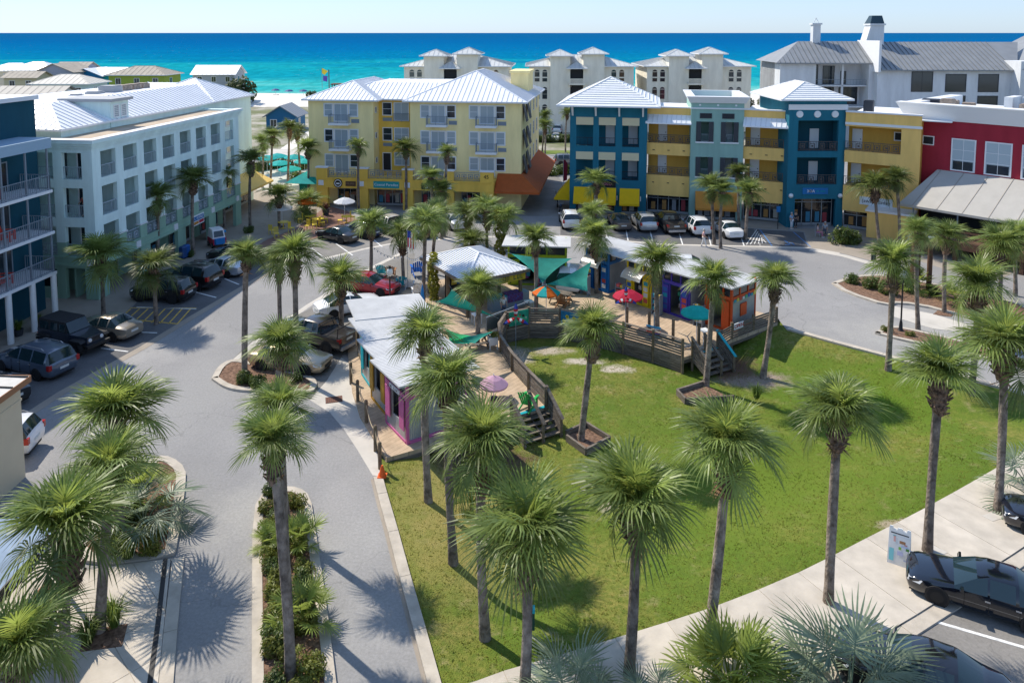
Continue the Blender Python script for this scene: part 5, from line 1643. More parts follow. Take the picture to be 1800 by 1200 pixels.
# tan links
def tan_link(nm, lab, p, q, doors, shopn, metal=True):
    t, L = tower(nm, lab, p, q, 9, 12, M_TAN)
    rows = [(8.0, 10.1), (4.45, 6.7)]
    for z0, z1, nm_ in ((2.2, 4.45, 'spandrel'), (6.7, 8.0, 'spandrel'), (10.1, 11.9, 'parapet')):
        MB().fbox(FX, 0, L, 0, .3, z0, z1).build(nm_, M_TAN, t)
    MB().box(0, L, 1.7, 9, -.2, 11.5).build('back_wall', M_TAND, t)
    MB().box(0.0, L, .31, 1.69, 6.75, 6.95).box(0.0, L, .31, 1.69, 4.2, 4.4).box(0, L, .31, 1.69, 7.75, 7.95).box(0, L, .31, 1.69, 10.2, 10.4).build('gallery_floor', M_TAN, t)
    MB().box(0, L, .3, 9, 11.5, 11.6).build('flat_roof', M_SIGNW, t)
    MB().box(-.02, L + .02, -.1, .4, 11.9, 12.02).build('coping', M_TRIM, t)
    if metal:
        r = MB().add([FX.P(0, -.9, 10.35), FX.P(L, -.9, 10.35), FX.P(L, 0, 11.15), FX.P(0, 0, 11.15), FX.P(0, -.9, 10.2), FX.P(L, -.9, 10.2), FX.P(L, 0, 10.15), FX.P(0, 0, 10.15)], [(0, 1, 2, 3), (4, 7, 6, 5), (0, 4, 5, 1), (1, 5, 6, 2), (3, 7, 4, 0)]).build('pent_roof', M_WROOF, t)
        s_ = MB()
        for i in range(int(L / .5)):
            s_.bar(FX.P(.25 + i * .5, -.9, 10.37), FX.P(.25 + i * .5, 0, 11.17), .05, .06)
        o = s_.build('seam', M_SEAM, r); o['kind'] = 'stuff'
    gallery(t, FX, .03, L - .03, rows, M_TAN, M_TAN, 1.7, doors)
    shopfront(t, FX, .1, L - .1, .1, 2.2, shopn, .9)
    for z in (7.2, 3.6):
        for k in range(3):
            MB().fbox(FX, L * (k + .5) / 3 - .12, L * (k + .5) / 3 + .12, -.05, 0, z, z + .08).build('scupper', M_BROWN, t)
    return t
tan_link('shop_building', 'tan galleried link between the blue and sage towers', (1134, 376), (1213, 382), (1.1,), 4)
t2, W2 = tower('shop_building', 'sage green tower with charcoal shutters and orange awning', (1211, 385), (1303, 389), 9, 13, M_SAGE2)
c2 = [(.55, 2.35), (3.1, 4.9)]
r2 = [(8.45, 10.6), (4.7, 6.8)]
MB().fwall(FX, 0, W2, -.2, 12.6, 0, .3, [(a, b, lo, hi) for a, b in c2 for lo, hi in r2] + [(.6, W2 - .6, -.2, 1.9)]).box(0, .3, .31, 9, -.2, 12.6).box(W2 - .3, W2, .31, 9, -.2, 12.6).box(.3, W2 - .3, 8.7, 9, -.2, 12.6).build('wall', M_SAGE2, t2)
MB().box(.31, W2 - .31, 2.2, 2.3, -.2, 12.0).box(.31, W2 - .31, .31, 2.19, 8.1, 8.3).box(.31, W2 - .31, .31, 2.19, 4.3, 4.5).box(.31, W2 - .31, .31, 8.6, 12.0, 12.1).build('inner_wall', M_SAGE2, t2)
for lo, hi in r2:
    for i, (a, b) in enumerate(c2):
        for s in (a, b - .5):
            MB().fbox(FX, s, s + .5, -.07, 0, lo, hi).build('shutter', M_SHUT, t2)
        MB().fbox(FX, a - .05, b + .05, -.12, 0, lo - .14, lo).build('sill', M_TRIM, t2)
        railing(t2, FX, a + .5, b - .5, .1, lo, .8, step=.14, m=M_METALRAIL)
        if i:
            MB().box(a + .5, a + 1.4, 2.13, 2.195, lo, lo + 1.95).build('door', M_DOORW, t2)
for a in (.9, 3.2):
    window(t2, FX, a, a + 1.25, 10.95, 11.5, 1, 4, M_SHUT, M_DARK, name='louvre')
for a in (.9, 2.75, 4.6):
    MB().fbox(FX, a - .1, a + .1, -.06, 0, 12.28, 12.46).build('boss', M_TRIM, t2)
MB().box(-.12, W2 + .12, -.12, 0, 11.95, 12.1).build('band', M_TRIM, t2)
MB().hexa([(-.15, -.15, 12.6), (W2 + .15, -.15, 12.6), (W2 + .15, .4, 12.6), (-.15, .4, 12.6)], [(-.5, -.5, 13.3), (W2 + .5, -.5, 13.3), (W2 + .5, .4, 13.3), (-.5, .4, 13.3)]).hexa([(-.15, .41, 12.6), (.4, .41, 12.6), (.4, 9, 12.6), (-.15, 9, 12.6)], [(-.5, .41, 13.3), (.4, .41, 13.3), (.4, 9, 13.3), (-.5, 9, 13.3)]).hexa([(W2 - .4, .41, 12.6), (W2 + .15, .41, 12.6), (W2 + .15, 9, 12.6), (W2 - .4, 9, 12.6)], [(W2 - .4, .41, 13.3), (W2 + .5, .41, 13.3), (W2 + .5, 9, 13.3), (W2 - .4, 9, 13.3)]).box(.4, W2 - .4, 8.6, 9, 12.6, 13.3).build('cornice', M_TRIM, t2)
awning(t2, FX, .6, W2 - .4, 1.5, 3.1, 1.2, M_AWO2)
shopfront(t2, FX, .6, W2 - .6, .05, 1.9, 4, .25)
tan_link('shop_building', 'tan galleried link between sage tower and the second blue tower', (1303, 388), (1385, 396), (.55,), 5)
t3, W3 = tower('shop_building', 'blue tower with three white discs and blue sign', (1381, 400), (1480, 400), 9, 13, M_TEALB)
r3 = [(7.95, 11.1), (4.5, 7.3)]
MB().fwall(FX, 0, W3, -.2, 13.2, 0, .4, [(.95, W3 - .75, lo, hi) for lo, hi in r3] + [(.85, W3 - .75, -.2, 3.0)]).box(0, .35, .41, 9, -.2, 13.2).box(W3 - .35, W3, .41, 9, -.2, 13.2).build('wall', M_TEALB, t3)
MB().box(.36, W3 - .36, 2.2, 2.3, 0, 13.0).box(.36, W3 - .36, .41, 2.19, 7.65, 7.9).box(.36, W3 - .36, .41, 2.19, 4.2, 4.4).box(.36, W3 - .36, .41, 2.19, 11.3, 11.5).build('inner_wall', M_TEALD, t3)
for lo, hi in r3:
    railing(t3, FX, .95, W3 - .75, .12, lo, 1.0, step=.16, orn=4, m=mat('dark rail', (.10, .09, .085), .6))
    MB().box(3.0, 3.95, 2.13, 2.195, lo, lo + 2.05).build('door', M_DOORW, t3)
for s in (1.05, 2.85, 4.65):
    MB().lathe([(0, -.1), (.33, -.1), (.36, -.04), (.36, 0)], 18, c=(s, 0, 11.75), axis='y').build('disc', M_TRIM, t3, smooth=40)
MB().box(-.1, W3 + .1, -.1, 0, 12.2, 12.75).build('band', M_TRIM, t3)
sg = sign(t3, FX, 1.6, 4.2, 3.5, 4.15, M_SIGNB)
text_part('lettering', '3', M_SIGNW, sg, FX, 2.12, 3.82, .42, -.1); text_part('lettering', 'O', mat('gold letter', (.6, .4, .08), .5), sg, FX, 2.4, 3.82, .42, -.1); text_part('lettering', 'A', M_SIGNW, sg, FX, 2.7, 3.82, .42, -.1)
MB().fbox(FX, 3.0, 3.25, -.1, -.08, 3.78, 3.86).fbox(FX, 3.4, 3.9, -.1, -.08, 3.78, 3.86).build('strap_line', M_FABT, sg)
for s in (.4, W3 - .35):
    MB().lathe([(0, -.3), (.18, -.24), (.25, -.1), (.2, 0)], 12, c=(s, 0, 3.35), axis='y').build('globe_lamp', M_SIGNW, t3, smooth=60)
shopfront(t3, FX, .9, W3 - .8, .05, 2.95, 4, .9)
hip(t3, -1.0, W3 + .5, -.5, 9.5, 13.3, .42, m=M_WHITE, sm=M_TRIM, step=.4, tiles=True)
# tan wing to the red building
t4, W4 = tower('shop_building', 'tan gallery wing between blue tower and red building', (1479, 401), (1600, 418), 9, 12, M_TAN)
MB().fwall(FX, 0, W4 + .5, 1.9, 12.0, 0, .3, [(0, W4 - 1.2, 8.1, 10.6), (0, W4 - 1.2, 4.5, 6.9)]).build('wall', M_TAN, t4)
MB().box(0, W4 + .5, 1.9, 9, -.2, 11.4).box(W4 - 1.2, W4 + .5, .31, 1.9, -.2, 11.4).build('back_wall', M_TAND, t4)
MB().box(0, W4 - 1.21, .31, 1.89, 7.8, 8.05).box(0, W4 - 1.21, .31, 1.89, 4.2, 4.45).box(0, W4 - 1.21, .31, 1.89, 10.65, 10.9).build('gallery_floor', M_TAN, t4)
MB().box(-.02, W4 + .6, -.12, .4, 12.0, 12.14).box(-.02, W4 + .6, -.1, 0, 10.75, 11.0).build('coping', M_TRIM, t4)
MB().box(0, W4 + 3, .3, 12, 11.5, 11.6).build('flat_roof', M_SIGNW, t4)
gallery(t4, FX, .03, W4 - 1.22, [(8.1, 10.6), (4.5, 6.9)], M_TAN, M_TAN, 1.9, (.35,))
window(t4, Face(0, 1.9, 1, 0), 4.2, 5.2, 9.2, 10.1, 1, 1, pm=M_DARK)
sign(t4, FX, 1.6, 4.6, 2.75, 3.55, M_SIGNW, '(away) today', M_BLACK, .5)
shopfront(t4, FX, .1, W4 - 1.3, .05, 1.9, 4, .5)
pd = MB().box(W4 - 3.6, W4 + .45, -2.2, -.01, 0, 2.6).build('porch_block', M_TAN, t4)
MB().box(W4 - 3.75, W4 + .5, -2.35, -.005, 2.6, 2.8).build('porch_coping', M_TRIM, pd)
for k, (x, y, w, h, m, la) in enumerate([(1.6, 3, .9, 1.4, M_SHUT, 'dark box unit behind the blue tower roof'), (6.8, 7, 1.6, 1.5, M_SHUT, 'black air conditioner on the tan flat roof'), (8.6, 6.5, 1.5, 1.5, M_AC, 'brown air conditioner on the tan flat roof'), (10.2, 6.8, 1.2, 1.3, M_AC, 'second brown air conditioner on the tan flat roof')]):
    u = tag(MB().box(-w / 2, w / 2, -w / 2, w / 2, 0, h).box(-w / 2 + .08, w / 2 - .08, -w / 2 + .08, w / 2 - .08, h, h + .06).build('roof_unit', m), la, 'roof unit', 'roof units of the shops')
    ca, sa = math.cos(t4.rotation_euler.z), math.sin(t4.rotation_euler.z)
    u.location = (t4.location.x + ca * x - sa * y, t4.location.y + sa * x + ca * y, 11.62); u.rotation_euler.z = t4.rotation_euler.z

# ---------------------------------------------------------------- red building with grey canopy
R0 = Vector((39.3, 73.2)); ra = math.atan2(-7.0, 6.1)
rb = thing('restaurant_building', 'brick red building with white flared cornice and grey canopy', 'building', (R0.x, R0.y, 0), ra)
MB().box(0, 20, 0, 14, -.2, 11.6).build('wall', M_RED, rb)
MB().hexa([(-.1, -.1, 11.6), (20, -.1, 11.6), (20, .5, 11.6), (-.1, .5, 11.6)], [(-.75, -.75, 13.1), (20, -.75, 13.1), (20, .5, 13.1), (-.75, .5, 13.1)]).hexa([(-.1, .51, 11.6), (.5, .51, 11.6), (.5, 14, 11.6), (-.1, 14, 11.6)], [(-.75, .51, 13.1), (.5, .51, 13.1), (.5, 14, 13.1), (-.75, 14, 13.1)]).build('cornice', M_TRIM, rb)
MB().box(-.8, 20, -.8, .5, 13.1, 13.2).build('coping', M_WHITE, rb)
MB().box(.5, 20, .5, 14, 11.4, 12.2).build('flat_roof', M_SIGNW, rb)
def s_red(u):
    k = (u - 900) / 1300
    return (R0.y * k - R0.x) / (.657 + .754 * k)
for (u0, u1, z0, z1) in ((1680, 1724, 6.9, 10.0), (1740, 1789, 6.9, 10.0), (1806, 1850, 6.9, 10.0)):
    w_ = window(rb, FX, s_red(u0), s_red(u1), z0, z1, 2, 3, fw=.12, pm=mat('blind behind glass', (.40, .48, .52), .2, spec=.5))
    MB().fbox(FX, s_red(u0) + .2, s_red(u1) - .2, -.02, -.013, z0 + .12, z0 + .95).build('lower_pane', M_GLASS, w_)
window(rb, FX, s_red(1628), s_red(1649), 9.1, 10.0, 1, 1, pm=M_DARK)
cv = awning(rb, FX, 1.15, 19, 3.75, 6.8, 4.0, M_AWG, name='canopy', skew=1.9, sides=False)
for k in range(8):
    a = Vector(FX.P(3.4 + k * 2.0, -.03, 6.83)); b = Vector(FX.P(2.4 + k * 2.1, -4.0, 3.77))
    MB().bar(a, b, .05, .02).build('canopy_seam', mat('canvas seam', (.34, .30, .25), .8), cv)
for s in (2.4, 6.2, 10, 14):
    MB().fbox(FX, s - .05, s + .05, -3.8, -3.7, 0, 3.6).build('canopy_post', M_METALRAIL, rb)
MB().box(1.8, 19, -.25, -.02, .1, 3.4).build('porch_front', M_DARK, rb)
MB().box(8, 14, 5, 5.4, 12.2, 13.9).box(7.6, 8.3, 2.5, 5.4, 12.2, 14.0).build('roof_screen', M_WSTUC, rb)
for k, (x, y, w, h, la) in enumerate([(2.6, 3.2, 1.1, 1.2, 'brown air conditioner nearest the flared cornice'), (9.6, 2.6, 1.3, 1.2, 'brown air conditioner before the roof screen'), (11.6, 2.4, 1.1, 1.0, 'second brown air conditioner before the roof screen')]):
    u = tag(MB().box(-w / 2, w / 2, -w / 2, w / 2, 0, h).box(-w / 2 + .08, w / 2 - .08, -w / 2 + .08, w / 2 - .08, h, h + .06).build('roof_unit', M_AC), la, 'roof unit', 'roof units of the shops')
    ca, sa = math.cos(ra), math.sin(ra)
    u.location = (R0.x + ca * x - sa * y, R0.y + sa * x + ca * y, 12.22); u.rotation_euler.z = ra
# timber porch with stairs in front of it
M_TIMB = mat('brown timber', (.105, .055, .035), .8, var=.3, scale=3, bump=.2)
tp = thing('timber_porch', 'brown timber porch deck with stairs and steel handrails before the canopy', 'porch', (R0.x, R0.y, 0), ra)
MB().box(4.5, 19, -6.6, -.3, 1.5, 1.75).build('deck', M_TIMB, tp)
for s in (4.6, 7, 9.5, 12, 15):
    MB().box(s - .16, s + .16, -6.6, -6.3, -.1, 1.5).build('post', M_TIMB, tp)
MB().box(4.5, 19, -6.68, -6.6, 1.1, 1.75).box(7.0, 19, -6.68, -6.6, 2.1, 2.3).box(7.0, 19, -6.68, -6.6, 2.6, 2.75).build('rim_board', M_TIMB, tp)
for k in range(7):
    MB().box(2.4 + k * .3, 2.7 + k * .3, -6.2, -4.4, .15 + k * .22, .2 + k * .22).build('step', M_TIMB, tp)
for y in (-6.25, -4.35):
    MB().bar((2.3, y, -.0), (4.5, y, 1.6), .08, .3).build('stringer', M_TIMB, tp)
    MB().tube([(2.3, y, .9), (4.5, y, 2.5), (5.2, y, 2.5)], .035, 6).tube([(2.3, y, .5), (4.5, y, 2.1)], .03, 6).tube([(2.3, y, 0), (2.3, y, .9)], .035, 6).tube([(4.5, y, 1.5), (4.5, y, 2.5)], .035, 6).build('handrail', M_METALRAIL, tp)
for k, (u, v, h, r, la) in enumerate([(1607, 512, 4.3, .36, 'massive dark timber pole left of the thin palm'), (1632, 512, 4.2, .2, 'slim dark timber pole with white band')]):
    p = G3(u, v)
    t = thing('timber_pole', la, 'pole', p)
    MB().tube([(0, 0, -.1), (0, 0, h * .5), (0, 0, h)], [r, r * .95, r * .9], 12).build('shaft', M_TIMB, t, smooth=40)
    MB().tube([(0, 0, h), (0, 0, h + .12)], r * 1.05, 12).build('cap', M_METALRAIL if k else M_TIMB, t)

# ---------------------------------------------------------------- white modern house behind
wb = thing('modern_building', 'white stucco building with dark grey metal roofs and two chimneys', 'building', (45.6, 124, 0), R(-3))
MB().box(0, 6.0, 2, 14, 0, 14.9).box(0, 16, 5, 14, 0, 14.9).box(15.4, 37, 0, 14, 0, 13.9).box(36.9, 52, -2.5, 14, 0, 15.4).build('wall', M_WSTUC, wb)
MB().box(6.01, 14.6, 2.2, 5, 10.9, 11.1).box(6.01, 14.6, 2.2, 5, 7.3, 7.5).box(10.4, 10.7, 2.2, 2.5, 7.5, 14.8).box(14.6, 15.4, 1.5, 5, 0, 14.95).build('loggia', M_WSTUC, wb)
Fw = Face(0, 5, 1, 0)
for (a, b, z0, z1) in ((6.3, 7.4, 11.1, 14.5), (8.2, 10.2, 11.1, 14.3), (8.2, 10.2, 7.6, 10.6), (11.0, 14.2, 7.6, 10.6), (11.2, 12.2, 11.1, 13.4)):
    window(wb, Fw, a, b, z0, z1, 2, 1, M_SHUT, M_GLASS)
railing(wb, Face(0, 2.25, 1, 0), 6.05, 14.5, 0, 11.1, 1.0, step=.5, m=M_METALRAIL)
for (a, b, z0, z1) in ((26.4, 29.8, 10.2, 13.2), (31.7, 35.0, 10.2, 13.2), (20.9, 24.4, 10.2, 13.6), (26.4, 29.8, 6.5, 9.6), (31.7, 35, 6.5, 9.6)):
    window(wb, FX, a, b, z0, z1, 1 if a != 20.9 else 2, 1, M_SHUT, M_GLASS, fw=.12)
Fg = Face(0, -2.5, 1, 0)
window(wb, Fg, 39.5, 41, 10.4, 12.0, 1, 1, M_SHUT, M_GLASS)
rf = MB().add([(-.9, 1.2, 14.95), (16, 1.2, 14.95), (16, 7.5, 18.5), (4.6, 7.5, 18.5), (-.9, 14, 14.95)], [(0, 1, 2, 3), (0, 3, 4)]).add([(15.3, -.8, 13.9), (37.4, -.8, 13.9), (42.5, 8, 18.4), (15.3, 8, 18.4)], [(0, 1, 2, 3)]).add([(15.3, -.8, 13.7), (37.4, -.8, 13.7), (37.4, -.8, 13.9), (15.3, -.8, 13.9)], [(0, 1, 2, 3)]).add([(-.9, 1.2, 14.75), (16, 1.2, 14.75), (16, 1.2, 14.95), (-.9, 1.2, 14.95)], [(0, 1, 2, 3)]).build('roof', M_GRDK, wb)
s_ = MB()
for i in range(20):
    x = -.2 + i * .82
    s_.bar((x, 1.2, 15.0), (max(x, 4.6 + (x - 4.6) * .95) if x > 4.6 else x + .0, 7.4 if x > 4.6 else 1.2 + max(.3, (x + .9) / 5.5 * 6.2), 18.5 if x > 4.6 else 14.95 + (x + .9) / 5.5 * 3.5), .06, .1)
for i in range(27):
    x = 15.7 + i * .82
    s_.bar((x, -.8, 13.95), (x, 8, 18.45), .06, .1)
o = s_.build('seam', mat('roof seam dark', (.14, .15, .155), .5), rf); o['kind'] = 'stuff'
MB().add([(37.0, -2.6, 14.0), (52, -2.6, 22.0), (52, 14, 22), (37.0, 14, 14.0)], [(0, 1, 2, 3)]).build('gable_roof', M_GRDK, wb)
MB().add([(37.2, -2.5, 14), (52, -2.5, 14), (52, -2.5, 21.8)], [(0, 1, 2)]).build('gable_wall', M_WSTUC, wb)
MB().box(15.1, 15.5, -.9, 8, 13.5, 18.7).build('parapet_fin', M_TRIM, wb)
c1 = MB().box(7.0, 8.3, 7, 8.3, 17, 21.4).box(6.8, 8.5, 6.8, 8.5, 21.4, 21.7).build('chimney', M_WSTUC, wb)
MB().bar((7.2, 7.6, 21.7), (7.65, 7.6, 22.6), .1).bar((8.1, 7.6, 21.7), (7.65, 7.6, 22.6), .1).build('chimney_cap', M_TRIM, c1)
c2_ = MB().hexa([(15.8, 7, 17), (19.2, 7, 17), (19.2, 9.5, 17), (15.8, 9.5, 17)], [(16.9, 7, 21.3), (19.2, 7, 21.3), (19.2, 9.5, 21.3), (16.9, 9.5, 21.3)]).box(16.7, 19.4, 6.8, 9.7, 21.3, 21.6).build('chimney', M_WSTUC, wb)
MB().hexa([(16.8, 7, 21.6), (19.2, 7, 21.6), (19.2, 9.5, 21.6), (16.8, 9.5, 21.6)], [(17.3, 7.6, 23.0), (19.0, 7.6, 23.0), (19.0, 8.9, 23.0), (17.3, 8.9, 23.0)]).build('chimney_cap', mat('slate cap', (.03, .06, .08), .5), c2_)

# ---------------------------------------------------------------- three cream condominiums near the beach
def condo(lab, X, Y, rz):
    t = thing('condominium', lab, 'building', (X, Y, 0), rz, 'cream condominiums near the beach')
    MB().box(0, 21, 1.0, 15, 0, 13.3).box(4.2, 8.2, 0, 6, 0, 15.4).box(10.8, 15, 0, 6, 0, 15.8).box(0, 21, .95, 1.0, 10.9, 11.1).build('wall', M_CREAM, t)
    rm = mat('pale metal roof', (.56, .57, .55), .45, var=.06, scale=.5)
    rs_ = mat('pale roof seam', (.45, .46, .45), .5)
    hip(t, -.8, 21.8, .3, 15.8, 13.35, .27, m=rm, sm=rs_, step=.9)
    hip(t, 3.4, 9.0, -.8, 6.8, 15.45, .42, m=rm, sm=rs_, step=.9)
    hip(t, 10.0, 15.8, -.8, 6.8, 15.85, .42, m=rm, sm=rs_, step=.9)
    hip(t, 7.4, 11.6, -1.4, 3.0, 13.0, .6, m=rm, sm=rs_, step=.8)
    for z in (9.9, 6.4, 2.9):
        for s in (1.0, 2.55, 16.4, 18.0):
            w_ = window(t, Face(0, 1, 1, 0), s, s + 1.15, z + .2, z + 2.3, 1, 2, M_CREAM, M_GLASS)
            MB().lathe([(0.0, -.04), (.5, -.04), (.5, .0)], 14, c=(s + .575, 1.0, z + 2.2), axis='y').build('arch', M_GLASS, w_)
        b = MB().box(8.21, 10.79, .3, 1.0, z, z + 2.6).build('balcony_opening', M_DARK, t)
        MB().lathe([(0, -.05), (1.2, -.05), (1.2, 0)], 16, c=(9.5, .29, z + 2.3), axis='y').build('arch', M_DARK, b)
        sl_ = MB().box(7.9, 11.1, -1.2, .29, z - .25, z).build('balcony_slab', M_CREAM, t)
        rl = MB().box(7.9, 11.1, -1.2, -1.08, z + .9, z + 1.02)
        for k in range(16):
            rl.box(7.95 + k * .2, 8.07 + k * .2, -1.18, -1.1, z, z + .9)
        rl.build('balustrade', M_CREAM, sl_)
        window(t, Face(21, 1, 0, 1), 2, 3.1, z + .2, z + 2.2); window(t, Face(21, 1, 0, 1), 6, 7.1, z + .2, z + 2.2)
    return t
for k, (u, lab) in enumerate([(711, 'left cream condominium above the yellow building roof'), (930, 'middle cream condominium behind the blue tower roof'), (1136, 'right cream condominium behind sage tower')]):
    condo(lab, (u - 900) / 1300 * 150, 148, R(-3 + k * 1.5))

# ---------------------------------------------------------------- houses by the shore, far left
def house(lab, X, Y, w, d, h, rh, wm, rm, axis='x', rz=0, kind='gable'):
    t = thing('house', lab, 'house', (X, Y, 0), rz, 'far houses by the shore')
    MB().box(0, w, 0, d, -.5, h).build('wall', wm, t)
    if kind == 'gable':
        gable(t, 0, w, 0, d, h, rh, rm, axis, .6, wm, 1.2)
    else:
        hip(t, -.7, w + .7, -.7, d + .7, h, rh / (min(w, d) / 2), m=rm, sm=rm, step=1.2)
    n = max(2, int(w / 4))
    for i in range(n):
        s = w * (i + .5) / n
        window(t, FX, s - .7, s + .7, h - 2.4, h - .8, 2, 1, M_TRIM, M_GLASS)
    window(t, Face(w, 0, 0, 1), d * .3, d * .3 + 1.4, h - 2.4, h - .8, 2, 1)
    MB().box(w * .45, w * .45 + 1.1, -.12, -.0, h - 5.2, h - 3.0).build('door', M_DOORW, t)
    return t
cst = lambda n, c: mat(n, c, .8, var=.05)
rt = mat('tan shingle roof', (.40, .35, .28), .8, var=.12, scale=.6)
rw = M_WROOF
HX = lambda u, Y: (u - 900) / 1300 * Y
for (u, Y, w, d, h, rh, wm, rm, ax, kd, lab) in [
    (-30, 215, 13, 9, 9.0, 1.8, cst('buff wall', (.55, .5, .38)), rw, 'x', 'hip', 'far buff house with white roof at left picture edge'),
    (12, 205, 12, 9, 9.7, 1.9, cst('white wall', (.62, .62, .6)), rw, 'x', 'hip', 'far house with tall white hip roof'),
    (5, 180, 8, 6, 9.2, 1.2, cst('yellow cream wall', (.52, .46, .30)), rt, 'x', 'gable', 'far small cream house with tan roof'),
    (62, 190, 9.5, 9, 10.0, 2.0, cst('grey blue wall', (.30, .34, .42)), rt, 'y', 'gable', 'far grey blue gabled house with tan roof'),
    (92, 200, 8, 9, 9.9, 2.0, cst('grey blue wall', (.30, .34, .42)), rt, 'x', 'gable', 'far tan roofed wing beside the grey blue gable'),
    (120, 195, 8.5, 10, 8.7, 1.8, cst('bright blue wall', (.02, .20, .42)), rw, 'y', 'gable', 'far bright blue house with white gable roof'),
    (160, 196, 7.0, 9, 8.9, 1.7, cst('turquoise wall', (.02, .38, .42)), rw, 'x', 'gable', 'far turquoise house with white roof'),
    (190, 185, 14, 9, 9.5, 1.8, cst('lime wall', (.30, .38, .06)), rt, 'x', 'hip', 'far lime green house with tan hip roof'),
    (54, 160, 12, 8, 9.0, 1.6, cst('pale aqua wall', (.45, .58, .58)), mat('cream roof', (.62, .58, .50), .7), 'x', 'hip', 'low cream roofed house behind the hotel'),
    (-60, 118, 13, 10, 8.9, 2.2, cst('white wall', (.62, .62, .6)), mat('mid grey metal roof', (.20, .20, .195), .6), 'x', 'gable', 'grey metal roof house behind the teal building'),
    (338, 212, 12, 8, 8.3, 2.2, cst('grey wall', (.33, .36, .38)), rw, 'x', 'gable', 'lone white roofed beach house left of the beach flag'),
    (465, 150, 6, 7, 3.2, 1.9, cst('deep blue wall', (.02, .12, .25)), mat('grey shingle roof', (.26, .28, .31), .7), 'y', 'gable', 'small blue beach pavilion with grey roof'),
]:
    house(lab, HX(u, Y), Y, w, d, h, rh, wm, rm, ax, 0, kd)
# ================================================================ the boardwalk market
M_TURQ = mat('turquoise paint', (.01, .34, .40), .5, var=.1)
DZ = 0.10
def deck_mat():
    m = mat('boardwalk planks', (0.46, 0.35, 0.24), 0.88, var=0.18, scale=1.6, bump=.1)
    n, l = m.node_tree.nodes, m.node_tree.links
    b = n['Principled BSDF']
    tc = n.new('ShaderNodeTexCoord')
    mp = n.new('ShaderNodeMapping'); mp.inputs['Rotation'].default_value = (0, 0, R(40))
    l.new(tc.outputs['Object'], mp.inputs[0])
    w = n.new('ShaderNodeTexWave'); w.inputs['Scale'].default_value = 1.1; w.bands_direction = 'X'; w.wave_profile = 'SAW'
    l.new(mp.outputs[0], w.inputs['Vector'])
    mr = n.new('ShaderNodeMapRange'); mr.inputs['From Min'].default_value = .9; mr.inputs['From Max'].default_value = .96; mr.inputs['To Min'].default_value = 1; mr.inputs['To Max'].default_value = .55
    l.new(w.outputs[0], mr.inputs['Value'])
    old = b.inputs['Base Color'].links[0].from_socket
    mx = n.new('ShaderNodeMix'); mx.data_type = 'RGBA'; mx.blend_type = 'MULTIPLY'; mx.inputs['Factor'].default_value = 1
    cb_ = n.new('ShaderNodeCombineColor')
    for i in range(3):
        l.new(mr.outputs[0], cb_.inputs[i])
    l.new(old, mx.inputs['A']); l.new(cb_.outputs[0], mx.inputs['B']); l.new(mx.outputs['Result'], b.inputs['Base Color'])
    return m
M_DECKP = deck_mat()
deck = struct(MB().prism(DECK, DZ - .22, DZ).build('boardwalk', M_DECKP))
skirt = MB()
for i in range(len(DECK)):
    a, b = Vector(DECK[i]), Vector(DECK[(i + 1) % len(DECK)])
    skirt.bar((a.x, a.y, DZ - .3), (b.x, b.y, DZ - .3), .06, .2)
skirt.build('rim_joist', M_WOOD, deck)
for (x, y) in ((14.0, 47.2), (15.6, 48.2), (17.2, 49.4), (12.2, 46.5), (-2.4, 36.0), (-4.4, 35.0), (-1.0, 37.5)):
    MB().box(x - .1, x + .1, y - .1, y + .1, lawn_z(x, y) - .1, DZ - .23).build('deck_post', M_POST, deck)

# curved board fence
fence = thing('board_fence', 'weathered grey board fence curving round the sunken lawn', 'fence', (0, 0, 0))
def fence_panel(par, a, b, zb0, zb1, top=1.17, lowers=7, uppers=5, cap=True):
    a, b = Vector(a), Vector(b)
    d = (b - a).normalized(); n_ = Vector((-d.y, d.x)) * .09
    a2, b2 = a + d * .09 - n_ * .3, b - d * .09 - n_ * .3
    def bd(z, h, nm='board'):
        MB().bar((a2.x, a2.y, z + random.uniform(-.008, .008)), (b2.x, b2.y, z + random.uniform(-.008, .008)), .035, h).build(nm, M_WOOD, par)
    lo = min(zb0, zb1) + .03
    if lowers:
        H = DZ - .12 - lo
        n = max(2, int(H / .15))
        for k in range(n):
            bd(lo + H * (k + .5) / n, H / n - .02)
    bd(DZ + .02, .16)
    for k in range(uppers):
        bd(DZ + .22 + k * (top - DZ - .25) / uppers, .115)
    if cap:
        MB().bar((a.x, a.y, top + .03), (b.x, b.y, top + .03), .17, .045).build('cap_rail', M_WOOD, par)
for i, p in enumerate(FENCE):
    zb = lawn_z(*p)
    MB().box(p[0] - .075, p[0] + .075, p[1] - .075, p[1] + .075, zb - .15, 1.3 if i > 4 else 1.16).build('post', M_POST, fence)
    if i < len(FENCE) - 1:
        q = FENCE[i + 1]
        fence_panel(fence, p, q, zb, lawn_z(*q))
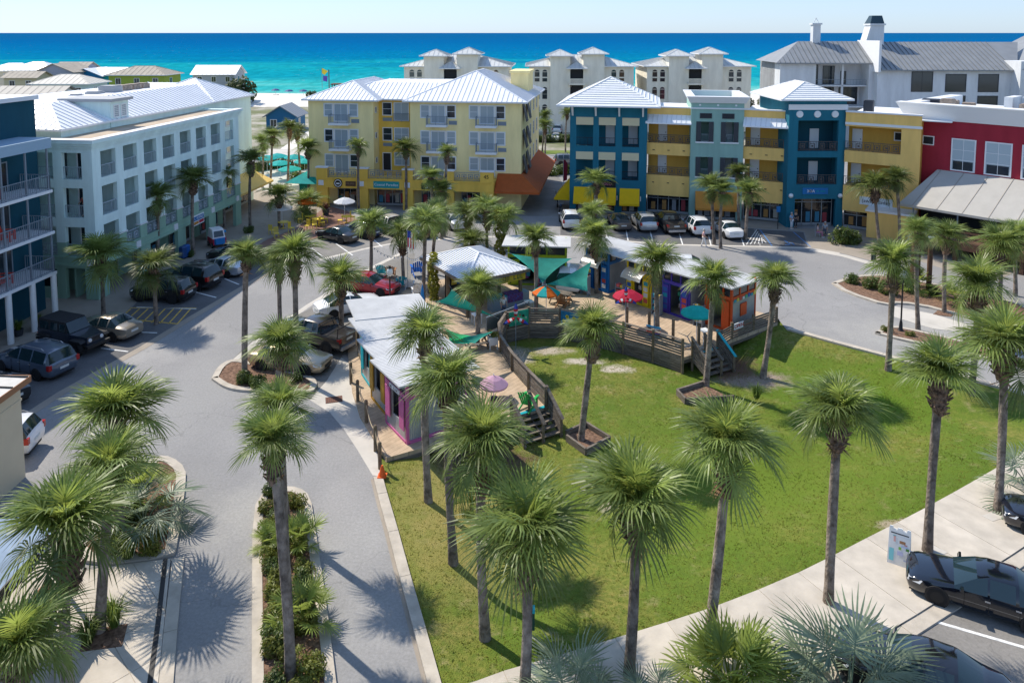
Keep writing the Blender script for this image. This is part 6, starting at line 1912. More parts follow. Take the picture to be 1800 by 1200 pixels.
# painted panels hung on the fence
def painted(lab, a, b, z0, z1, base, spots):
    a, b = Vector(a), Vector(b)
    d = (b - a).normalized(); F = Face(a.x + d.y * .12, a.y - d.x * .12, d.x, d.y)
    L = (b - a).length
    t = thing('painted_panel', lab, 'sign', (0, 0, 0))
    MB().fbox(F, 0, L, -.03, 0, z0, z1).build('board', base, t)
    for (s, z, r, m) in spots:
        mb = MB()
        c = F.P(s * L, -.036, z0 + (z1 - z0) * z)
        pts = []
        for k in range(10):
            an = 2 * math.pi * k / 10
            rr = r * (1 if k % 2 else .8)
            pts.append((c[0] + d.x * math.cos(an) * rr, c[1] + d.y * math.cos(an) * rr, c[2] + math.sin(an) * rr))
        mb.add(pts, [tuple(range(10))]).build('motif', m, t)
m_gr = mat('mural green', (.01, .25, .16), .6, var=.3, scale=4); m_bl = mat('mural blue', (.015, .16, .30), .6, var=.3, scale=4)
m_ye = mat('mural yellow', (.62, .50, .03), .6); m_rd = mat('mural red', (.5, .03, .03), .6); m_lg = mat('mural leaf', (.05, .42, .2), .6)
painted('green painted mural board on the fence behind the star striped spinner', Vector(FENCE[5]).lerp(Vector(FENCE[6]), .1), Vector(FENCE[5]).lerp(Vector(FENCE[6]), .95), .25, 1.2, m_gr, [(.2, .5, .16, m_rd), (.35, .35, .2, m_lg), (.5, .6, .18, m_lg), (.66, .45, .2, m_lg), (.72, .6, .12, M_BLACK), (.55, .7, .08, m_rd), (.85, .4, .16, m_lg), (.86, .45, .08, M_SIGNW), (.3, .8, .1, m_rd)])
painted('blue mural board with yellow sunflowers on the fence', Vector(FENCE[7]).lerp(Vector(FENCE[8]), .05), Vector(FENCE[7]).lerp(Vector(FENCE[8]), .62), .2, 1.15, m_bl, [(.15, .3, .15, m_ye), (.3, .65, .15, m_ye), (.45, .3, .16, m_ye), (.62, .62, .15, m_ye), (.8, .3, .15, m_ye), (.9, .7, .13, m_ye), (.45, .31, .06, M_BROWN), (.3, .66, .06, M_BROWN), (.62, .63, .06, M_BROWN), (.15, .31, .06, M_BROWN), (.8, .31, .06, M_BROWN)])

def stairs(lab, a, b, side_rails, nst=5):
    a, b = Vector(a), Vector(b)
    w = (b - a); L = w.length; w = w.normalized(); dn = Vector((w.y, -w.x))
    t = thing('wooden_stairs', lab, 'stairs', (0, 0, 0))
    bot = a + w * L / 2 + dn * (nst * .3)
    zb = lawn_z(bot.x, bot.y)
    rise = (DZ - zb) / (nst + 0)
    MB().bar((a.x, a.y, DZ + .012), (b.x, b.y, DZ + .012), .2, .03).build('nosing', M_TURQ, t)
    for k in range(1, nst):
        z = DZ - rise * k
        for j in range(2):
            o = dn * (.3 * (k - .5) + .075 + j * .15)
            p, q = a + o, b + o
            MB().bar((p.x, p.y, z), (q.x, q.y, z), .14, .05).build('tread', M_WOOD, t)
    for f in (0, .5, 1):
        p = a.lerp(b, f)
        q = p + dn * (.3 * nst)
        MB().bar((p.x, p.y, DZ - .25), (q.x, q.y, zb + .05), .06, .24).build('stringer', M_WOOD, t)
    for f, cap in side_rails:
        p = a.lerp(b, f); q = p + dn * (.3 * nst - .1)
        MB().box(p.x - .07, p.x + .07, p.y - .07, p.y + .07, zb - .1, DZ + 1.1).build('post', M_POST, t)
        MB().box(q.x - .07, q.x + .07, q.y - .07, q.y + .07, zb - .15, zb + 1.1).build('post', M_POST, t)
        for k in range(5 if f != .5 else 1):
            MB().bar((p.x, p.y, DZ + .95 - k * .2), (q.x, q.y, zb + .98 - k * .2), .04, .12).build('rail_board', M_WOOD, t)
        p2, q2 = p - dn * .1, q + dn * .15
        MB().bar((p2.x, p2.y, DZ + 1.13), (q2.x, q2.y, zb + 1.02), .18, .045).build('hand_rail', M_TURQ if cap else M_WOOD, t)
stairs('left wooden stairs from boardwalk down to the green, below the green chair', STAIR_L[0], STAIR_L[1], [(0, 0), (.5, 0), (1.0, 0)])
stairs('right wooden stairs with turquoise hand rail beside orange kiosk', STAIR_R[0], STAIR_R[1], [(0, 0), (.5, 0), (1.0, 1)])
# railing on the right end of the boardwalk
rf_ = thing('deck_railing', 'slatted deck railing with white sign beside orange kiosk', 'railing', (0, 0, 0))
rp_ = [(13.1, 45.55), (14.35, 46.75), (16.2, 48.1), (18.25, 49.5)]
for i, p in enumerate(rp_):
    MB().box(p[0] - .075, p[0] + .075, p[1] - .075, p[1] + .075, lawn_z(*p) - .1, 1.2).build('post', M_POST, rf_)
    if i < 3:
        fence_panel(rf_, p, rp_[i + 1], 0, 0, lowers=0, uppers=5, cap=False)
Fo = Face(rp_[1][0], rp_[1][1], rp_[2][0] - rp_[1][0], rp_[2][1] - rp_[1][1])
sg = tag(MB().fbox(Fo, .05, 1.0, -.16, -.12, .72, 1.12).build('open_sign', M_SIGNW), 'white sign reading OPEN in red on the deck railing', 'sign')
text_part('lettering', 'OPEN', mat('red letters', (.45, .03, .03), .6), sg, Fo, .52, .92, .36, -.175)
# timber edged beds in the lawn
def timber_bed(lab, pts, z):
    t = thing('timber_edging', lab, 'planter', (0, 0, 0))
    for a, b in zip(pts[:-1], pts[1:]):
        MB().bar((*a, z + .12), (*b, z + .12), .12, .36).build('timber', M_WOOD, t)
    return t
timber_bed('grey timber edging of the bed by the left stairs', [tuple(GL(u, v))[:2] for u, v in ((995, 768), (1030, 752), (1072, 778), (1030, 800), (996, 775))], -.86)
timber_bed('grey timber edging of the bed by the right stairs', [tuple(GL(u, v))[:2] for u, v in ((1240, 678), (1190, 694), (1205, 710), (1290, 705))], -.86)
struct(MB().prism([tuple(GL(u, v))[:2] for u, v in ((1000, 768), (1030, 755), (1068, 778), (1030, 797))], -1.2, -.80).build('planting_bed', M_MULCH))
struct(MB().prism([tuple(GL(u, v))[:2] for u, v in ((1240, 680), (1194, 694), (1207, 708), (1285, 703))], -1.2, -.80).build('planting_bed', M_MULCH))

# ---------------------------------------------------------------- kiosks
M_CORR = mat('galvanised corrugated steel', (.36, .38, .39), .42, var=.12, scale=2, metal=.35, spec=.5)
def corr(mb, F, s0, s1, z0, z1, d, amp=.022, pitch=.1):
    n = int((s1 - s0) / (pitch / 2))
    for i in range(n):
        a, b = s0 + (s1 - s0) * i / n, s0 + (s1 - s0) * (i + 1) / n
        da, db = d - amp * (i % 2), d - amp * ((i + 1) % 2)
        mb.add([F.P(a, da, z0), F.P(b, db, z0), F.P(b, db, z1), F.P(a, da, z1)], [(0, 1, 2, 3)])
def kiosk(lab, P0, P1, depth, h, c, kind='door', roof=(-.4, .4), acc=None, goods=(), c2=None, zoff=0.0, wing=None, door=(.25, .62), art=None, opens_right=True):
    P0, P1 = Vector(P0), Vector(P1)
    a = math.atan2(P1.y - P0.y, P1.x - P0.x); L = (P1 - P0).length
    t = thing('market_kiosk', lab, 'kiosk', (P0.x, P0.y, DZ), a)
    pm = mat('paint ' + lab[:18], c, .55, var=.08, scale=3)
    am = mat('accent ' + lab[:18], c2 or c, .55, var=.08, scale=3)
    FR = Face(L, 0, 0, 1); FB = Face(L, depth, -1, 0); FLf = Face(0, depth, 0, -1)
    zc = h - .72
    lo_, hi_ = (0.1, 2.15) if kind == 'door' else (.95, 2.25)
    o0, o1 = L * door[0], L * door[1]
    # frame
    fr = MB()
    for (x, y) in ((0, 0), (L - .14, 0), (0, depth - .14), (L - .14, depth - .14)):
        fr.box(x, x + .14, y, y + .14, 0, h)
    fr.fbox(FX, .141, L - .141, -.02, .12, zc - .22, zc).fbox(FX, .141, L - .141, 0, .12, h - .12, h).fbox(FX, .141, L - .141, -.02, .12, 0, .12)
    fr.fbox(FR, .141, depth - .141, -.02, .12, zc - .22, zc).fbox(FR, .141, depth - .141, 0, .12, h - .12, h).fbox(FR, .141, depth - .141, -.03, .12, 0, .16)
    fr.fbox(FLf, .141, depth - .141, -.02, .12, zc - .22, zc).fbox(FLf, .141, depth - .141, 0, .12, h - .12, h)
    for k in range(1, 3):
        fr.fbox(FX, L * k / 3 - .05, L * k / 3 + .05, 0, .1, zc, h - .12)
        fr.fbox(FR, depth * k / 3 - .05, depth * k / 3 + .05, 0, .1, zc, h - .12)
    if kind == 'door':
        fr.fbox(FX, o0 - .1, o0, -.02, .12, .121, zc - .221).fbox(FX, o1, o1 + .1, -.02, .12, .121, zc - .221)
    fr.build('frame', pm, t)
    MB().fwall(FX, .14, L - .14, .12, zc - .22, .03, .09, [(o0, o1, lo_ - .05, hi_)]).build('front_wall', am if kind == 'door' else M_CORR, t)
    w = MB(); corr(w, FR, .14, depth - .14, .16, zc - .22, .04); w.build('side_wall', M_CORR, t)
    w = MB(); corr(w, FLf, .14, depth - .14, 0, zc - .22, .04); w.build('side_wall', M_CORR, t)
    w = MB(); corr(w, FB, .14, L - .14, 0, h - .1, .04); w.build('rear_wall', M_CORR, t)
    MB().box(.1, L - .1, .1, depth - .1, .0, .06).build('floor', M_DECK, t)
    for (F, n_) in ((FX, L), (FR, depth), (FLf, depth)):
        for k in range(3):
            MB().fbox(F, n_ * k / 3 + .1, n_ * (k + 1) / 3 - .1, .05, .07, zc + .02, h - .13).build('clerestory_pane', M_GLASS, t)
    # shelves with goods inside
    rg = random.Random(int(abs(P0.x) * 100))
    MB().box(.3, L - .3, depth * .62, depth * .7, .1, 2.0).build('shelf', M_DARK, t)
    for k in range(7):
        col = rg.choice([(.5, .06, .06), (.04, .3, .4), (.6, .55, .5), (.5, .35, .05), (.3, .05, .3), (.05, .35, .2)])
        x = o0 + (o1 - o0) * rg.random(); z = .3 + rg.random() * 1.3
        MB().box(x, x + .28, .5 + rg.random() * .8, .9 + rg.random() * .8, z, z + .3).build('goods', mat('goods %s' % (col,), col, .6), t)
    # opened leaves / shutters with pictures
    for s0, s1, sg_ in ((o0 - .62, o0 - .1, 1), (o1 + .1, o1 + .62, -1)):
        lf = MB().fbox(FX, max(.0, s0), min(L, s1), -.1, -.05, lo_ + (.05 if kind == 'door' else -.3), hi_ - .05).build('shutter', pm, t)
        if art:
            zz = lo_ + .25
            while zz < hi_ - .4:
                col = rg.choice(art)
                MB().fbox(FX, max(.06, s0 + .08), min(L - .06, s1 - .08), -.115, -.1, zz, zz + .3).build('picture', mat('print %s' % (col,), col, .6), lf)
                zz += .42
    # mono pitch roof
    x0, x1 = roof[0], L + roof[1]
    zf, zb = h + .06 + zoff, h - .12 + zoff
    rr = MB().hexa([(x0, -.6, zf), (x1, -.6, zf), (x1, depth + .45, zb), (x0, depth + .45, zb)], [(x0, -.6, zf + .09), (x1, -.6, zf + .09), (x1, depth + .45, zb + .09), (x0, depth + .45, zb + .09)]).build('roof', M_GREYROOF, t)
    s_ = MB()
    n = int((x1 - x0) / .16)
    for i in range(1, n):
        x = x0 + (x1 - x0) * i / n
        s_.bar((x, -.6, zf + .095), (x, depth + .45, zb + .09), .03, .01)
    o = s_.build('corrugation', M_GREYROOF, rr); o['kind'] = 'stuff'
    return t, L, pm
PR = [(.02, .3, .4), (.6, .5, .08), (.5, .08, .06), (.6, .6, .58), (.05, .4, .25), (.03, .12, .4)]
k1 = kiosk('orange kiosk with grey metal end wall at the right end of the boardwalk', (13.25, 49.25), (14.6, 47.7), 3.0, 3.1, (.58, .085, .018), 'door', (-.9, .35), door=(.22, .62), zoff=.0)
FRk = Face(k1[1], 0, 0, 1)
sh = MB().fbox(FRk, 1.0, 1.75, -.06, -.02, .9, 1.75).build('shutter', k1[2], k1[0])
for k in range(8):
    col = PR[k % 6]
    MB().fbox(FRk, .2 + k * .34, .44 + k * .34, -.06, -.03, 2.02, 2.2 + .04 * (k % 3)).build('painted_plaque', mat('print %s' % (col,), col, .6), k1[0])
kiosk('purple kiosk with picture covered door leaves between yellow and orange kiosks', (10.75, 51.55), (12.3, 49.8), 3.0, 3.15, (.075, .05, .36), 'door', (-.75, .75), art=PR, door=(.3, .68), c2=(.05, .09, .38), zoff=.035)
k3 = kiosk('yellow kiosk with curved clear awning', (8.55, 53.75), (10.05, 52.0), 3.0, 3.15, (.72, .52, .01), 'door', (-1.0, .6), art=PR, door=(.3, .66), c2=(.66, .45, .02), zoff=.07)
k4 = kiosk('blue kiosk at the back end of the right row', (5.8, 56.95), (7.4, 55.2), 3.0, 3.15, (.015, .16, .46), 'door', (-.5, 1.0), art=PR, door=(.34, .68), c2=(.01, .12, .36), zoff=.105)
def bubble_awning(k, m):
    t, L, _ = k
    mb = MB()
    n = 8
    for i in range(n):
        for j in range(2):
            pass
    pr = [(-.0, 2.62), (-.35, 2.6), (-.65, 2.5), (-.88, 2.32), (-1.0, 2.08)]
    for (a, b) in zip(pr[:-1], pr[1:]):
        mb.add([(L * .12, a[0], a[1]), (L * .88, a[0], a[1]), (L * .88, b[0], b[1]), (L * .12, b[0], b[1])], [(0, 1, 2, 3)])
    aw = mb.build('awning', m, t, smooth=60)
    for s in (.12, .5, .88):
        MB().tube([(L * s, y, z + .01) for y, z in pr], .02, 5).build('rib', M_TRIM, aw)
m_clear = mat('clear plastic', (.62, .6, .52), .25, trans=.45, spec=.5)
bubble_awning(k3, m_clear); bubble_awning(k4, m_clear)
# left row along the road
k5 = kiosk('pink kiosk with ribbed grey end wall at the left end of the boardwalk', (-6.5, 36.35), (-5.1, 34.25), 3.4, 3.15, (.50, .12, .28), 'window', (-.45, .5), door=(.34, .70), zoff=0)
kiosk('gold framed kiosk with purple panel between pink and turquoise kiosks', (-7.75, 38.95), (-6.55, 36.95), 3.4, 3.1, (.46, .24, .02), 'window', (-.4, .9), door=(.32, .72), zoff=.04, c2=(.12, .03, .25))
kiosk('turquoise kiosk in the left row, second from the back', (-8.85, 41.75), (-7.75, 39.6), 3.4, 3.1, (.01, .32, .38), 'window', (-.4, .8), door=(.4, .8), zoff=.08)
kiosk('brown kiosk at the back end of the left row beside pickup truck', (-9.65, 44.6), (-8.8, 42.4), 3.6, 3.1, (.13, .10, .06), 'window', (-.35, .8), zoff=.12, c2=(.1, .16, .05))
sgp = MB().fbox(FX, .75, 1.85, -.1, -.03, 2.27, 2.47).build('name_board', M_SIGNW, k5[0])
marks(sgp, FX, .8, 1.8, 2.31, 2.43, M_BLACK, -.105, 9, 4)
st = MB()
pts = [(.22 * (1 if k % 2 == 0 else .42) * math.sin(k * math.pi / 5), -.05, .22 * (1 if k % 2 == 0 else .42) * math.cos(k * math.pi / 5)) for k in range(10)]
st.add([(.5 + p[0], -.06, 2.85 + p[2]) for p in pts] + [(.5 + p[0], -.1, 2.85 + p[2]) for p in pts], [tuple(range(9, -1, -1)), tuple(range(10, 20))] + [(k, (k + 1) % 10, (k + 1) % 10 + 10, k + 10) for k in range(10)]).build('star', k5[2], k5[0])
# lime shed behind
k9 = kiosk('lime green shed behind the green shade sails', (-.35, 57.2), (4.3, 56.8), 2.6, 3.2, (.30, .40, .015), 'door', (-.4, .3), door=(.2, .45), c2=(.02, .09, .06), goods=())
# ---------------------------------------------------------------- pavilion
pv = thing('pavilion', 'open timber pavilion with white metal hip roof', 'pavilion', (-3.25, 49.7, DZ), math.atan2(.55, .835))
hip(pv, 0, 5.45, 0, 6.95, 2.75, .36, step=.28, fascia=.2, fm=M_WOOD)
for (x, y) in ((.5, .5), (4.95, .5), (.5, 3.4), (4.95, 3.4), (.5, 6.4), (4.95, 6.4)):
    MB().box(x - .1, x + .1, y - .1, y + .1, 0, 2.6).build('post', M_POST, pv)
MB().box(.3, 5.15, .42, .58, 2.4, 2.6).box(.3, 5.15, 6.32, 6.48, 2.4, 2.6).box(.42, .58, .581, 6.319, 2.4, 2.6).box(4.87, 5.03, .581, 6.319, 2.4, 2.6).build('beam', M_WOOD, pv)
rft = MB()
for k in range(11):
    rft.box(.05, .5, .2 + k * .65, .26 + k * .65, 2.55, 2.68)
rft.build('rafter_tail', M_WOOD, pv)['kind'] = 'stuff'
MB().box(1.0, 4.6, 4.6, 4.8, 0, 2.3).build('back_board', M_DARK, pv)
pvF = Face(0, 0, 1, 0)
sgv = MB().fbox(pvF, 1.6, 5.2, .2, .26, 2.0, 2.62).build('sign_board', mat('mustard board', (.46, .36, .03), .7, var=.25, scale=3), pv)
marks(sgv, pvF, 1.8, 5.05, 2.12, 2.5, mat('dark green letters', (.03, .1, .05), .6), .195, 11, 5)
co_ = thing('counter', 'blue grey sales counter with bright cloth under the pavilion', 'counter', (0, 0, 0))
co_.location = (-1.4, 51.3, DZ); co_.rotation_euler.z = pv.rotation_euler.z
MB().box(0, 3.2, 0, .7, 0, .95).build('body', mat('grey blue counter', (.22, .28, .33), .6), co_)
MB().box(-.05, 1.2, -.05, .75, .95, 1.0).build('top', M_TURQ, co_)
MB().box(1.3, 2.6, -.06, .76, .95, 1.02).box(1.3, 2.6, -.07, -.02, .45, .95).build('cloth', mat('patterned red cloth', (.4, .04, .06), .8, var=.6, scale=8, col2=(.08, .1, .35)), co_)
for k in range(9):
    rg = random.Random(k)
    col = rg.choice([(.45, .03, .2), (.03, .15, .4), (.02, .3, .3), (.5, .4, .05), (.25, .03, .03), (.6, .58, .55)])
    g = tag(MB().hexa([(-.2, -.05, 0), (.2, -.05, 0), (.2, .05, 0), (-.2, .05, 0)], [(-.16, -.03, .75), (.16, -.03, .75), (.16, .03, .75), (-.16, .03, .75)]).box(-.28, -.16, -.03, .03, .45, .72).box(.16, .28, -.03, .03, .45, .72).build('hanging_shirt', mat('cloth %s' % (col,), col, .8)), 'coloured shirt hanging under the pavilion roof, %s from the left' % ['first', 'second', 'third', 'fourth', 'fifth', 'sixth', 'seventh', 'eighth', 'ninth'][k], 'shirt', 'shirts hanging in the pavilion')
    ca, sa = math.cos(pv.rotation_euler.z), math.sin(pv.rotation_euler.z)
    x, y = 1.3 + k * .4, 3.9
    g.location = (-3.25 + ca * x - sa * y, 49.7 + sa * x + ca * y, 1.35); g.rotation_euler.z = pv.rotation_euler.z
# glass panel fence by the pavilion
gf = thing('glass_railing', 'low clear panel railing between pavilion and fence', 'railing', (0, 0, 0))
ga, gb = Vector((-1.7, 47.6)), Vector((1.2, 50.6))
for k in range(4):
    p = ga.lerp(gb, k / 3)
    MB().box(p.x - .03, p.x + .03, p.y - .03, p.y + .03, DZ, 1.2).build('post', M_METALRAIL, gf)
    if k < 3:
        q = ga.lerp(gb, (k + 1) / 3)
        MB().bar((p.x, p.y, 1.2), (q.x, q.y, 1.2), .06, .05).build('rail', M_METALRAIL, gf)
        MB().bar((p.x, p.y, .65), (q.x, q.y, .65), .015, .9).build('pane', glass_mat('rail glass', (.06, .09, .1), .1), gf)

# ---------------------------------------------------------------- shade sails
M_SAIL = mat('green shade cloth', (.02, .24, .20), .8, var=.15, scale=1.5, trans=.4)
M_SAILB = mat('bright green shade cloth', (.02, .42, .17), .8, var=.1, trans=.35)
def sail(lab, c, m, sag=.35, pull=.16):
    A, B, C = [Vector(p) for p in c]
    cen = (A + B + C) / 3
    n = 10
    mb = MB(); idx = {}
    for i in range(n + 1):
        for j in range(n + 1 - i):
            u, v = i / n, j / n
            w = 1 - u - v
            p = A * w + B * u + C * v
            edge = 1 - 4 * max(w * u if v < 1e-6 else 0, u * v if w < 1e-6 else 0, w * v if u < 1e-6 else 0)
            k = pull * (4 * (w * u * (1 - v) ** 2 + u * v * (1 - w) ** 2 + w * v * (1 - u) ** 2) - 6 * u * v * w)
            p = p.lerp(cen, max(0, k)) - Vector((0, 0, sag * 27 * u * v * w * .6 + sag * .5 * (w * u + u * v + w * v)))
            idx[i, j] = len(mb.v); mb.v.append(tuple(p))
    for i in range(n):
        for j in range(n - i):
            mb.f.append((idx[i, j], idx[i + 1, j], idx[i, j + 1]))
            if i + j < n - 1:
                mb.f.append((idx[i + 1, j], idx[i + 1, j + 1], idx[i, j + 1]))
    t = thing('shade_sail', lab, 'shade sail', (0, 0, 0), 0, 'green shade sails')
    mb.build('cloth', m, t, smooth=180)
    for P in (A, B, C):
        MB().tube([P, P + (P - cen).normalized() * .35], .012, 5).build('rope', M_METALRAIL, t)
sail('green shade sail between pavilion post and left kiosks', [G3(794, 508, 3.3), G3(766, 530, 2.4), G3(868, 556, 1.9)], M_SAIL)
sail('pale green lower shade sail beside the striped spinner', [G3(752, 600, 2.3), G3(868, 582, 2.0), G3(835, 603, 2.1)], M_SAIL)
sail('small bright green shade cloth between the left sails', [G3(781, 577, 2.3), G3(828, 590, 2.2), G3(790, 598, 2.4)], M_SAILB)
sail('green shade sail hung from lime shed, left of two', [G3(899, 446, 3.5), G3(1006, 454, 3.3), G3(954, 497, 2.6)], M_SAIL, .25)
sail('green shade sail at the blue kiosk, right of two', [G3(960, 500, 2.5), G3(1040, 459, 3.3), G3(1033, 512, 2.2)], M_SAIL, .3)

# ---------------------------------------------------------------- parasols
def parasol(lab, u, v, z, r, m, h=None, n=8, group='parasols', zg=DZ, tilt=0, m2=None):
    p = G3(u, v, zg)
    h = h or 2.4
    t = thing('parasol', lab, 'parasol', p, 0, group)
    mb, mb2 = MB(), MB()
    for k in range(n):
        a0, a1 = 2 * math.pi * k / n, 2 * math.pi * (k + 1) / n
        am_ = (a0 + a1) / 2
        tgt = mb2 if (m2 and k % 2) else mb
        P = lambda a, rr, z_: (math.cos(a) * rr, math.sin(a) * rr, z_)
        rings = [(0.02, h + .05), (r * .5, h - .12), (r, h - .42), (r * .98, h - .52)]
        for (r0, z0), (r1, z1) in zip(rings[:-1], rings[1:]):
            q0, q1 = (P(a0, r0, z0), P(a1, r0, z0)), (P(a0, r1, z1), P(a1, r1, z1))
            s0 = P(am_, r0 * .965, z0 - .02 * r0); s1 = P(am_, r1 * .965, z1 - .03 * r1)
            tgt.add([q0[0], s0, s1, q1[0]], [(0, 1, 2, 3)]); tgt.add([s0, q0[1], q1[1], s1], [(0, 1, 2, 3)])
    c = mb.build('canopy', m, t)
    if m2:
        mb2.build('canopy', m2, t)
    MB().tube([(0, 0, 0), (0, 0, h + .15)], .025, 6).build('pole', M_TRIM, t)
    MB().lathe([(0, .09), (.12, .09), (.26, .05), (.28, 0)], 12).build('base', M_SHUT, t)
    if tilt:
        t.rotation_euler = (tilt, 0, 0)
    return t
M_PR = mat('red canvas', (.42, .015, .045), .8, var=.1, trans=.25); M_PT = M_FABT
M_PW = mat('white canvas', (.70, .72, .74), .8, trans=.25); M_PO = mat('orange canvas', (.72, .15, .015), .8, trans=.3); M_PK = mat('pink canvas', (.55, .34, .45), .8, trans=.2); M_PG = mat('muted green canvas', (.10, .16, .06), .8, trans=.2)
parasol('crimson parasol in front of the yellow kiosk', 1103, 572, 0, 1.05, M_PR, 2.5)
parasol('turquoise parasol between purple and orange kiosks', 1224, 603, 0, 1.05, M_PT, 2.45)
parasol('multicoloured parasol under the right green sails', 960, 556, 0, 1.0, M_PO, 2.2, m2=M_PT)
parasol('low pink parasol above the green chair', 868, 700, 0, .8, M_PK, 1.25)
parasol('white parasol on the brick plaza before the yellow arcade', 606, 388, 0, 1.15, M_PW, 2.5, zg=.04)
parasol('white parasol on the brick plaza below the palm', 496, 398, 0, 1.15, M_PW, 2.4, zg=.04)
parasol('orange parasol on the brick plaza', 542, 386, 0, 1.2, M_PO, 2.4, zg=.04)
for k, (u, v, w) in enumerate([(470, 305, 'nearest the hotel wall'), (488, 301, 'second from the hotel wall'), (518, 303, 'with the widest canopy'), (536, 311, 'nearest the yellow wall'), (493, 315, 'in the middle of the front row'), (510, 326, 'lowest of the group')]):
    parasol('turquoise parasol in the pool garden, ' + w, u, v, 0, 1.5, M_PT, 2.6, group='turquoise pool parasols', zg=0)
tt = thing('tent', 'turquoise pyramid tent beside the yellow building', 'tent', G3(545, 352, 0), ya)
MB().add([(-2.3, -2, 2.4), (2.3, -2, 2.4), (2.3, 2, 2.4), (-2.3, 2, 2.4), (0, 0, 3.7)], [(0, 1, 4), (1, 2, 4), (2, 3, 4), (3, 0, 4)]).build('canopy', M_PT, tt)
for x in (-2.2, 2.2):
    for y in (-1.9, 1.9):
        MB().box(x - .04, x + .04, y - .04, y + .04, 0, 2.4).build('post', M_TRIM, tt)
MB().box(-2.3, 2.3, 2.0, 2.05, 0.6, 2.4).build('side_curtain', mat('dark teal canvas', (.01, .18, .15), .8), tt)
cu = thing('closed_parasol', 'closed blue parasol behind the left kiosk roofs', 'parasol', G3(743, 556, DZ))
MB().lathe([(.02, 2.3), (.1, 1.9), (.16, 1.1), (.13, .95)], 8).build('canopy', mat('bright blue canvas', (.02, .2, .5), .7), cu)
MB().tube([(0, 0, 0), (0, 0, 2.4)], .025, 6).build('pole', M_TRIM, cu)

# ---------------------------------------------------------------- chairs and tables
CH = {}
def adirondack(lab, p, rz, m, sc=1.0, group='garden chairs'):
    key = m.name
    if key not in CH:
        d = {}
        d['seat'] = [MB().hexa([(-.26, -.28 + k * .11, .36 - k * .022), (.26, -.28 + k * .11, .36 - k * .022), (.26, -.19 + k * .11, .342 - k * .022), (-.26, -.19 + k * .11, .342 - k * .022)],
                               [(-.26, -.28 + k * .11, .385 - k * .022), (.26, -.28 + k * .11, .385 - k * .022), (.26, -.19 + k * .11, .367 - k * .022), (-.26, -.19 + k * .11, .367 - k * .022)]).mesh('seat_slat', m) for k in range(5)]
        bk = []
        for k in range(6):
            x = -.25 + k * .1
            fx = x * 1.35
            top = 1.05 - abs(k - 2.5) * .045
            bk.append(MB().hexa([(x - .04, .24, .25), (x + .04, .24, .25), (x + .04, .27, .25), (x - .04, .27, .25)], [(fx - .05, .5, top), (fx + .05, .5, top), (fx + .05, .525, top), (fx - .05, .525, top)]).mesh('back_slat', m))
        d['back'] = bk
        d['arm'] = [MB().box(s * .34 - .07, s * .34 + .07, -.36, .38, .58, .61).mesh('arm', m) for s in (-1, 1)]
        d['leg'] = [MB().box(s * .31 - .025, s * .31 + .025, -.32, -.2, 0, .58).mesh('leg', m) for s in (-1, 1)] + [MB().bar((s * .3, -.3, .35), (s * .3, .62, .02), .04, .1).mesh('leg', m) for s in (-1, 1)]
        CH[key] = d
    t = thing('garden_chair', lab, 'chair', p, rz, group)
    t.scale = (sc, sc, sc)
    for nm, ms in CH[key].items():
        for me in ms:
            inst({'seat': 'seat_slat', 'back': 'back_slat', 'arm': 'arm', 'leg': 'leg'}[nm], me, t)
    return t
M_CG = mat('green chair paint', (.02, .40, .08), .5); M_CB = mat('blue chair paint', (.01, .12, .50), .5); M_CT = mat('turquoise chair paint', (.01, .36, .42), .5)
M_CR = mat('red chair paint', (.62, .055, .03), .5); M_CY = mat('yellow chair paint', (.72, .54, .06), .5); M_CW = mat('white chair paint', (.7, .71, .72), .5); M_CBR = mat('brown chair wood', (.33, .15, .06), .7)
adirondack('lime green slatted chair above the left stairs', G3(930, 716, DZ), R(150), M_CG, 1.05)
adirondack('tall blue slatted chair at the pavilion corner by the road', G3(733, 482, DZ), R(200), M_CB, 1.25)
adirondack('turquoise slatted chair behind the red sedan', G3(672, 484, .0), R(170), M_CT, 1.05)
adirondack('turquoise slatted chair beside the globe lamp', G3(706, 505, .0), R(190), M_CT, 1.05)
adirondack('brown wooden chair between the turquoise chairs', G3(687, 486, .0), R(180), M_CBR, 1.05)
adirondack('white slatted chair left of the leaning palms', G3(720, 508, .0), R(180), M_CW, .95)
adirondack('white slatted chair nearest the closed parasol', G3(732, 518, .0), R(200), M_CW, .95)
adirondack('dark wooden chair under the right green sails', G3(990, 538, DZ), R(150), M_CBR, 1.1)
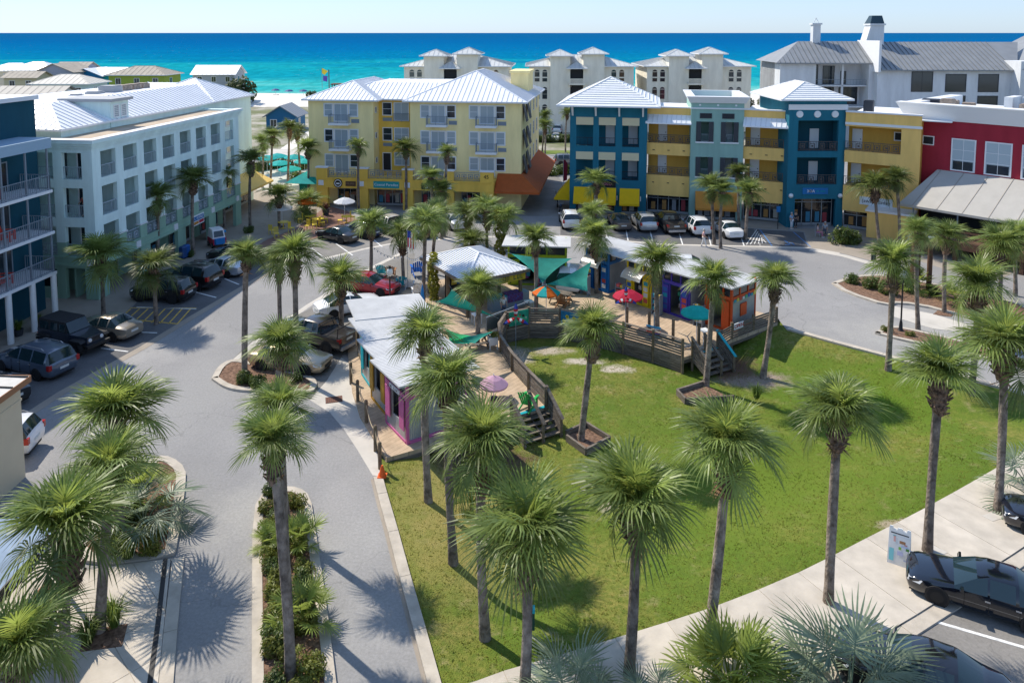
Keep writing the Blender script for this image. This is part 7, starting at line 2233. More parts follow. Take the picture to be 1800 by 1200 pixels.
# red chairs on the teal building balconies
ca, sa = math.cos(a_), math.sin(a_)
AB = bl.rotation_euler.z
for k, (x, z, w) in enumerate([(-3.0, 3.5, 'lowest balcony, right one'), (-4.6, 3.5, 'lowest balcony, left one'), (-2.6, 6.35, 'middle balcony, right one'), (-4.3, 6.35, 'middle balcony, left one'), (-3.6, 9.25, 'top balcony, right one'), (-5.2, 9.25, 'top balcony, left one')]):
    y = 1.0
    adirondack('red slatted chair on the teal building, ' + w, (Pc.x + math.cos(AB) * x - math.sin(AB) * y, Pc.y + math.sin(AB) * x + math.cos(AB) * y, z + .02), AB + R(20), M_CR, 1.15, 'red balcony chairs')
CAFE = {}
def cafe_chair(lab, p, rz, m, group):
    if m.name not in CAFE:
        CAFE[m.name] = dict(seat=MB().box(-.24, .24, -.24, .24, .43, .47).mesh('seat', m), backrest=[MB().box(-.22 + k * .1, -.16 + k * .1, .2, .235, .5, .98).mesh('back_slat', m) for k in range(5)] , rail=MB().box(-.24, .24, .19, .245, .98, 1.04).mesh('top_rail', m), legs=[MB().box(x - .02, x + .02, y - .02, y + .02, 0, .43).mesh('leg', m) for x in (-.2, .2) for y in (-.2, .2)])
    d = CAFE[m.name]
    t = thing('cafe_chair', lab, 'chair', p, rz, group)
    inst('seat', d['seat'], t); inst('top_rail', d['rail'], t)
    for me in d['backrest']:
        inst('back_slat', me, t)
    for me in d['legs']:
        inst('leg', me, t)
    return t
def cafe_table(lab, p, m, r=.55, group='cafe tables'):
    t = thing('cafe_table', lab, 'table', p, .3, group)
    MB().lathe([(0, .74), (r, .74), (r, .70), (0, .70)], 14).build('top', m, t)
    MB().tube([(0, 0, 0), (0, 0, .7)], .05, 8).build('leg', m, t)
    MB().box(-.3, .3, -.05, .05, 0, .05).box(-.05, .05, -.3, .3, .051, .08).build('foot', m, t)
for k, (u, v, w) in enumerate([(609, 392, 'below the white parasol by the arcade'), (498, 402, 'below the white parasol by the palm'), (545, 391, 'below the orange parasol'), (560, 396, 'right of the stout palm')]):
    cafe_table('round yellow table ' + w, G3(u, v, .04), M_CY)
for k, (u, v, rz, w) in enumerate([(620, 388, 90, 'right of the arcade table'), (598, 394, -80, 'left of the arcade table'), (478, 412, 160, 'nearest the hotel end'), (486, 418, 30, 'second from the hotel end'), (512, 408, 70, 'at the palm parasol table'), (528, 392, -60, 'left of the stout palm'), (553, 402, 20, 'before the stout palm'), (566, 398, 80, 'at the right plaza table'), (552, 385, 0, 'under the orange parasol'), (572, 392, 100, 'right end of the plaza'), (540, 404, -20, 'front row of the plaza')]):
    cafe_chair('yellow wooden chair on the brick plaza, ' + w, G3(u, v, .04), R(rz), M_CY, 'yellow plaza chairs')
for k, (u, v, w) in enumerate([(930, 545, 'at the clear railing'), (838, 568, 'under the left sail'), (1238, 597, 'at the orange kiosk door')]):
    t = thing('side_table', 'small white table ' + w, 'table', G3(u, v, DZ), .4, 'small white tables')
    MB().box(-.3, .3, -.3, .3, .62, .67).build('top', M_CW, t)
    for x in (-.26, .26):
        for y in (-.26, .26):
            MB().box(x - .025, x + .025, y - .025, y + .025, 0, .62).build('leg', M_CW, t)
# ================================================================ vehicles
M_TYRE = mat('tyre rubber', (.018, .018, .019), .85)
M_RIM = mat('alloy rim', (.45, .46, .48), .35, metal=.7)
M_RIMD = mat('dark rim', (.06, .06, .065), .4, metal=.5)
M_LAMPW = mat('headlamp', (.62, .64, .66), .12, spec=.7)
M_LAMPR = mat('tail lamp', (.36, .012, .012), .2, spec=.6)
M_PLATE = mat('number plate', (.6, .62, .6), .5)
M_PLAST = mat('black plastic', (.02, .02, .021), .6)
def wheel_meshes(r, w, dark=False):
    ty = MB().lathe([(r * .62, -w / 2), (r * .9, -w / 2), (r, -w * .3), (r, w * .3), (r * .9, w / 2), (r * .62, w / 2)], 20, axis='y').mesh('tyre', M_TYRE, smooth=40)
    rm = MB().lathe([(0, w * .36), (r * .16, w * .4), (r * .16, w * .36)], 12, axis='y')
    rm.lathe([(r * .56, w * .42), (r * .66, w * .46), (r * .66, -w * .46), (r * .55, -w * .4)], 20, axis='y')
    for k in range(7):
        a = 2 * math.pi * k / 7
        c, s = math.cos(a), math.sin(a)
        p, q = (c * r * .1, w * .37, s * r * .1), (c * r * .6, w * .38, s * r * .6)
        rm.bar(p, q, r * .15, w * .1, up=(0, 1, 0))
    rm = rm.mesh('rim', M_RIMD if dark else M_RIM, smooth=40)
    hb = MB().lathe([(0, w * .1), (r * .6, w * .1)], 16, axis='y').mesh('brake_disc', M_PLAST)
    return ty, rm, hb
WH = {}
#            name: stations (x, zlow, zbelt, ztop, halfwidth belt, halfwidth top, part code to next)
def car(lab, p, heading, body='sedan', col=(.5, .5, .5), sc=1.0, metal=.25, rimd=False, group='parked cars', roofcol=None, name=None, rough=.28):
    """heading: direction the bonnet points to, radians from +x"""
    t = thing(name or {'sedan': 'sedan_car', 'suv': 'suv_car', 'hatch': 'hatchback_car', 'van': 'minivan_car', 'truck': 'pickup_truck', 'jeep': 'off_road_car'}[body], lab, 'car' if body != 'truck' else 'pickup truck', p, heading, group)
    t.scale = (sc, sc, sc)
    pm = mat('car paint %.3f %.3f %.3f' % col, col, rough, metal=metal, spec=.5, coat=1.0)
    rpm = pm if not roofcol else mat('car roof %.3f %.3f %.3f' % roofcol, roofcol, .5)
    B = {
     'sedan': dict(w=.9, st=[(2.38, .38, .60, .62, .62, .52), (2.28, .24, .68, .72, .78, .60), (2.0, .20, .74, .80, .86, .66), (1.45, .19, .80, .90, .89, .70), (.92, .19, .86, .96, .90, .72),
                            (.25, .19, .90, 1.33, .90, .60), (-.05, .19, .91, 1.42, .90, .59), (-.12, .19, .91, 1.43, .90, .59), (-.85, .19, .92, 1.43, .90, .58), (-.95, .19, .92, 1.41, .90, .58), (-1.62, .20, .95, 1.10, .88, .62), (-1.78, .20, .95, 1.03, .87, .66),
                            (-2.15, .24, .93, 1.0, .82, .64), (-2.36, .34, .86, .90, .70, .58)], wh=(1.42, -1.38), r=.34,
                   glass=[(4, 'wind'), (5, 'side'), (7, 'side'), (9, 'back')], pil=[(6, 'p'), (8, 'p'), (10, 'p')]),
     'suv': dict(w=.94, st=[(2.32, .42, .74, .78, .68, .56), (2.22, .28, .84, .90, .82, .64), (1.9, .25, .92, 1.0, .9, .70), (1.2, .24, .98, 1.10, .93, .76), (.85, .24, 1.02, 1.15, .94, .78),
                          (.25, .24, 1.06, 1.58, .94, .68), (-.05, .24, 1.07, 1.68, .94, .67), (-.13, .24, 1.07, 1.69, .94, .67), (-.92, .24, 1.08, 1.70, .94, .66), (-1.02, .24, 1.08, 1.70, .94, .66), (-1.72, .25, 1.10, 1.66, .93, .65), (-1.92, .26, 1.10, 1.62, .92, .65),
                          (-2.2, .30, 1.06, 1.14, .88, .76), (-2.3, .42, .9, .96, .82, .74)], wh=(1.4, -1.36), r=.37,
                 glass=[(4, 'wind'), (5, 'side'), (7, 'side'), (9, 'side'), (11, 'back')], pil=[(6, 'p'), (8, 'p'), (10, 'p')]),
     'van': dict(w=.98, st=[(2.5, .40, .66, .70, .68, .56), (2.4, .25, .78, .84, .84, .64), (2.0, .22, .90, 1.0, .93, .72), (1.55, .21, .98, 1.12, .96, .76), (1.2, .21, 1.02, 1.2, .97, .78),
                          (.4, .21, 1.06, 1.60, .98, .72), (.1, .21, 1.06, 1.68, .98, .71), (.0, .21, 1.06, 1.69, .98, .71), (-.95, .21, 1.06, 1.71, .98, .70), (-1.05, .21, 1.06, 1.71, .98, .70), (-2.05, .22, 1.06, 1.66, .97, .69), (-2.2, .23, 1.06, 1.62, .96, .69),
                          (-2.46, .28, 1.0, 1.08, .92, .8), (-2.54, .40, .86, .92, .86, .78)], wh=(1.55, -1.45), r=.35,
                 glass=[(4, 'wind'), (5, 'side'), (7, 'side'), (9, 'side'), (11, 'back')], pil=[(6, 'p'), (8, 'p'), (10, 'p')]),
     'truck': dict(w=.98, st=[(2.85, .48, .86, .9, .80, .66), (2.78, .36, 1.0, 1.06, .92, .76), (2.3, .34, 1.08, 1.16, .97, .80), (1.5, .33, 1.12, 1.2, .98, .82), (1.15, .33, 1.14, 1.22, .98, .84),
                            (.55, .33, 1.16, 1.70, .98, .72), (.3, .33, 1.16, 1.80, .98, .71), (.22, .33, 1.16, 1.81, .98, .71), (-.42, .33, 1.16, 1.81, .98, .70), (-.5, .33, 1.16, 1.80, .98, .70), (-.82, .33, 1.16, 1.78, .98, .70), (-.9, .33, 1.16, 1.74, .98, .70),
                            (-.98, .33, 1.16, 1.17, .98, .95), (-2.78, .38, 1.14, 1.15, .98, .95)], wh=(1.8, -1.72), r=.41,
                   glass=[(4, 'wind'), (5, 'side'), (7, 'side'), (9, 'side'), (11, 'back')], pil=[(6, 'p'), (8, 'p'), (10, 'p')]),
    }
    B['hatch'] = B['suv']
    if body == 'jeep':
        return jeep(t, col, pm)
    d = B[body]
    st = d['st']
    g = dict(d['glass'])
    rings = []
    for (x, zl, zb, zt, wb_, wt_) in st:
        cr = .03
        rings.append([(x, 0, zl), (x, wb_ * .84, zl), (x, wb_ * .97, zl + .12), (x, wb_, zl + (zb - zl) * .55), (x, wb_ * .975, zb), (x, (wb_ * .975 + wt_) / 2 if zt - zb < .25 else wt_ + .02, zb + (zt - zb) * (.6 if zt - zb < .25 else .93)), (x, wt_ * .86, zt), (x, 0, zt + cr)])
    mb, gl = MB(), {'wind': MB(), 'back': MB(), 1: MB(), -1: MB()}
    rf_ = MB()
    for sgn in (1, -1):
        for i in range(len(rings) - 1):
            a, b = rings[i], rings[i + 1]
            code = g.get(i)
            for k in range(7):
                q = [a[k], b[k], b[k + 1], a[k + 1]]
                q = [(v[0], v[1] * sgn, v[2]) for v in q]
                if sgn < 0:
                    q = q[::-1]
                tgt = mb
                if code in ('wind', 'back') and k in (5, 6):
                    tgt = gl[code]
                elif k == 4 and code == 'side':
                    tgt = gl[sgn]
                elif k == 4 and code in ('wind', 'back'):
                    tgt = gl[sgn] if body != 'truck' or code == 'wind' else mb
                elif k >= 5 and 5 <= i <= 10 and roofcol:
                    tgt = rf_
                tgt.add(q, [(0, 1, 2, 3)])
        for ring, fl in ((rings[0], 1), (rings[-1], -1)):
            q = [(v[0], v[1] * sgn, v[2]) for v in ring]
            mb.add(q, [tuple(range(8)) if fl * sgn > 0 else tuple(range(7, -1, -1))])
    def weld(m_, nm, ma, sm=35):
        bm = bmesh.new()
        vs = [bm.verts.new(v) for v in m_.v]
        for f in m_.f:
            try:
                bm.faces.new([vs[i] for i in f])
            except ValueError:
                pass
        bmesh.ops.remove_doubles(bm, verts=bm.verts, dist=.0005)
        me = bpy.data.meshes.new(nm)
        bm.to_mesh(me); bm.free()
        me.materials.append(ma)
        for pl in me.polygons:
            pl.use_smooth = True
        me.set_sharp_from_angle(angle=R(sm))
        return inst(nm, me, t)
    bo = weld(mb, 'body', pm, 50)
    if roofcol:
        weld(rf_, 'roof', rpm)
    weld(gl['wind'], 'windscreen', M_CARGLASS, 80); weld(gl['back'], 'rear_window', M_CARGLASS, 80); weld(gl[1], 'side_window', M_CARGLASS, 80); weld(gl[-1], 'side_window', M_CARGLASS, 80)
    W = d['w']
    x0, x1 = st[0][0], st[-1][0]
    # door seams and handles, sill, bumpers
    sm_ = MB()
    for s in (1, -1):
        y = s * (W + .004)
        for xx in ((.62, -.1, -.98) if body != 'truck' else (.95, .26, -.46)):
            sm_.box(xx - .008, xx + .008, min(y, y - s * .03), max(y, y - s * .03), st[5][1] + .14, st[5][2] - .05)
    sm_.build('door_seam', M_PLAST, t)
    for s in (1, -1):
        for xx in ((-.02, -.9) if body != 'truck' else (.34, -.4)):
            MB().box(xx - .12, xx + .04, min(s * W, s * (W + .025)), max(s * W, s * (W + .025)), st[5][2] - .17, st[5][2] - .13).build('door_handle', M_RIM if body != 'truck' else M_PLAST, t)
        mx_ = st[5][0] + .42
        MB().hexa([(mx_ - .02, s * W * .95, st[5][2] - .02), (mx_ + .1, s * W * .95, st[5][2] - .02), (mx_ + .1, s * (W + .17), st[5][2] + .02), (mx_ - .02, s * (W + .17), st[5][2] + .02)], [(mx_ - .02, s * W * .95, st[5][2] + .1), (mx_ + .06, s * W * .95, st[5][2] + .1), (mx_ + .05, s * (W + .17), st[5][2] + .13), (mx_ - .02, s * (W + .17), st[5][2] + .13)]).build('wing_mirror', pm, t)
        zb0 = st[1][2]
        MB().hexa([(x0 - .24, s * W * .50, zb0 - .10), (x0 - .02, s * W * .44, zb0 - .12), (x0 - .04, s * W * .82, zb0 - .10), (x0 - .42, s * W * .985, zb0 - .06)], [(x0 - .24, s * W * .5, zb0 + .0), (x0 - .06, s * W * .44, zb0 - .01), (x0 - .08, s * W * .81, zb0 + .02), (x0 - .5, s * W * .965, zb0 + .06)]).build('headlight', M_LAMPW, t)
        zr = st[-2][2]
        if body in ('suv', 'hatch', 'van', 'truck'):
            MB().box(x1 - .01 if body != 'truck' else x1 - .02, x1 + .2, min(s * W * .78, s * W * .985), max(s * W * .78, s * W * .985), zr - .28, zr - .02 if body == 'truck' else zr + .02).build('tail_light', M_LAMPR, t)
        else:
            MB().hexa([(x1 + .03, s * W * .42, zr - .18), (x1 + .1, s * W * .42, zr - .18), (x1 + .45, s * W * .93, zr - .14), (x1 + .1, s * W * .82, zr - .18)], [(x1 + .04, s * W * .42, zr - .04), (x1 + .1, s * W * .42, zr - .04), (x1 + .5, s * W * .935, zr - .0), (x1 + .12, s * W * .8, zr - .03)]).build('tail_light', M_LAMPR, t)
    MB().box(x0 - .03, x0 + .012, -W * .42, W * .42, st[0][1] + .02, st[0][2] - .02).build('grille', M_PLAST, t)
    MB().box(x1 - .015, x1 + .05, -.27, .27, st[-1][2] - .26, st[-1][2] - .12).build('number_plate', M_PLATE, t)
    MB().box(x0 - .5, x0 - .1, -W * .7, W * .7, .17, .24).box(x1 + .1, x1 + .5, -W * .7, W * .7, .19, .3).build('underbody', M_PLAST, t)
    if body == 'truck':
        bd = MB().box(-2.66, -1.05, -.82, .82, 1.165, 1.172)
        bd.build('cargo_bed', mat('bed liner', (.012, .012, .014), .8), t)
        rk = MB()
        for xx in (-1.2, -2.55):
            for s in (1, -1):
                rk.tube([(xx, s * .88, 1.16), (xx, s * .8, 1.72)], .03, 6)
            rk.tube([(xx, -.82, 1.72), (xx, .82, 1.72)], .03, 6)
        rk.build('cargo_rack', M_PLAST, t)
        MB().box(-2.95, -2.78, -.85, .85, .42, .62).build('rear_bumper', M_RIM, t)
    if body in ('suv', 'van'):
        for s in (1, -1):
            MB().tube([(.0, s * .6, st[7][3] + .02), (-.2, s * .6, st[7][3] + .07), (-1.5, s * .6, st[8][3] + .06), (-1.7, s * .6, st[8][3] - .02)], .02, 5).build('roof_rail', M_RIM if col[0] > .02 else M_PLAST, t)
    r = d['r']
    if (r, rimd) not in WH:
        WH[r, rimd] = wheel_meshes(r, .23, rimd)
    ty, rm, hb = WH[r, rimd]
    ax = MB().lathe([(0, .0), (r * 1.13, .0), (r * 1.13, -.03), (0, -.03)], 20, axis='y').mesh('wheel_arch', M_PLAST)
    for xw in d['wh']:
        for s in (1, -1):
            a = inst('wheel_arch', ax, t, (xw, s * (W + .004), r * 1.02), (0, 0, 0 if s > 0 else math.pi))
            w = inst('wheel', hb, t, (xw, s * (W - .1), r), (0, 0, 0 if s > 0 else math.pi))
            inst('tyre', ty, w); inst('rim', rm, w)
    return t
def jeep(t, col, pm):
    tp_ = mat('black soft top', (.02, .021, .023), .75)
    MB().hexa([(-1.95, -.72, .62), (.75, -.74, .62), (.75, .74, .62), (-1.95, .72, .62)], [(-1.95, -.76, 1.18), (.75, -.76, 1.18), (.75, .76, 1.18), (-1.95, .76, 1.18)]).build('body', pm, t)
    MB().hexa([(.75, -.72, .62), (2.0, -.55, .62), (2.0, .55, .62), (.75, .72, .62)], [(.75, -.72, 1.16), (1.98, -.52, 1.06), (1.98, .52, 1.06), (.75, .72, 1.16)]).build('bonnet', pm, t)
    MB().hexa([(-1.95, -.74, 1.18), (.55, -.74, 1.18), (.55, .74, 1.18), (-1.95, .74, 1.18)], [(-1.9, -.66, 1.78), (.3, -.66, 1.80), (.3, .66, 1.80), (-1.9, .66, 1.78)]).build('hard_top', tp_, t)
    MB().hexa([(.56, -.68, 1.2), (.72, -.68, 1.2), (.72, .68, 1.2), (.56, .68, 1.2)], [(.31, -.62, 1.76), (.36, -.62, 1.76), (.36, .62, 1.76), (.31, .62, 1.76)]).build('windscreen', M_CARGLASS, t)
    for s in (1, -1):
        for a, b in ((-.1, .4), (-.85, -.25), (-1.75, -1.0)):
            MB().hexa([(a, s * .745, 1.24), (b, s * .745, 1.24), (b, s * .73, 1.24), (a, s * .73, 1.24)], [(a, s * .685, 1.66), (b - .06, s * .685, 1.66), (b - .06, s * .67, 1.66), (a, s * .67, 1.66)]).build('side_window', M_CARGLASS, t)
        for xw in (1.4, -1.35):
            MB().hexa([(xw - .55, s * .6, .86), (xw + .55, s * .6, .86), (xw + .55, s * .95, .82), (xw - .55, s * .95, .82)], [(xw - .4, s * .6, .97), (xw + .4, s * .6, .97), (xw + .4, s * .95, .93), (xw - .4, s * .95, .93)]).build('fender', M_PLAST, t)
        MB().lathe([(0, .06), (.1, .05), (.11, 0)], 12, c=(1.99, s * .38, .88), axis='x').build('headlight', M_LAMPW, t)
        MB().box(-2.0, -1.95, s * .66 - .07, s * .66 + .07, .75, .95).build('tail_light', M_LAMPR, t)
    gr = MB()
    for k in range(7):
        gr.box(1.985, 2.005, -.24 + k * .08 - .022, -.24 + k * .08 + .022, .76, 1.0)
    gr.build('grille', M_PLAST, t)
    MB().box(2.0, 2.25, -.75, .75, .48, .66).build('front_bumper', M_PLAST, t)
    MB().box(-2.15, -1.96, -.75, .75, .48, .62).build('rear_bumper', M_PLAST, t)
    sp_ = MB().lathe([(.2, -.1), (.38, -.1), (.41, -.05), (.41, .05), (.38, .1), (0, .1)], 18, c=(-2.1, 0, 1.0), axis='x').build('spare_wheel', M_TYRE, t)
    if ('jeep', 1) not in WH:
        WH['jeep', 1] = wheel_meshes(.42, .28, True)
    ty, rm, hb = WH['jeep', 1]
    for xw in (1.4, -1.35):
        for s in (1, -1):
            w = inst('wheel', hb, t, (xw, s * .78, .42), (0, 0, 0 if s > 0 else math.pi))
            inst('tyre', ty, w); inst('rim', rm, w)
    return t
def head(u0, v0, u1, v1):
    a, b = G(u0, v0), G(u1, v1)
    return math.atan2(b.y - a.y, b.x - a.x)
def place(lab, uv, hd, body, col, **k):
    p = G(*uv)
    return car(lab, (p.x, p.y, .012), hd, body, col, **k)
BLK = (.010, .010, .012)
LEFT = R(180 - 14)     # nose towards the hotel
place('black sedan in the lower right car park', (1727, 1062), math.atan2(-(G(1803, 1121).y - G(1643, 1069).y), -(G(1803, 1121).x - G(1643, 1069).x)) , 'sedan', (.004, .006, .012), metal=.0, rough=.1)
place('black car half hidden behind the blue grey palm', (1615, 1215), math.atan2(-(G(1803, 1121).y - G(1643, 1069).y), -(G(1803, 1121).x - G(1643, 1069).x)), 'sedan', (.009, .010, .015), metal=.1, rough=.12)
place('dark car nose cut by the right picture edge', (1884, 944), math.atan2(-(G(1803, 1121).y - G(1643, 1069).y), -(G(1803, 1121).x - G(1643, 1069).x)), 'sedan', (.010, .012, .02), metal=.1, rough=.12)
place('beige sedan on the island bay before the gold kiosk', (511, 646), head(467, 658, 550, 668), 'sedan', (.46, .37, .24), sc=1.03, metal=.4)
place('dark grey pickup truck with black cargo rack', (556, 604), head(600, 622, 470, 588), 'truck', (.055, .05, .048), metal=.5)
place('white sedan beside the pickup truck', (612, 548), head(575, 555, 700, 528), 'sedan', (.78, .79, .80), metal=0)
place('red sedan in the kiosk parking row', (651, 512), head(600, 505, 705, 520), 'sedan', (.36, .008, .022), metal=.3)
place('tan sedan nosed toward the hotel walkway', (190, 588), R(160), 'sedan', (.36, .31, .24), metal=.5)
place('black off road car with boxy hard top', (128, 610), R(-22), 'jeep', (.03, .04, .06), metal=.3, sc=1.06)
place('blue grey minivan at the left edge', (62, 650), R(158), 'van', (.10, .135, .19), metal=.4)
place('dark car behind the cream building corner', (-18, 702), R(158), 'sedan', (.012, .012, .014), metal=.2)
place('white jeep style wagon beside the cream building wall', (-26, 800), R(190), 'suv', (.74, .75, .77), metal=0)
place('black hatchback beside the yellow hatched bay', (287, 525), R(170), 'suv', BLK, metal=.1)
place('large black wagon second from the hatched bay', (333, 502), R(164), 'suv', BLK, metal=.1, sc=1.1)
place('silver sedan in the hotel parking row', (388, 480), R(160), 'sedan', (.46, .50, .55), metal=.5)
place('black car behind the silver sedan', (410, 462), R(160), 'suv', BLK, metal=.1)
place('black sedan at the brick plaza', (593, 422), R(146), 'sedan', BLK, metal=.1)
place('dark blue hatchback at the brick plaza', (636, 414), R(146), 'suv', (.008, .02, .11), metal=.2, sc=.95)
place('cream pickup truck behind the palms by the arcade', (684, 408), R(136), 'truck', (.55, .5, .42), metal=.1)
place('black car before the yellow arcade', (740, 410), R(-72), 'sedan', (.012, .014, .02), metal=.1)
place('silver sedan before the right arcade bay', (798, 398), R(112), 'sedan', (.55, .57, .6), metal=.5)
place('white wagon at the blue tower corner', (1001, 396), R(92), 'suv', (.74, .75, .76), metal=0)
place('brown grey sedan in front of the blue tower', (1088, 398), R(94), 'sedan', (.13, .11, .10), metal=.4)
place('silver wagon in front of the tan link', (1131, 400), R(95), 'suv', (.50, .52, .54), metal=.4)
place('black pickup truck in front of the tan link', (1175, 402), R(95), 'truck', (.015, .015, .018), metal=.1)
place('white wagon in front of the sage tower', (1221, 407), R(97), 'suv', (.76, .77, .78), metal=0)
place('white sedan in front of the sage tower', (1277, 412), R(97), 'sedan', (.76, .77, .78), metal=0)
place('white van behind the green shade sails', (1003, 500), R(80), 'van', (.74, .76, .78), metal=0)
place('white car half hidden behind the market roofs', (1195, 478), R(170), 'sedan', (.76, .77, .78), metal=0)
place('white wagon on the drive right of the yellow building', (981, 233), R(80), 'suv', (.74, .75, .76), metal=0)
place('white sedan on the drive right of the yellow building', (978, 247), R(80), 'sedan', (.74, .75, .76), metal=0)
place('grey wagon on the far highway', (1000, 290), R(5), 'suv', (.2, .21, .23), metal=.4)
# little red and white three wheeled cart
ct = thing('electric_cart', 'small red and white cart with blue front by the hotel arcade', 'cart', G3(382, 432, .04), R(-50))
MB().box(-.9, .75, -.6, .6, .3, .85).build('body', mat('cart red', (.45, .02, .05), .4), ct)
MB().hexa([(-.85, -.58, .85), (.6, -.58, .85), (.6, .58, .85), (-.85, .58, .85)], [(-.8, -.5, 1.65), (.3, -.5, 1.65), (.3, .5, 1.65), (-.8, .5, 1.65)]).build('cab', M_WHITE, ct)
MB().hexa([(.47, -.44, 1.0), (.6, -.44, 1.0), (.6, .44, 1.0), (.47, .44, 1.0)], [(.34, -.4, 1.5), (.4, -.4, 1.5), (.4, .4, 1.5), (.34, .4, 1.5)]).build('windscreen', M_CARGLASS, ct)
MB().hexa([(.75, -.5, .35), (.95, -.4, .35), (.95, .4, .35), (.75, .5, .35)], [(.75, -.5, .9), (.85, -.4, .85), (.85, .4, .85), (.75, .5, .9)]).build('nose', M_SIGNB, ct)
ty, rm, hb = WH[.34, False]
for (x, y) in ((.5, .6), (.5, -.6), (-.6, .6), (-.6, -.6)):
    w = inst('wheel', hb, ct, (x, y, .24), (0, 0, 0 if y > 0 else math.pi), .7)
    inst('tyre', ty, w); inst('rim', rm, w)
# ================================================================ people
M_SKIN = mat('skin', (.50, .30, .20), .6)
M_HAIRD = mat('dark hair', (.03, .02, .015), .7); M_HAIRW = mat('grey hair', (.45, .43, .40), .7)
def skin_obj(name, joints, edges, rad, m, parent, root=0):
    me = bpy.data.meshes.new(name)
    me.from_pydata(joints, edges, [])
    me.materials.append(m)
    o = bpy.data.objects.new(name, me)
    COL.objects.link(o)
    o.parent = parent
    sk = o.modifiers.new('skin', 'SKIN')
    sk.use_smooth_shade = True
    lay = me.skin_vertices[0].data
    for i, r in enumerate(rad):
        lay[i].radius = (r, r)
        lay[i].use_root = i == root
    o.modifiers.new('sub', 'SUBSURF').levels = 1
    o.modifiers['sub'].render_levels = 1
    return o
def person(lab, p, rz, shirt, legs, shoes=(.03, .03, .03), hair=M_HAIRD, pose='stand', skirt=False, sc=1.0, shorts=False, hat=None):
    t = thing('person', lab, 'person', p, rz, 'people')
    t.scale = (sc, sc, sc)
    J, Rr, E = [], [], []
    def j(x, y, z, r, par=None):
        J.append((x, y, z)); Rr.append(r)
        if par is not None:
            E.append((par, len(J) - 1))
        return len(J) - 1
    sit = pose == 'sit'
    pz = .52 if sit else .93
    pel = j(0, 0, pz, .125); sp_ = j(0, .01, pz + .22, .11, pel); ch = j(0, .01, pz + .42, .125, sp_); nk = j(0, .0, pz + .56, .055, ch)
    hd = j(0, -.02, pz + .66, .085, nk); tp = j(0, -.01, pz + .76, .075, hd)
    nose = j(0, -.1, pz + .665, .018, hd)
    arms = {}
    walk = pose == 'walk'
    for s in (-1, 1):
        sh_ = j(s * .17, .01, pz + .46, .06, ch)
        fw = -.12 if pose in ('sit', 'hold') else (.16 * s if walk else 0)
        el = j(s * .24, .03 + fw * .5, pz + .20, .045, sh_)
        wr = j(s * .23, -.08 + fw * 1.4 - (.18 if pose in ('hold', 'sit') else 0), pz + (.02 if pose not in ('hold',) else .22), .032, el)
        pa = j(s * .23, -.11 + fw * 1.5 - (.22 if pose in ('hold', 'sit') else 0), pz - (.06 if pose not in ('hold',) else -.2), .03, wr)
        for k in range(4):
            j(s * (.21 + .018 * k), J[pa][1] - .02, J[pa][2] - .085 - .012 * (k in (1, 2)), .009, pa)
        j(s * .19, J[wr][1] - .05, J[wr][2] - .05, .010, wr)
        arms[s] = (sh_, el, wr)
        hp = j(s * .09, 0, pz - .05, .095, pel)
        if sit:
            kn = j(s * .12, -.42, pz - .02, .062, hp); an = j(s * .12, -.46, .09, .042, kn)
        else:
            st_ = (.22 * s if walk else .02 * s)
            kn = j(s * .1, st_ * .5 - .03, .50, .06, hp); an = j(s * .1, st_, .09, .042, kn)
        j(s * .11, J[an][1] - .15, .04, .035, an)
        arms[s] += (hp, kn, an)
    b = skin_obj('body', J, E, Rr, M_SKIN, t)
    m_s = mat('shirt %.2f %.2f %.2f' % shirt, shirt, .8, var=.1, scale=6); m_l = mat('trousers %.2f %.2f %.2f' % legs, legs, .8, var=.1, scale=6)
    A, B = arms[-1], arms[1]
    V = lambda i, dz=0: (J[i][0], J[i][1], J[i][2] + dz)
    mid = lambda i, k, f: tuple(J[i][n] + (J[k][n] - J[i][n]) * f for n in range(3))
    skin_obj('shirt', [V(pel, .02), V(sp_), V(ch), V(A[0]), mid(A[0], A[1], .9), V(B[0]), mid(B[0], B[1], .9)], [(0, 1), (1, 2), (2, 3), (3, 4), (2, 5), (5, 6)], [.145, .13, .142, .075, .062, .075, .062], m_s, t)
    f = .55 if shorts else .92
    lj = [V(pel), V(A[3]), V(A[4]), V(B[3]), V(B[4])]; le = [(0, 1), (1, 2), (0, 3), (3, 4)]; lr = [.135, .108, .075, .108, .075]
    if not shorts:
        lj += [mid(A[4], A[5], .9), mid(B[4], B[5], .9)]; le += [(2, 5), (4, 6)]; lr += [.056, .056]
    skin_obj('trousers', lj, le, lr, m_l, t)
    for a in (A, B):
        an = J[a[5]]
        MB().hexa([(an[0] - .05, an[1] - .2, 0), (an[0] + .05, an[1] - .2, 0), (an[0] + .05, an[1] + .07, 0), (an[0] - .05, an[1] + .07, 0)], [(an[0] - .04, an[1] - .18, .05), (an[0] + .04, an[1] - .18, .05), (an[0] + .045, an[1] + .06, .1), (an[0] - .045, an[1] + .06, .1)]).build('shoe', mat('shoe %.2f' % shoes[0], shoes, .7), t)
    z = pz + .70
    MB().lathe([(.0, .105), (.05, .098), (.085, .065), (.1, .01), (.092, -.05), (.06, -.09)], 12, c=(0, .018, z + .0)).build('hair', hair, t, smooth=60)
    for s in (-1, 1):
        MB().lathe([(0, .008), (.01, .004), (.012, 0)], 6, c=(s * .032, -.098, pz + .685)).build('eye', M_BLACK, t)
    MB().box(-.025, .025, -.1, -.09, pz + .615, pz + .625).build('mouth', mat('lip', (.35, .12, .1), .6), t)
    return t
person('person in pink top and white trousers walking across the road', G3(1237, 434), R(80), (.55, .35, .36), (.72, .70, .68), (.6, .6, .6), M_HAIRW, 'walk')
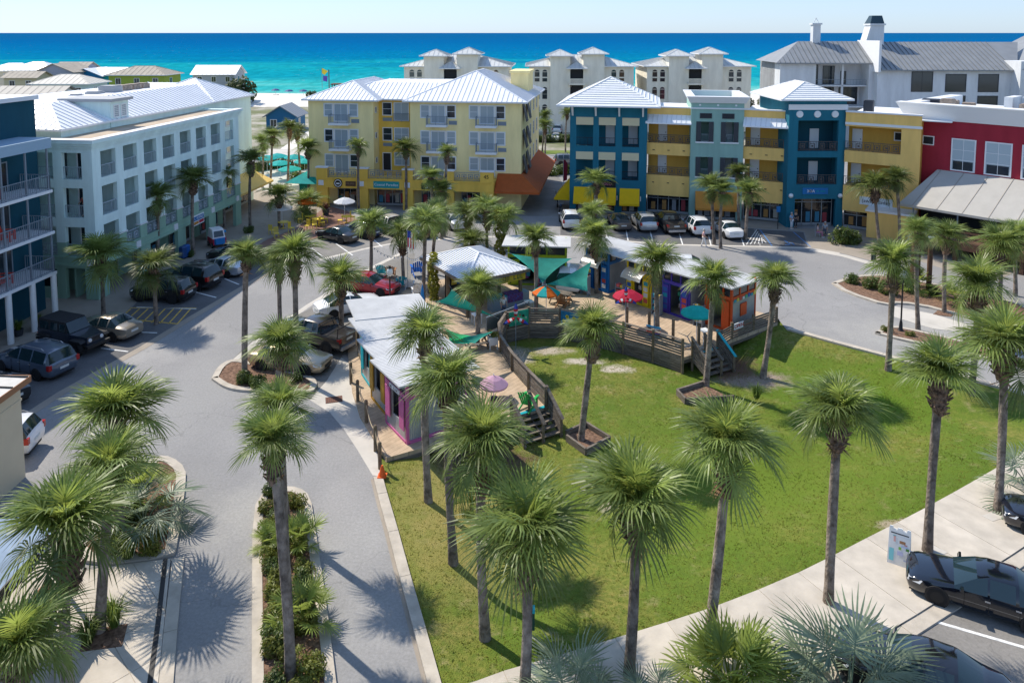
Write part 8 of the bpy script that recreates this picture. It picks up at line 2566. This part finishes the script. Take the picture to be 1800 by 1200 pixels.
person('person in light blue shirt and white trousers at the blue tower door', G3(1391, 402), R(30), (.35, .48, .66), (.68, .70, .74), (.5, .5, .5), M_HAIRW, 'stand')
person('person in dark clothes beside the blue tower door', G3(1398, 400), R(-20), (.03, .03, .04), (.04, .04, .05), hair=M_HAIRD)
person('seated person in pink trousers at the clipped shrub', G3(1437, 416), R(60), (.55, .42, .42), (.55, .18, .34), (.6, .3, .4), M_HAIRD, 'sit')
person('seated person in grey top at the clipped shrub', G3(1450, 412), R(-30), (.4, .42, .45), (.08, .09, .12), hair=M_HAIRW, pose='sit')
person('man in bright blue shirt and dark shorts beside the cart', G3(393, 430), R(200), (.02, .30, .62), (.05, .10, .10), hair=M_HAIRD, shorts=True)
hc, hs_ = math.cos(hotel.rotation_euler.z), math.sin(hotel.rotation_euler.z)
HL = lambda x, y, z: (C_.x + hc * x - hs_ * y, C_.y + hs_ * x + hc * y, z)
person('person in white shirt on the hotel middle balcony nearest the corner', HL(bays[0][0] + .7, 1.0, 6.1), hotel.rotation_euler.z + R(20), (.7, .7, .7), (.1, .12, .2), hair=M_HAIRD)
person('person in red shirt on the hotel front balcony', HL(1.1, 1.6, 6.1), hotel.rotation_euler.z - R(70), (.42, .10, .08), (.1, .1, .12), hair=M_HAIRD, pose='hold')

# bistro set of the seated people
for k, (u, v, rz, w) in enumerate([(1437, 416, 60, 'left'), (1450, 412, -30, 'right')]):
    cafe_chair('grey metal chair under the %s seated person' % w, G3(u, v, .0) , R(rz), M_ACG, 'grey metal chairs')

# ================================================================ street furniture
def globe_lamp(lab, p, h=4.2):
    t = thing('street_lamp', lab, 'street lamp', p, 0, 'globe street lamps')
    MB().lathe([(.2, 0), (.2, .12), (.13, .2), (.1, .6), (.075, .75), (.055, .8), (.05, h - .5), (.08, h - .45), (.09, h - .38), (.0, h - .38)], 12).build('post', M_BLACK, t, smooth=40)
    MB().lathe([(.09, h - .38), (.2, h - .25), (.24, h - .08), (.2, h + .1), (.1, h + .2)], 14).build('globe', mat('frosted glass', (.66, .70, .68), .15, spec=.6, trans=.3), t, smooth=60)
    MB().lathe([(.12, h + .18), (.14, h + .22), (.05, h + .32), (0, h + .42)], 10).build('finial', M_BLACK, t, smooth=40)
globe_lamp('black street lamp with glass globe on the small right island', G3(1583, 583), 4.1)
globe_lamp('black street lamp with glass globe in front of the red sedan', G3(686, 545), 2.9)
# road sign seen from behind
t = thing('road_sign', 'small dark road sign on grey post by the right island', 'sign', G3(1534, 491, .1), R(10))
MB().tube([(0, 0, -.1), (0, 0, 2.2)], .03, 6).build('post', M_METALRAIL, t)
MB().box(-.22, .22, -.02, .02, 1.5, 2.25).build('plate', M_SHUT, t)
t = thing('parking_sign', 'blue parking sign on black post before tan shopfront', 'sign', G3(1367, 403), 0)
MB().tube([(0, 0, 0), (0, 0, 2.3)], .035, 6).build('post', M_BLACK, t)
MB().box(-.2, .2, -.05, -.03, 1.8, 2.4).build('plate', M_SIGNB, t)
# sandwich board
p = G3(1580, 985, .105)
ab = thing('sandwich_board', 'white folding sandwich board with menu print beside the tall palm', 'sign', p, R(-32))
F1 = Face(-.36, -.22, 1, 0)
pl = MB().hexa([(-.38, -.30, 0), (.38, -.30, 0), (.38, -.27, 0), (-.38, -.27, 0)], [(-.36, -.04, 1.22), (.36, -.04, 1.22), (.36, -.01, 1.22), (-.36, -.01, 1.22)]).hexa([(-.36, -.04, 1.22), (-.22, -.04, 1.22), (-.22, -.01, 1.22), (-.36, -.01, 1.22)], [(-.35, -.02, 1.32), (-.24, -.02, 1.32), (-.24, .01, 1.32), (-.35, .01, 1.32)]).hexa([(.22, -.04, 1.22), (.36, -.04, 1.22), (.36, -.01, 1.22), (.22, -.01, 1.22)], [(.24, -.02, 1.32), (.35, -.02, 1.32), (.35, .01, 1.32), (.24, .01, 1.32)]).hexa([(-.1, -.04, 1.22), (.1, -.04, 1.22), (.1, -.01, 1.22), (-.1, -.01, 1.22)], [(-.08, -.02, 1.30), (.08, -.02, 1.30), (.08, .01, 1.30), (-.08, .01, 1.30)]).build('front_panel', M_WHITE, ab)
MB().hexa([(-.38, .27, 0), (.38, .27, 0), (.38, .30, 0), (-.38, .30, 0)], [(-.36, .02, 1.22), (.36, .02, 1.22), (.36, .05, 1.22), (-.36, .05, 1.22)]).build('rear_panel', M_WHITE, ab)
def onboard(x0, x1, z0, z1, m, nm):
    y = lambda z: -.30 + .26 * z / 1.22 - .006
    MB().add([(x0, y(z0), z0), (x1, y(z0), z0), (x1, y(z1), z1), (x0, y(z1), z1)], [(0, 1, 2, 3)]).build(nm, m, pl)
onboard(-.3, .3, 1.08, 1.12, M_SHUT, 'headline')
pcol = lambda n, c: mat('menu ' + n, c, .7)
onboard(-.33, -.17, .12, .55, pcol('aqua', (.25, .62, .66)), 'print')
for (x, z, w, h, c) in [(-.2, .8, .07, .2, (.75, .4, .35)), (-.0, .78, .2, .1, (.4, .2, .1)), (-.02, .56, .09, .1, (.25, .5, .1)), (.22, .58, .11, .09, (.1, .25, .06)), (.16, .74, .1, .05, (.6, .3, .3)), (.05, .66, .24, .06, (.5, .58, .75)), (-.06, .36, .2, .14, (.55, .56, .75)), (.16, .2, .22, .06, (.5, .55, .7)), (-.22, .98, .1, .05, (.3, .6, .6))]:
    onboard(x, x + w, z, z + h, pcol(str(c), c), 'print')
# traffic cone
t = thing('traffic_cone', 'orange traffic cone at the corner of the boardwalk', 'traffic cone', G3(672, 836, .1))
MB().lathe([(.17, .03), (.04, .5), (.0, .5)], 12).build('cone', mat('cone orange', (.75, .12, .02), .5), t, smooth=50)
MB().box(-.2, .2, -.2, .2, 0, .03).build('base', mat('cone orange', (.75, .12, .02), .5), t)
# posts with rope along the left boardwalk
bp_ = [(617, 672), (629, 705), (644, 742), (660, 789), (668, 820)]
for k, (u, v) in enumerate(bp_):
    p = G3(u, v, DZ)
    tag(MB().tube([(0, 0, -.2), (0, 0, .9), (0, 0, 1.15), (0, 0, 1.2)], [.09, .088, .088, .05], 10).build('timber_post', M_POST, loc=p), 'short timber post on the left boardwalk, ' + ['farthest from the cone', 'second from the far end', 'middle of five', 'second from the cone', 'nearest the cone'][k], 'post', 'posts along the boardwalk')
rp = MB()
for (a, b) in zip(bp_[:-1], bp_[1:]):
    A, B = G3(*a, DZ) + Vector((0, 0, 1.0)), G3(*b, DZ) + Vector((0, 0, 1.0))
    rp.tube([A.lerp(B, k / 6) - Vector((0, 0, .35 * 4 * (k / 6) * (1 - k / 6))) for k in range(7)], .02, 5)
tag(rp.build('rope', mat('rope', (.40, .33, .22), .9)), 'rope slung between the posts of the left boardwalk', 'rope')
for k, (u, v, la) in enumerate([(1098, 572, 'at the crimson parasol'), (1137, 580, 'before the yellow kiosk'), (1179, 594, 'before the purple kiosk'), (1224, 604, 'carrying the turquoise parasol')]):
    tag(MB().tube([(0, 0, -.2), (0, 0, 1.3), (0, 0, 1.36)], [.1, .1, .06], 10).build('timber_post', M_POST, loc=G3(u + 4, v + 2, DZ)), 'timber post on the right boardwalk ' + la, 'post', 'posts along the boardwalk')
# drains
for k, (u, v, la) in enumerate([(587, 702, 'rusty storm drain grate before the pink kiosk'), (1384, 497, 'dark storm drain grate right of the orange kiosk')]):
    t = thing('storm_drain', la, 'drain', G3(u, v, .012), R(15))
    MB().box(-.45, .45, -.35, .35, -.02, .004).build('frame', M_BROWN if k == 0 else M_PLAST, t)
    mb = MB()
    for i in range(9):
        mb.box(-.42 + i * .1, -.36 + i * .1, -.32, .32, .005, .02)
    mb.build('bar', mat('rust iron', (.16, .07, .05), .8) if k == 0 else M_SHUT, t)
# star striped spinners on poles
M_FR_, M_FW_, M_FB_ = mat('flag red', (.5, .02, .03), .7), mat('flag white', (.7, .7, .7), .7), mat('flag blue', (.02, .05, .3), .7)
def spinner(lab, p, h, sc=1.0, rot=0):
    t = thing('wind_spinner', lab, 'wind spinner', p, rot, 'star striped spinners')
    MB().tube([(0, 0, 0), (0, 0, h)], .022, 6).build('pole', M_METALRAIL, t)
    for k in range(3):
        a = R(90 + 120 * k)
        d = Vector((math.cos(a), 0, math.sin(a))); s = Vector((-d.z, 0, d.x))
        L = .95 * sc
        seg = [(.1, .06), (.28, .12), (.45, .14), (.62, .14), (.8, .1), (1.0, .03)]
        for i in range(5):
            m_ = [M_FR_, M_FW_, M_FR_, M_FB_, M_FB_][i]
            (a0, w0), (a1, w1) = seg[i], seg[i + 1]
            c = Vector((0, -.05, h))
            P = lambda f, w: [c + d * L * f + s * w * sc, c + d * L * f + Vector((0, -w * sc, 0)), c + d * L * f - s * w * sc, c + d * L * f + Vector((0, w * sc, 0))]
            MB().add(P(a0, w0) + P(a1, w1), [(0, 1, 5, 4), (1, 2, 6, 5), (2, 3, 7, 6), (3, 0, 4, 7)]).build('windsock_band', m_, t)
    return t
spinner('star striped wind spinner on a pole at the curved fence', Vector((.25, 47.2, lawn_z(.25, 47.2))), 2.3, 1.0)
spinner('star striped wind spinner before the crimson parasol', Vector((7.6, 48.0, DZ)), 2.3, .85)
# plank direction signs
t = thing('plank_signpost', 'post with colourful direction planks on the right boardwalk', 'sign', Vector((9.2, 46.4, DZ)))
MB().tube([(0, 0, 0), (0, 0, 1.9)], .04, 6).build('post', M_METALRAIL, t)
for k, (z, c, a) in enumerate([(.95, (.05, .3, .5), 5), (.78, (.6, .6, .6), -12), (.62, (.5, .12, .08), 8), (.46, (.03, .08, .35), -5), (.32, (.1, .4, .55), 14)]):
    o = MB().box(-.5, .45, -.05, -.02, -.06, .06).build('plank', mat('plank %d' % k, c, .7), t, loc=(0, 0, z)); o.rotation_euler = (0, R(a), R(-20 + 10 * k))
# driftwood
dw = MB()
o_ = Vector((10.9, 45.2, DZ))
dw.tube([(0, 0, .12), (.5, .1, .2), (1.1, -.2, .15), (1.7, -.5, .1)], [.1, .09, .07, .03], 6).tube([(.5, .1, .2), (.3, .5, .6), (-.3, .7, .8)], [.06, .04, .015], 6).tube([(.3, .5, .6), (.6, .6, .9)], [.03, .01], 5).tube([(1.1, -.2, .15), (1.3, .2, .5), (1.2, .5, .7)], [.04, .025, .01], 5).tube([(0, 0, .12), (-.5, -.1, .2), (-.8, .1, .5)], [.07, .04, .01], 5)
tag(dw.build('driftwood', mat('bleached driftwood', (.36, .33, .30), .9, var=.2, scale=6), loc=o_, smooth=60), 'bleached driftwood branch lying by the right stairs', 'driftwood')
# green waste post on the lawn
p = GL(931, 1130)
t = thing('waste_post', 'slim dark green waste post behind the ragged palm', 'waste bin', p)
MB().box(-.06, .06, -.06, .06, -.1, 1.2).build('post', mat('dark green metal', (.01, .06, .045), .5), t)
MB().box(-.16, .16, -.12, .12, .55, 1.15).build('box', mat('dark green metal', (.01, .06, .045), .5), t)
MB().box(-.17, .17, -.13, .13, 1.15, 1.25).build('lid', M_TURQ, t)
# flag by the road, beach flag
t = thing('flag', 'small striped flag on a palm by the white chairs', 'flag', G3(717, 512), R(20))
MB().tube([(0, 0, 0), (0, 0, 5.0)], .02, 5).build('pole', M_METALRAIL, t)
for k in range(6):
    MB().add([(.03 + k * .1, 0, 4.8 - k * .05), (.13 + k * .1, 0, 4.8 - k * .05 - .05), (.13 + k * .1, .02, 3.5 - k * .05), (.03 + k * .1, .02, 3.5 - k * .05)], [(0, 1, 2, 3)]).build('stripe', [M_FR_, M_FW_][k % 2], t)
MB().add([(.02, -.01, 4.83), (.3, -.01, 4.72), (.3, -.01, 4.2), (.02, -.01, 4.25)], [(0, 1, 2, 3)]).build('canton', M_FB_, t)
t = thing('beach_flag', 'yellow and purple beach warning flag on a pole at the shore', 'flag', Vector((-57.5, 232, 0)))
MB().tube([(0, 0, -.2), (0, 0, 8.5)], .16, 6).build('pole', M_TIMB, t)
MB().tube([(-2.2, 0, 2.5), (-2.2, 0, 9)], .08, 6).build('thin_pole', M_METALRAIL, t)
MB().add([(-2.2, 0, 9), (-.2, 0, 8.0), (-1.4, 0, 6.8), (-2.2, 0, 7.4)], [(0, 1, 2, 3)]).build('yellow_flag', mat('flag yellow', (.75, .6, .05), .7), t)
MB().add([(-1.8, 0, 6.6), (-.4, 0, 6.4), (-.6, 0, 4.6), (-1.9, 0, 5.0)], [(0, 1, 2, 3)]).build('purple_flag', mat('flag purple', (.12, .08, .4), .7), t)
t = thing('beach_lookout', 'dark wooden lookout platform on the dune', 'hut', Vector((-52.0, 221, 0)))
MB().box(-1.6, 1.6, -1.6, 1.6, 2.6, 2.9).box(-1.9, 1.9, -1.9, 1.9, 4.6, 4.9).build('platform', M_TIMB, t)
for x in (-1.5, 1.5):
    for y in (-1.5, 1.5):
        MB().box(x - .12, x + .12, y - .12, y + .12, -.2, 4.6).build('leg', M_TIMB, t)
for k, (x, y, w) in enumerate([(-78, 258, 'leftmost'), (-73, 258, 'second from left'), (-84, 262, 'half hidden'), (-98, 256, 'far left')]):
    t = thing('beach_umbrella', 'tiny dark blue beach umbrella on the sand, ' + w, 'umbrella', Vector((x, y, -2.3)), 0, 'beach umbrellas')
    MB().lathe([(0, 2.6), (1.0, 2.35), (1.7, 1.9)], 8).build('canopy', mat('navy canvas', (.02, .06, .2), .7), t)
    MB().tube([(0, 0, 0), (0, 0, 2.6)], .05, 5).build('pole', M_TRIM, t)
    MB().box(-1, -.3, -.5, .8, .2, .4).box(.3, 1, -.5, .8, .2, .4).build('lounger', M_SHUT, t)
# string lights from the palms to the pavilion
pa, pb, pc_ = GD(652, 430, G(652, 488).y), GD(712, 448, G(711, 514).y), GD(748, 440, G(744, 532).y)
for k, (A, B) in enumerate([(pa, pb), (pb, pc_)]):
    t = thing('string_lights', 'thin string of bulbs between the palms ' + ('before the red sedan' if k == 0 else 'and the pavilion'), 'string lights', (0, 0, 0), 0, 'string lights')
    f = lambda s: A.lerp(B, s) - Vector((0, 0, .5 * 4 * s * (1 - s)))
    MB().tube([f(i / 10) for i in range(11)], .012, 4).build('cable', M_BLACK, t)
    for i in range(1, 10):
        c = f(i / 10)
        MB().lathe([(0, -.16), (.05, -.12), (.04, -.04), (0, 0)], 6, c=c).build('bulb', M_LAMPW, t)
# potted plants before the teal building
for k, (u, v, la) in enumerate([(33, 590, 'left of two'), (66, 578, 'right of two')]):
    t = thing('potted_plant', 'dark potted plant between the white columns, ' + la, 'plant', G3(u, v, .03), 0, 'potted plants')
    MB().lathe([(0, 0), (.22, 0), (.3, .45), (.26, .45), (.24, .38), (0, .38)], 12).build('pot', M_SHUT, t, smooth=40)
    inst('foliage', GRASS, t, (0, 0, .35), (0, 0, 0), 1.1)
for k, (u, v, la) in enumerate([(573, 378, 'at the left arcade pier')]):
    t = thing('potted_plant', 'red leaved potted plant ' + la, 'plant', G3(u, v, .03), 0)
    MB().lathe([(0, 0), (.3, 0), (.42, .7), (.36, .7), (.34, .6), (0, .6)], 12).build('pot', M_SHUT, t, smooth=40)
    inst('foliage', leaf_blob(random.Random(4), .35, .35, .7, 300, .08, name='foliage').mesh('foliage', mat('red leaf', (.14, .04, .03), .6)), t, (0, 0, .6))
# motorcycles in the passage
def motorbike(lab, p, rz, col):
    t = thing('motorcycle', lab, 'motorcycle', p, rz, 'motorcycles in the passage')
    for x in (-.68, .68):
        w = MB().lathe([(.2, -.06), (.29, -.06), (.31, 0), (.29, .06), (.2, .06)], 16, c=(x, 0, .31), axis='y').build('wheel', M_TYRE, t)
        MB().lathe([(0, .02), (.2, .03)], 12, c=(x, 0, .31), axis='y').lathe([(.2, -.03), (0, -.02)], 12, c=(x, 0, .31), axis='y').build('rim', M_RIM, w)
    MB().tube([(-.4, 0, .62), (.0, 0, .72), (.32, 0, .80), (.42, 0, .72)], [.08, .13, .15, .08], 8).build('tank', mat('bike paint %.2f' % col[0], col, .3, coat=.5), t, smooth=60)
    MB().tube([(-.75, 0, .72), (-.4, 0, .70), (-.05, 0, .72)], [.06, .12, .1], 8).build('seat', M_PLAST, t, smooth=60)
    MB().box(-.25, .25, -.14, .14, .25, .6).build('engine', M_RIM, t)
    MB().tube([(.68, .05, .31), (.42, .05, .95)], .03, 6).tube([(.68, -.05, .31), (.42, -.05, .95)], .03, 6).build('fork', M_RIM, t)
    MB().tube([(.3, -.36, 1.02), (.42, 0, .95), (.3, .36, 1.02)], .02, 6).build('handlebar', M_RIM, t)
    MB().lathe([(0, .1), (.09, .08), (.08, 0)], 10, c=(.5, 0, .82), axis='x').build('headlight', M_LAMPW, t)
    MB().tube([(-.1, -.16, .3), (-.8, -.18, .3)], .05, 6).build('exhaust', M_RIM, t)
    return t
motorbike('blue black motorcycle parked beside the blue tower', G3(985, 374), R(80), (.01, .04, .12))
motorbike('dark motorcycle behind the blue one in the passage', G3(980, 362), R(85), (.02, .02, .025))
motorbike('dark motorcycle farthest back in the passage', G3(978, 350), R(85), (.03, .03, .03))
t = thing('feather_banner', 'tall red feather banner at the blue tower corner', 'flag', G3(990, 330), 0)
MB().tube([(0, 0, 0), (0, 0, 3.6)], .03, 5).build('pole', M_TRIM, t)
MB().add([(0, 0, .8), (.5, 0, 1.0), (.55, 0, 3.2), (.2, 0, 3.7), (0, 0, 3.6)], [(0, 1, 2, 3, 4)]).build('cloth', mat('dark red cloth', (.25, .02, .05), .8), t)
# blue newspaper boxes and bins by the hotel
for k, (u, v, c, la) in enumerate([(328, 452, (.01, .09, .32), 'blue newspaper box at the hotel pillar'), (322, 455, (.02, .07, .2), 'dark blue newspaper box at the hotel pillar'), (188, 497, (.02, .025, .03), 'black waste bin in the hotel arcade')]):
    t = thing('newspaper_box' if k < 2 else 'waste_bin', la, 'box' if k < 2 else 'waste bin', G3(u, v, .04), R(70))
    MB().box(-.25, .25, -.2, .2, .12, 1.0).build('case', mat('box %d' % k, c, .5), t)
    MB().hexa([(-.27, -.22, 1.0), (.27, -.22, 1.0), (.27, .22, 1.0), (-.27, .22, 1.0)], [(-.2, -.1, 1.15), (.2, -.1, 1.15), (.2, .15, 1.15), (-.2, .15, 1.15)]).build('lid', mat('box %d' % k, c, .5), t)
    MB().box(-.2, .2, -.15, .15, 0, .12).build('foot', M_PLAST, t)
# hedges and scrub beyond
HEDGE = leaf_blob(random.Random(77), 1.6, 1.0, 1.5, 1500, .16).mesh('foliage', M_LEAF)
DARKB = leaf_blob(random.Random(78), 1.6, 1.3, 1.8, 1300, .2).mesh('foliage', mat('dark scrub leaf', (.035, .06, .018), .6, var=.4, scale=1, trans=.2, col2=(.08, .11, .03)))
def bush(lab, p, sc, me, group):
    t = thing('bush', lab, 'bush', p, random.uniform(0, 6), group)
    inst('foliage', me, t, sc=sc)
    inst('stem', STEMS, t, sc=2.0)
for k, (u, v, la) in enumerate([(950, 249, 'left end of the clipped highway hedge'), (965, 249, 'second bush of the highway hedge'), (980, 249, 'third bush of the highway hedge'), (994, 249, 'fourth bush of the highway hedge'), (1008, 249, 'right end of the clipped highway hedge'), (965, 308, 'low hedge bush beside the passage, left'), (985, 306, 'low hedge bush beside the passage, right'), (455, 300, 'pool garden hedge bush at the hotel wall'), (480, 296, 'pool garden hedge bush, second from the hotel'), (505, 294, 'pool garden hedge bush in the middle'), (528, 296, 'pool garden hedge bush at the yellow wall'), (520, 318, 'flowering pool garden bush in front')]):
    bush(la, G3(u, v), (1, 1, .85), HEDGE, 'clipped hedge bushes')
for k, (X, Y, s, la) in enumerate([(-108, 186, 1.6, 'dark bush beside the turquoise house'), (-96, 190, 1.3, 'dark bush beside the lime house'), (-104, 178, 1.2, 'small dark bush before the far houses'), (-77, 206, 3.4, 'tree before the lone white roofed beach house'), (-80, 210, 1.3, 'low tree right of the lime house'), (66, 190, 1.8, 'dark tree beside the right condominium'), (62, 195, 1.6, 'dark bush at the right condominium'), (-45, 205, 1.2, 'dune bush by the lookout'), (-60, 222, 1.2, 'dune bush at the beach edge')]):
    bush(la, Vector((X, Y, 4.2 if Y < 195 and X < -90 else 0)), (s, s, s), DARKB, 'scrub bushes near the beach')
# light paving of the pool garden
struct(MB().prism(px((452, 335), (560, 345), (545, 300), (536, 262), (470, 262), (455, 300)), -.05, .012).build('pool_terrace', M_PALE))
struct(MB().prism([(-40, 125.5), (-30, 125.5), (-26, 228), (-48, 228)], -.02, .008).build('beach_path', M_SAND))

# ================================================================ clutter of the market court
t = thing('planter_box', 'white planter box with leafy plant inside the curved fence', 'planter', G3(866, 612, DZ), .3)
MB().box(-.28, .28, -.28, .28, .3, .8).build('box', M_CW, t)
for x in (-.24, .24):
    for y in (-.24, .24):
        MB().box(x - .03, x + .03, y - .03, y + .03, 0, .3).build('leg', M_CW, t)
inst('foliage', SHRUBY[0], t, (0, 0, .7), (0, 0, 0), .55)
for k, (x, y, c, la) in enumerate([(8.0, 53.1, (.5, .1, .1), 'left of the yellow kiosk door'), (10.3, 51.0, (.05, .3, .4), 'between yellow and purple kiosks'), (12.75, 48.9, (.5, .35, .05), 'between purple and orange kiosks'), (5.6, 55.0, (.1, .3, .2), 'at the blue kiosk'), (2.2, 55.6, (.4, .05, .2), 'before the lime shed')]):
    t = thing('display_rack', 'small wire display rack of bright goods ' + la, 'rack', Vector((x, y, DZ)), R(-45), 'display racks')
    MB().box(-.35, -.31, -.2, .2, 0, 1.5).box(.31, .35, -.2, .2, 0, 1.5).build('frame', M_METALRAIL, t)
    for j in range(3):
        sh = MB().box(-.3, .3, -.2, .2, .3 + j * .45, .33 + j * .45).build('shelf', M_METALRAIL, t)
        MB().box(-.26, .0, -.16, .14, .34 + j * .45, .58 + j * .45).build('goods', mat('rack a%d' % k, c, .6), sh)
        MB().box(.05, .27, -.14, .14, .34 + j * .45, .52 + j * .45).build('goods', mat('rack b%d' % j, [(.6, .55, .45), (.05, .2, .45), (.6, .4, .05)][j], .6), sh)
for k, (x, y, rz, la) in enumerate([(-2.3, 45.6, 20, 'under the lower green sail'), (3.6, 53.4, -30, 'under the right green sails'), (-3.6, 43.6, 60, 'beside the left kiosk backs')]):
    t = thing('picnic_table', 'weathered wooden picnic table ' + la, 'table', Vector((x, y, DZ)), R(rz), 'picnic tables')
    for j in range(5):
        MB().box(-.85, .85, -.38 + j * .155, -.24 + j * .155, .72, .76).build('table_board', M_WOOD, t)
    for s_ in (-1, 1):
        MB().box(-.85, .85, s_ * .7 - .13, s_ * .7 + .13, .43, .47).build('bench_board', M_WOOD, t)
        MB().bar((s_ * .6, -.7, .02), (s_ * .6, .25, .72), .06, .1).bar((s_ * .6, .7, .02), (s_ * .6, -.25, .72), .06, .1).bar((s_ * .6, -.8, .4), (s_ * .6, .8, .4), .06, .08).build('leg_frame', M_WOOD, t)
person('person in white shirt standing at the pavilion counter', Vector((-.6, 50.3, DZ)), R(30), (.68, .68, .66), (.08, .1, .16), hair=M_HAIRD)
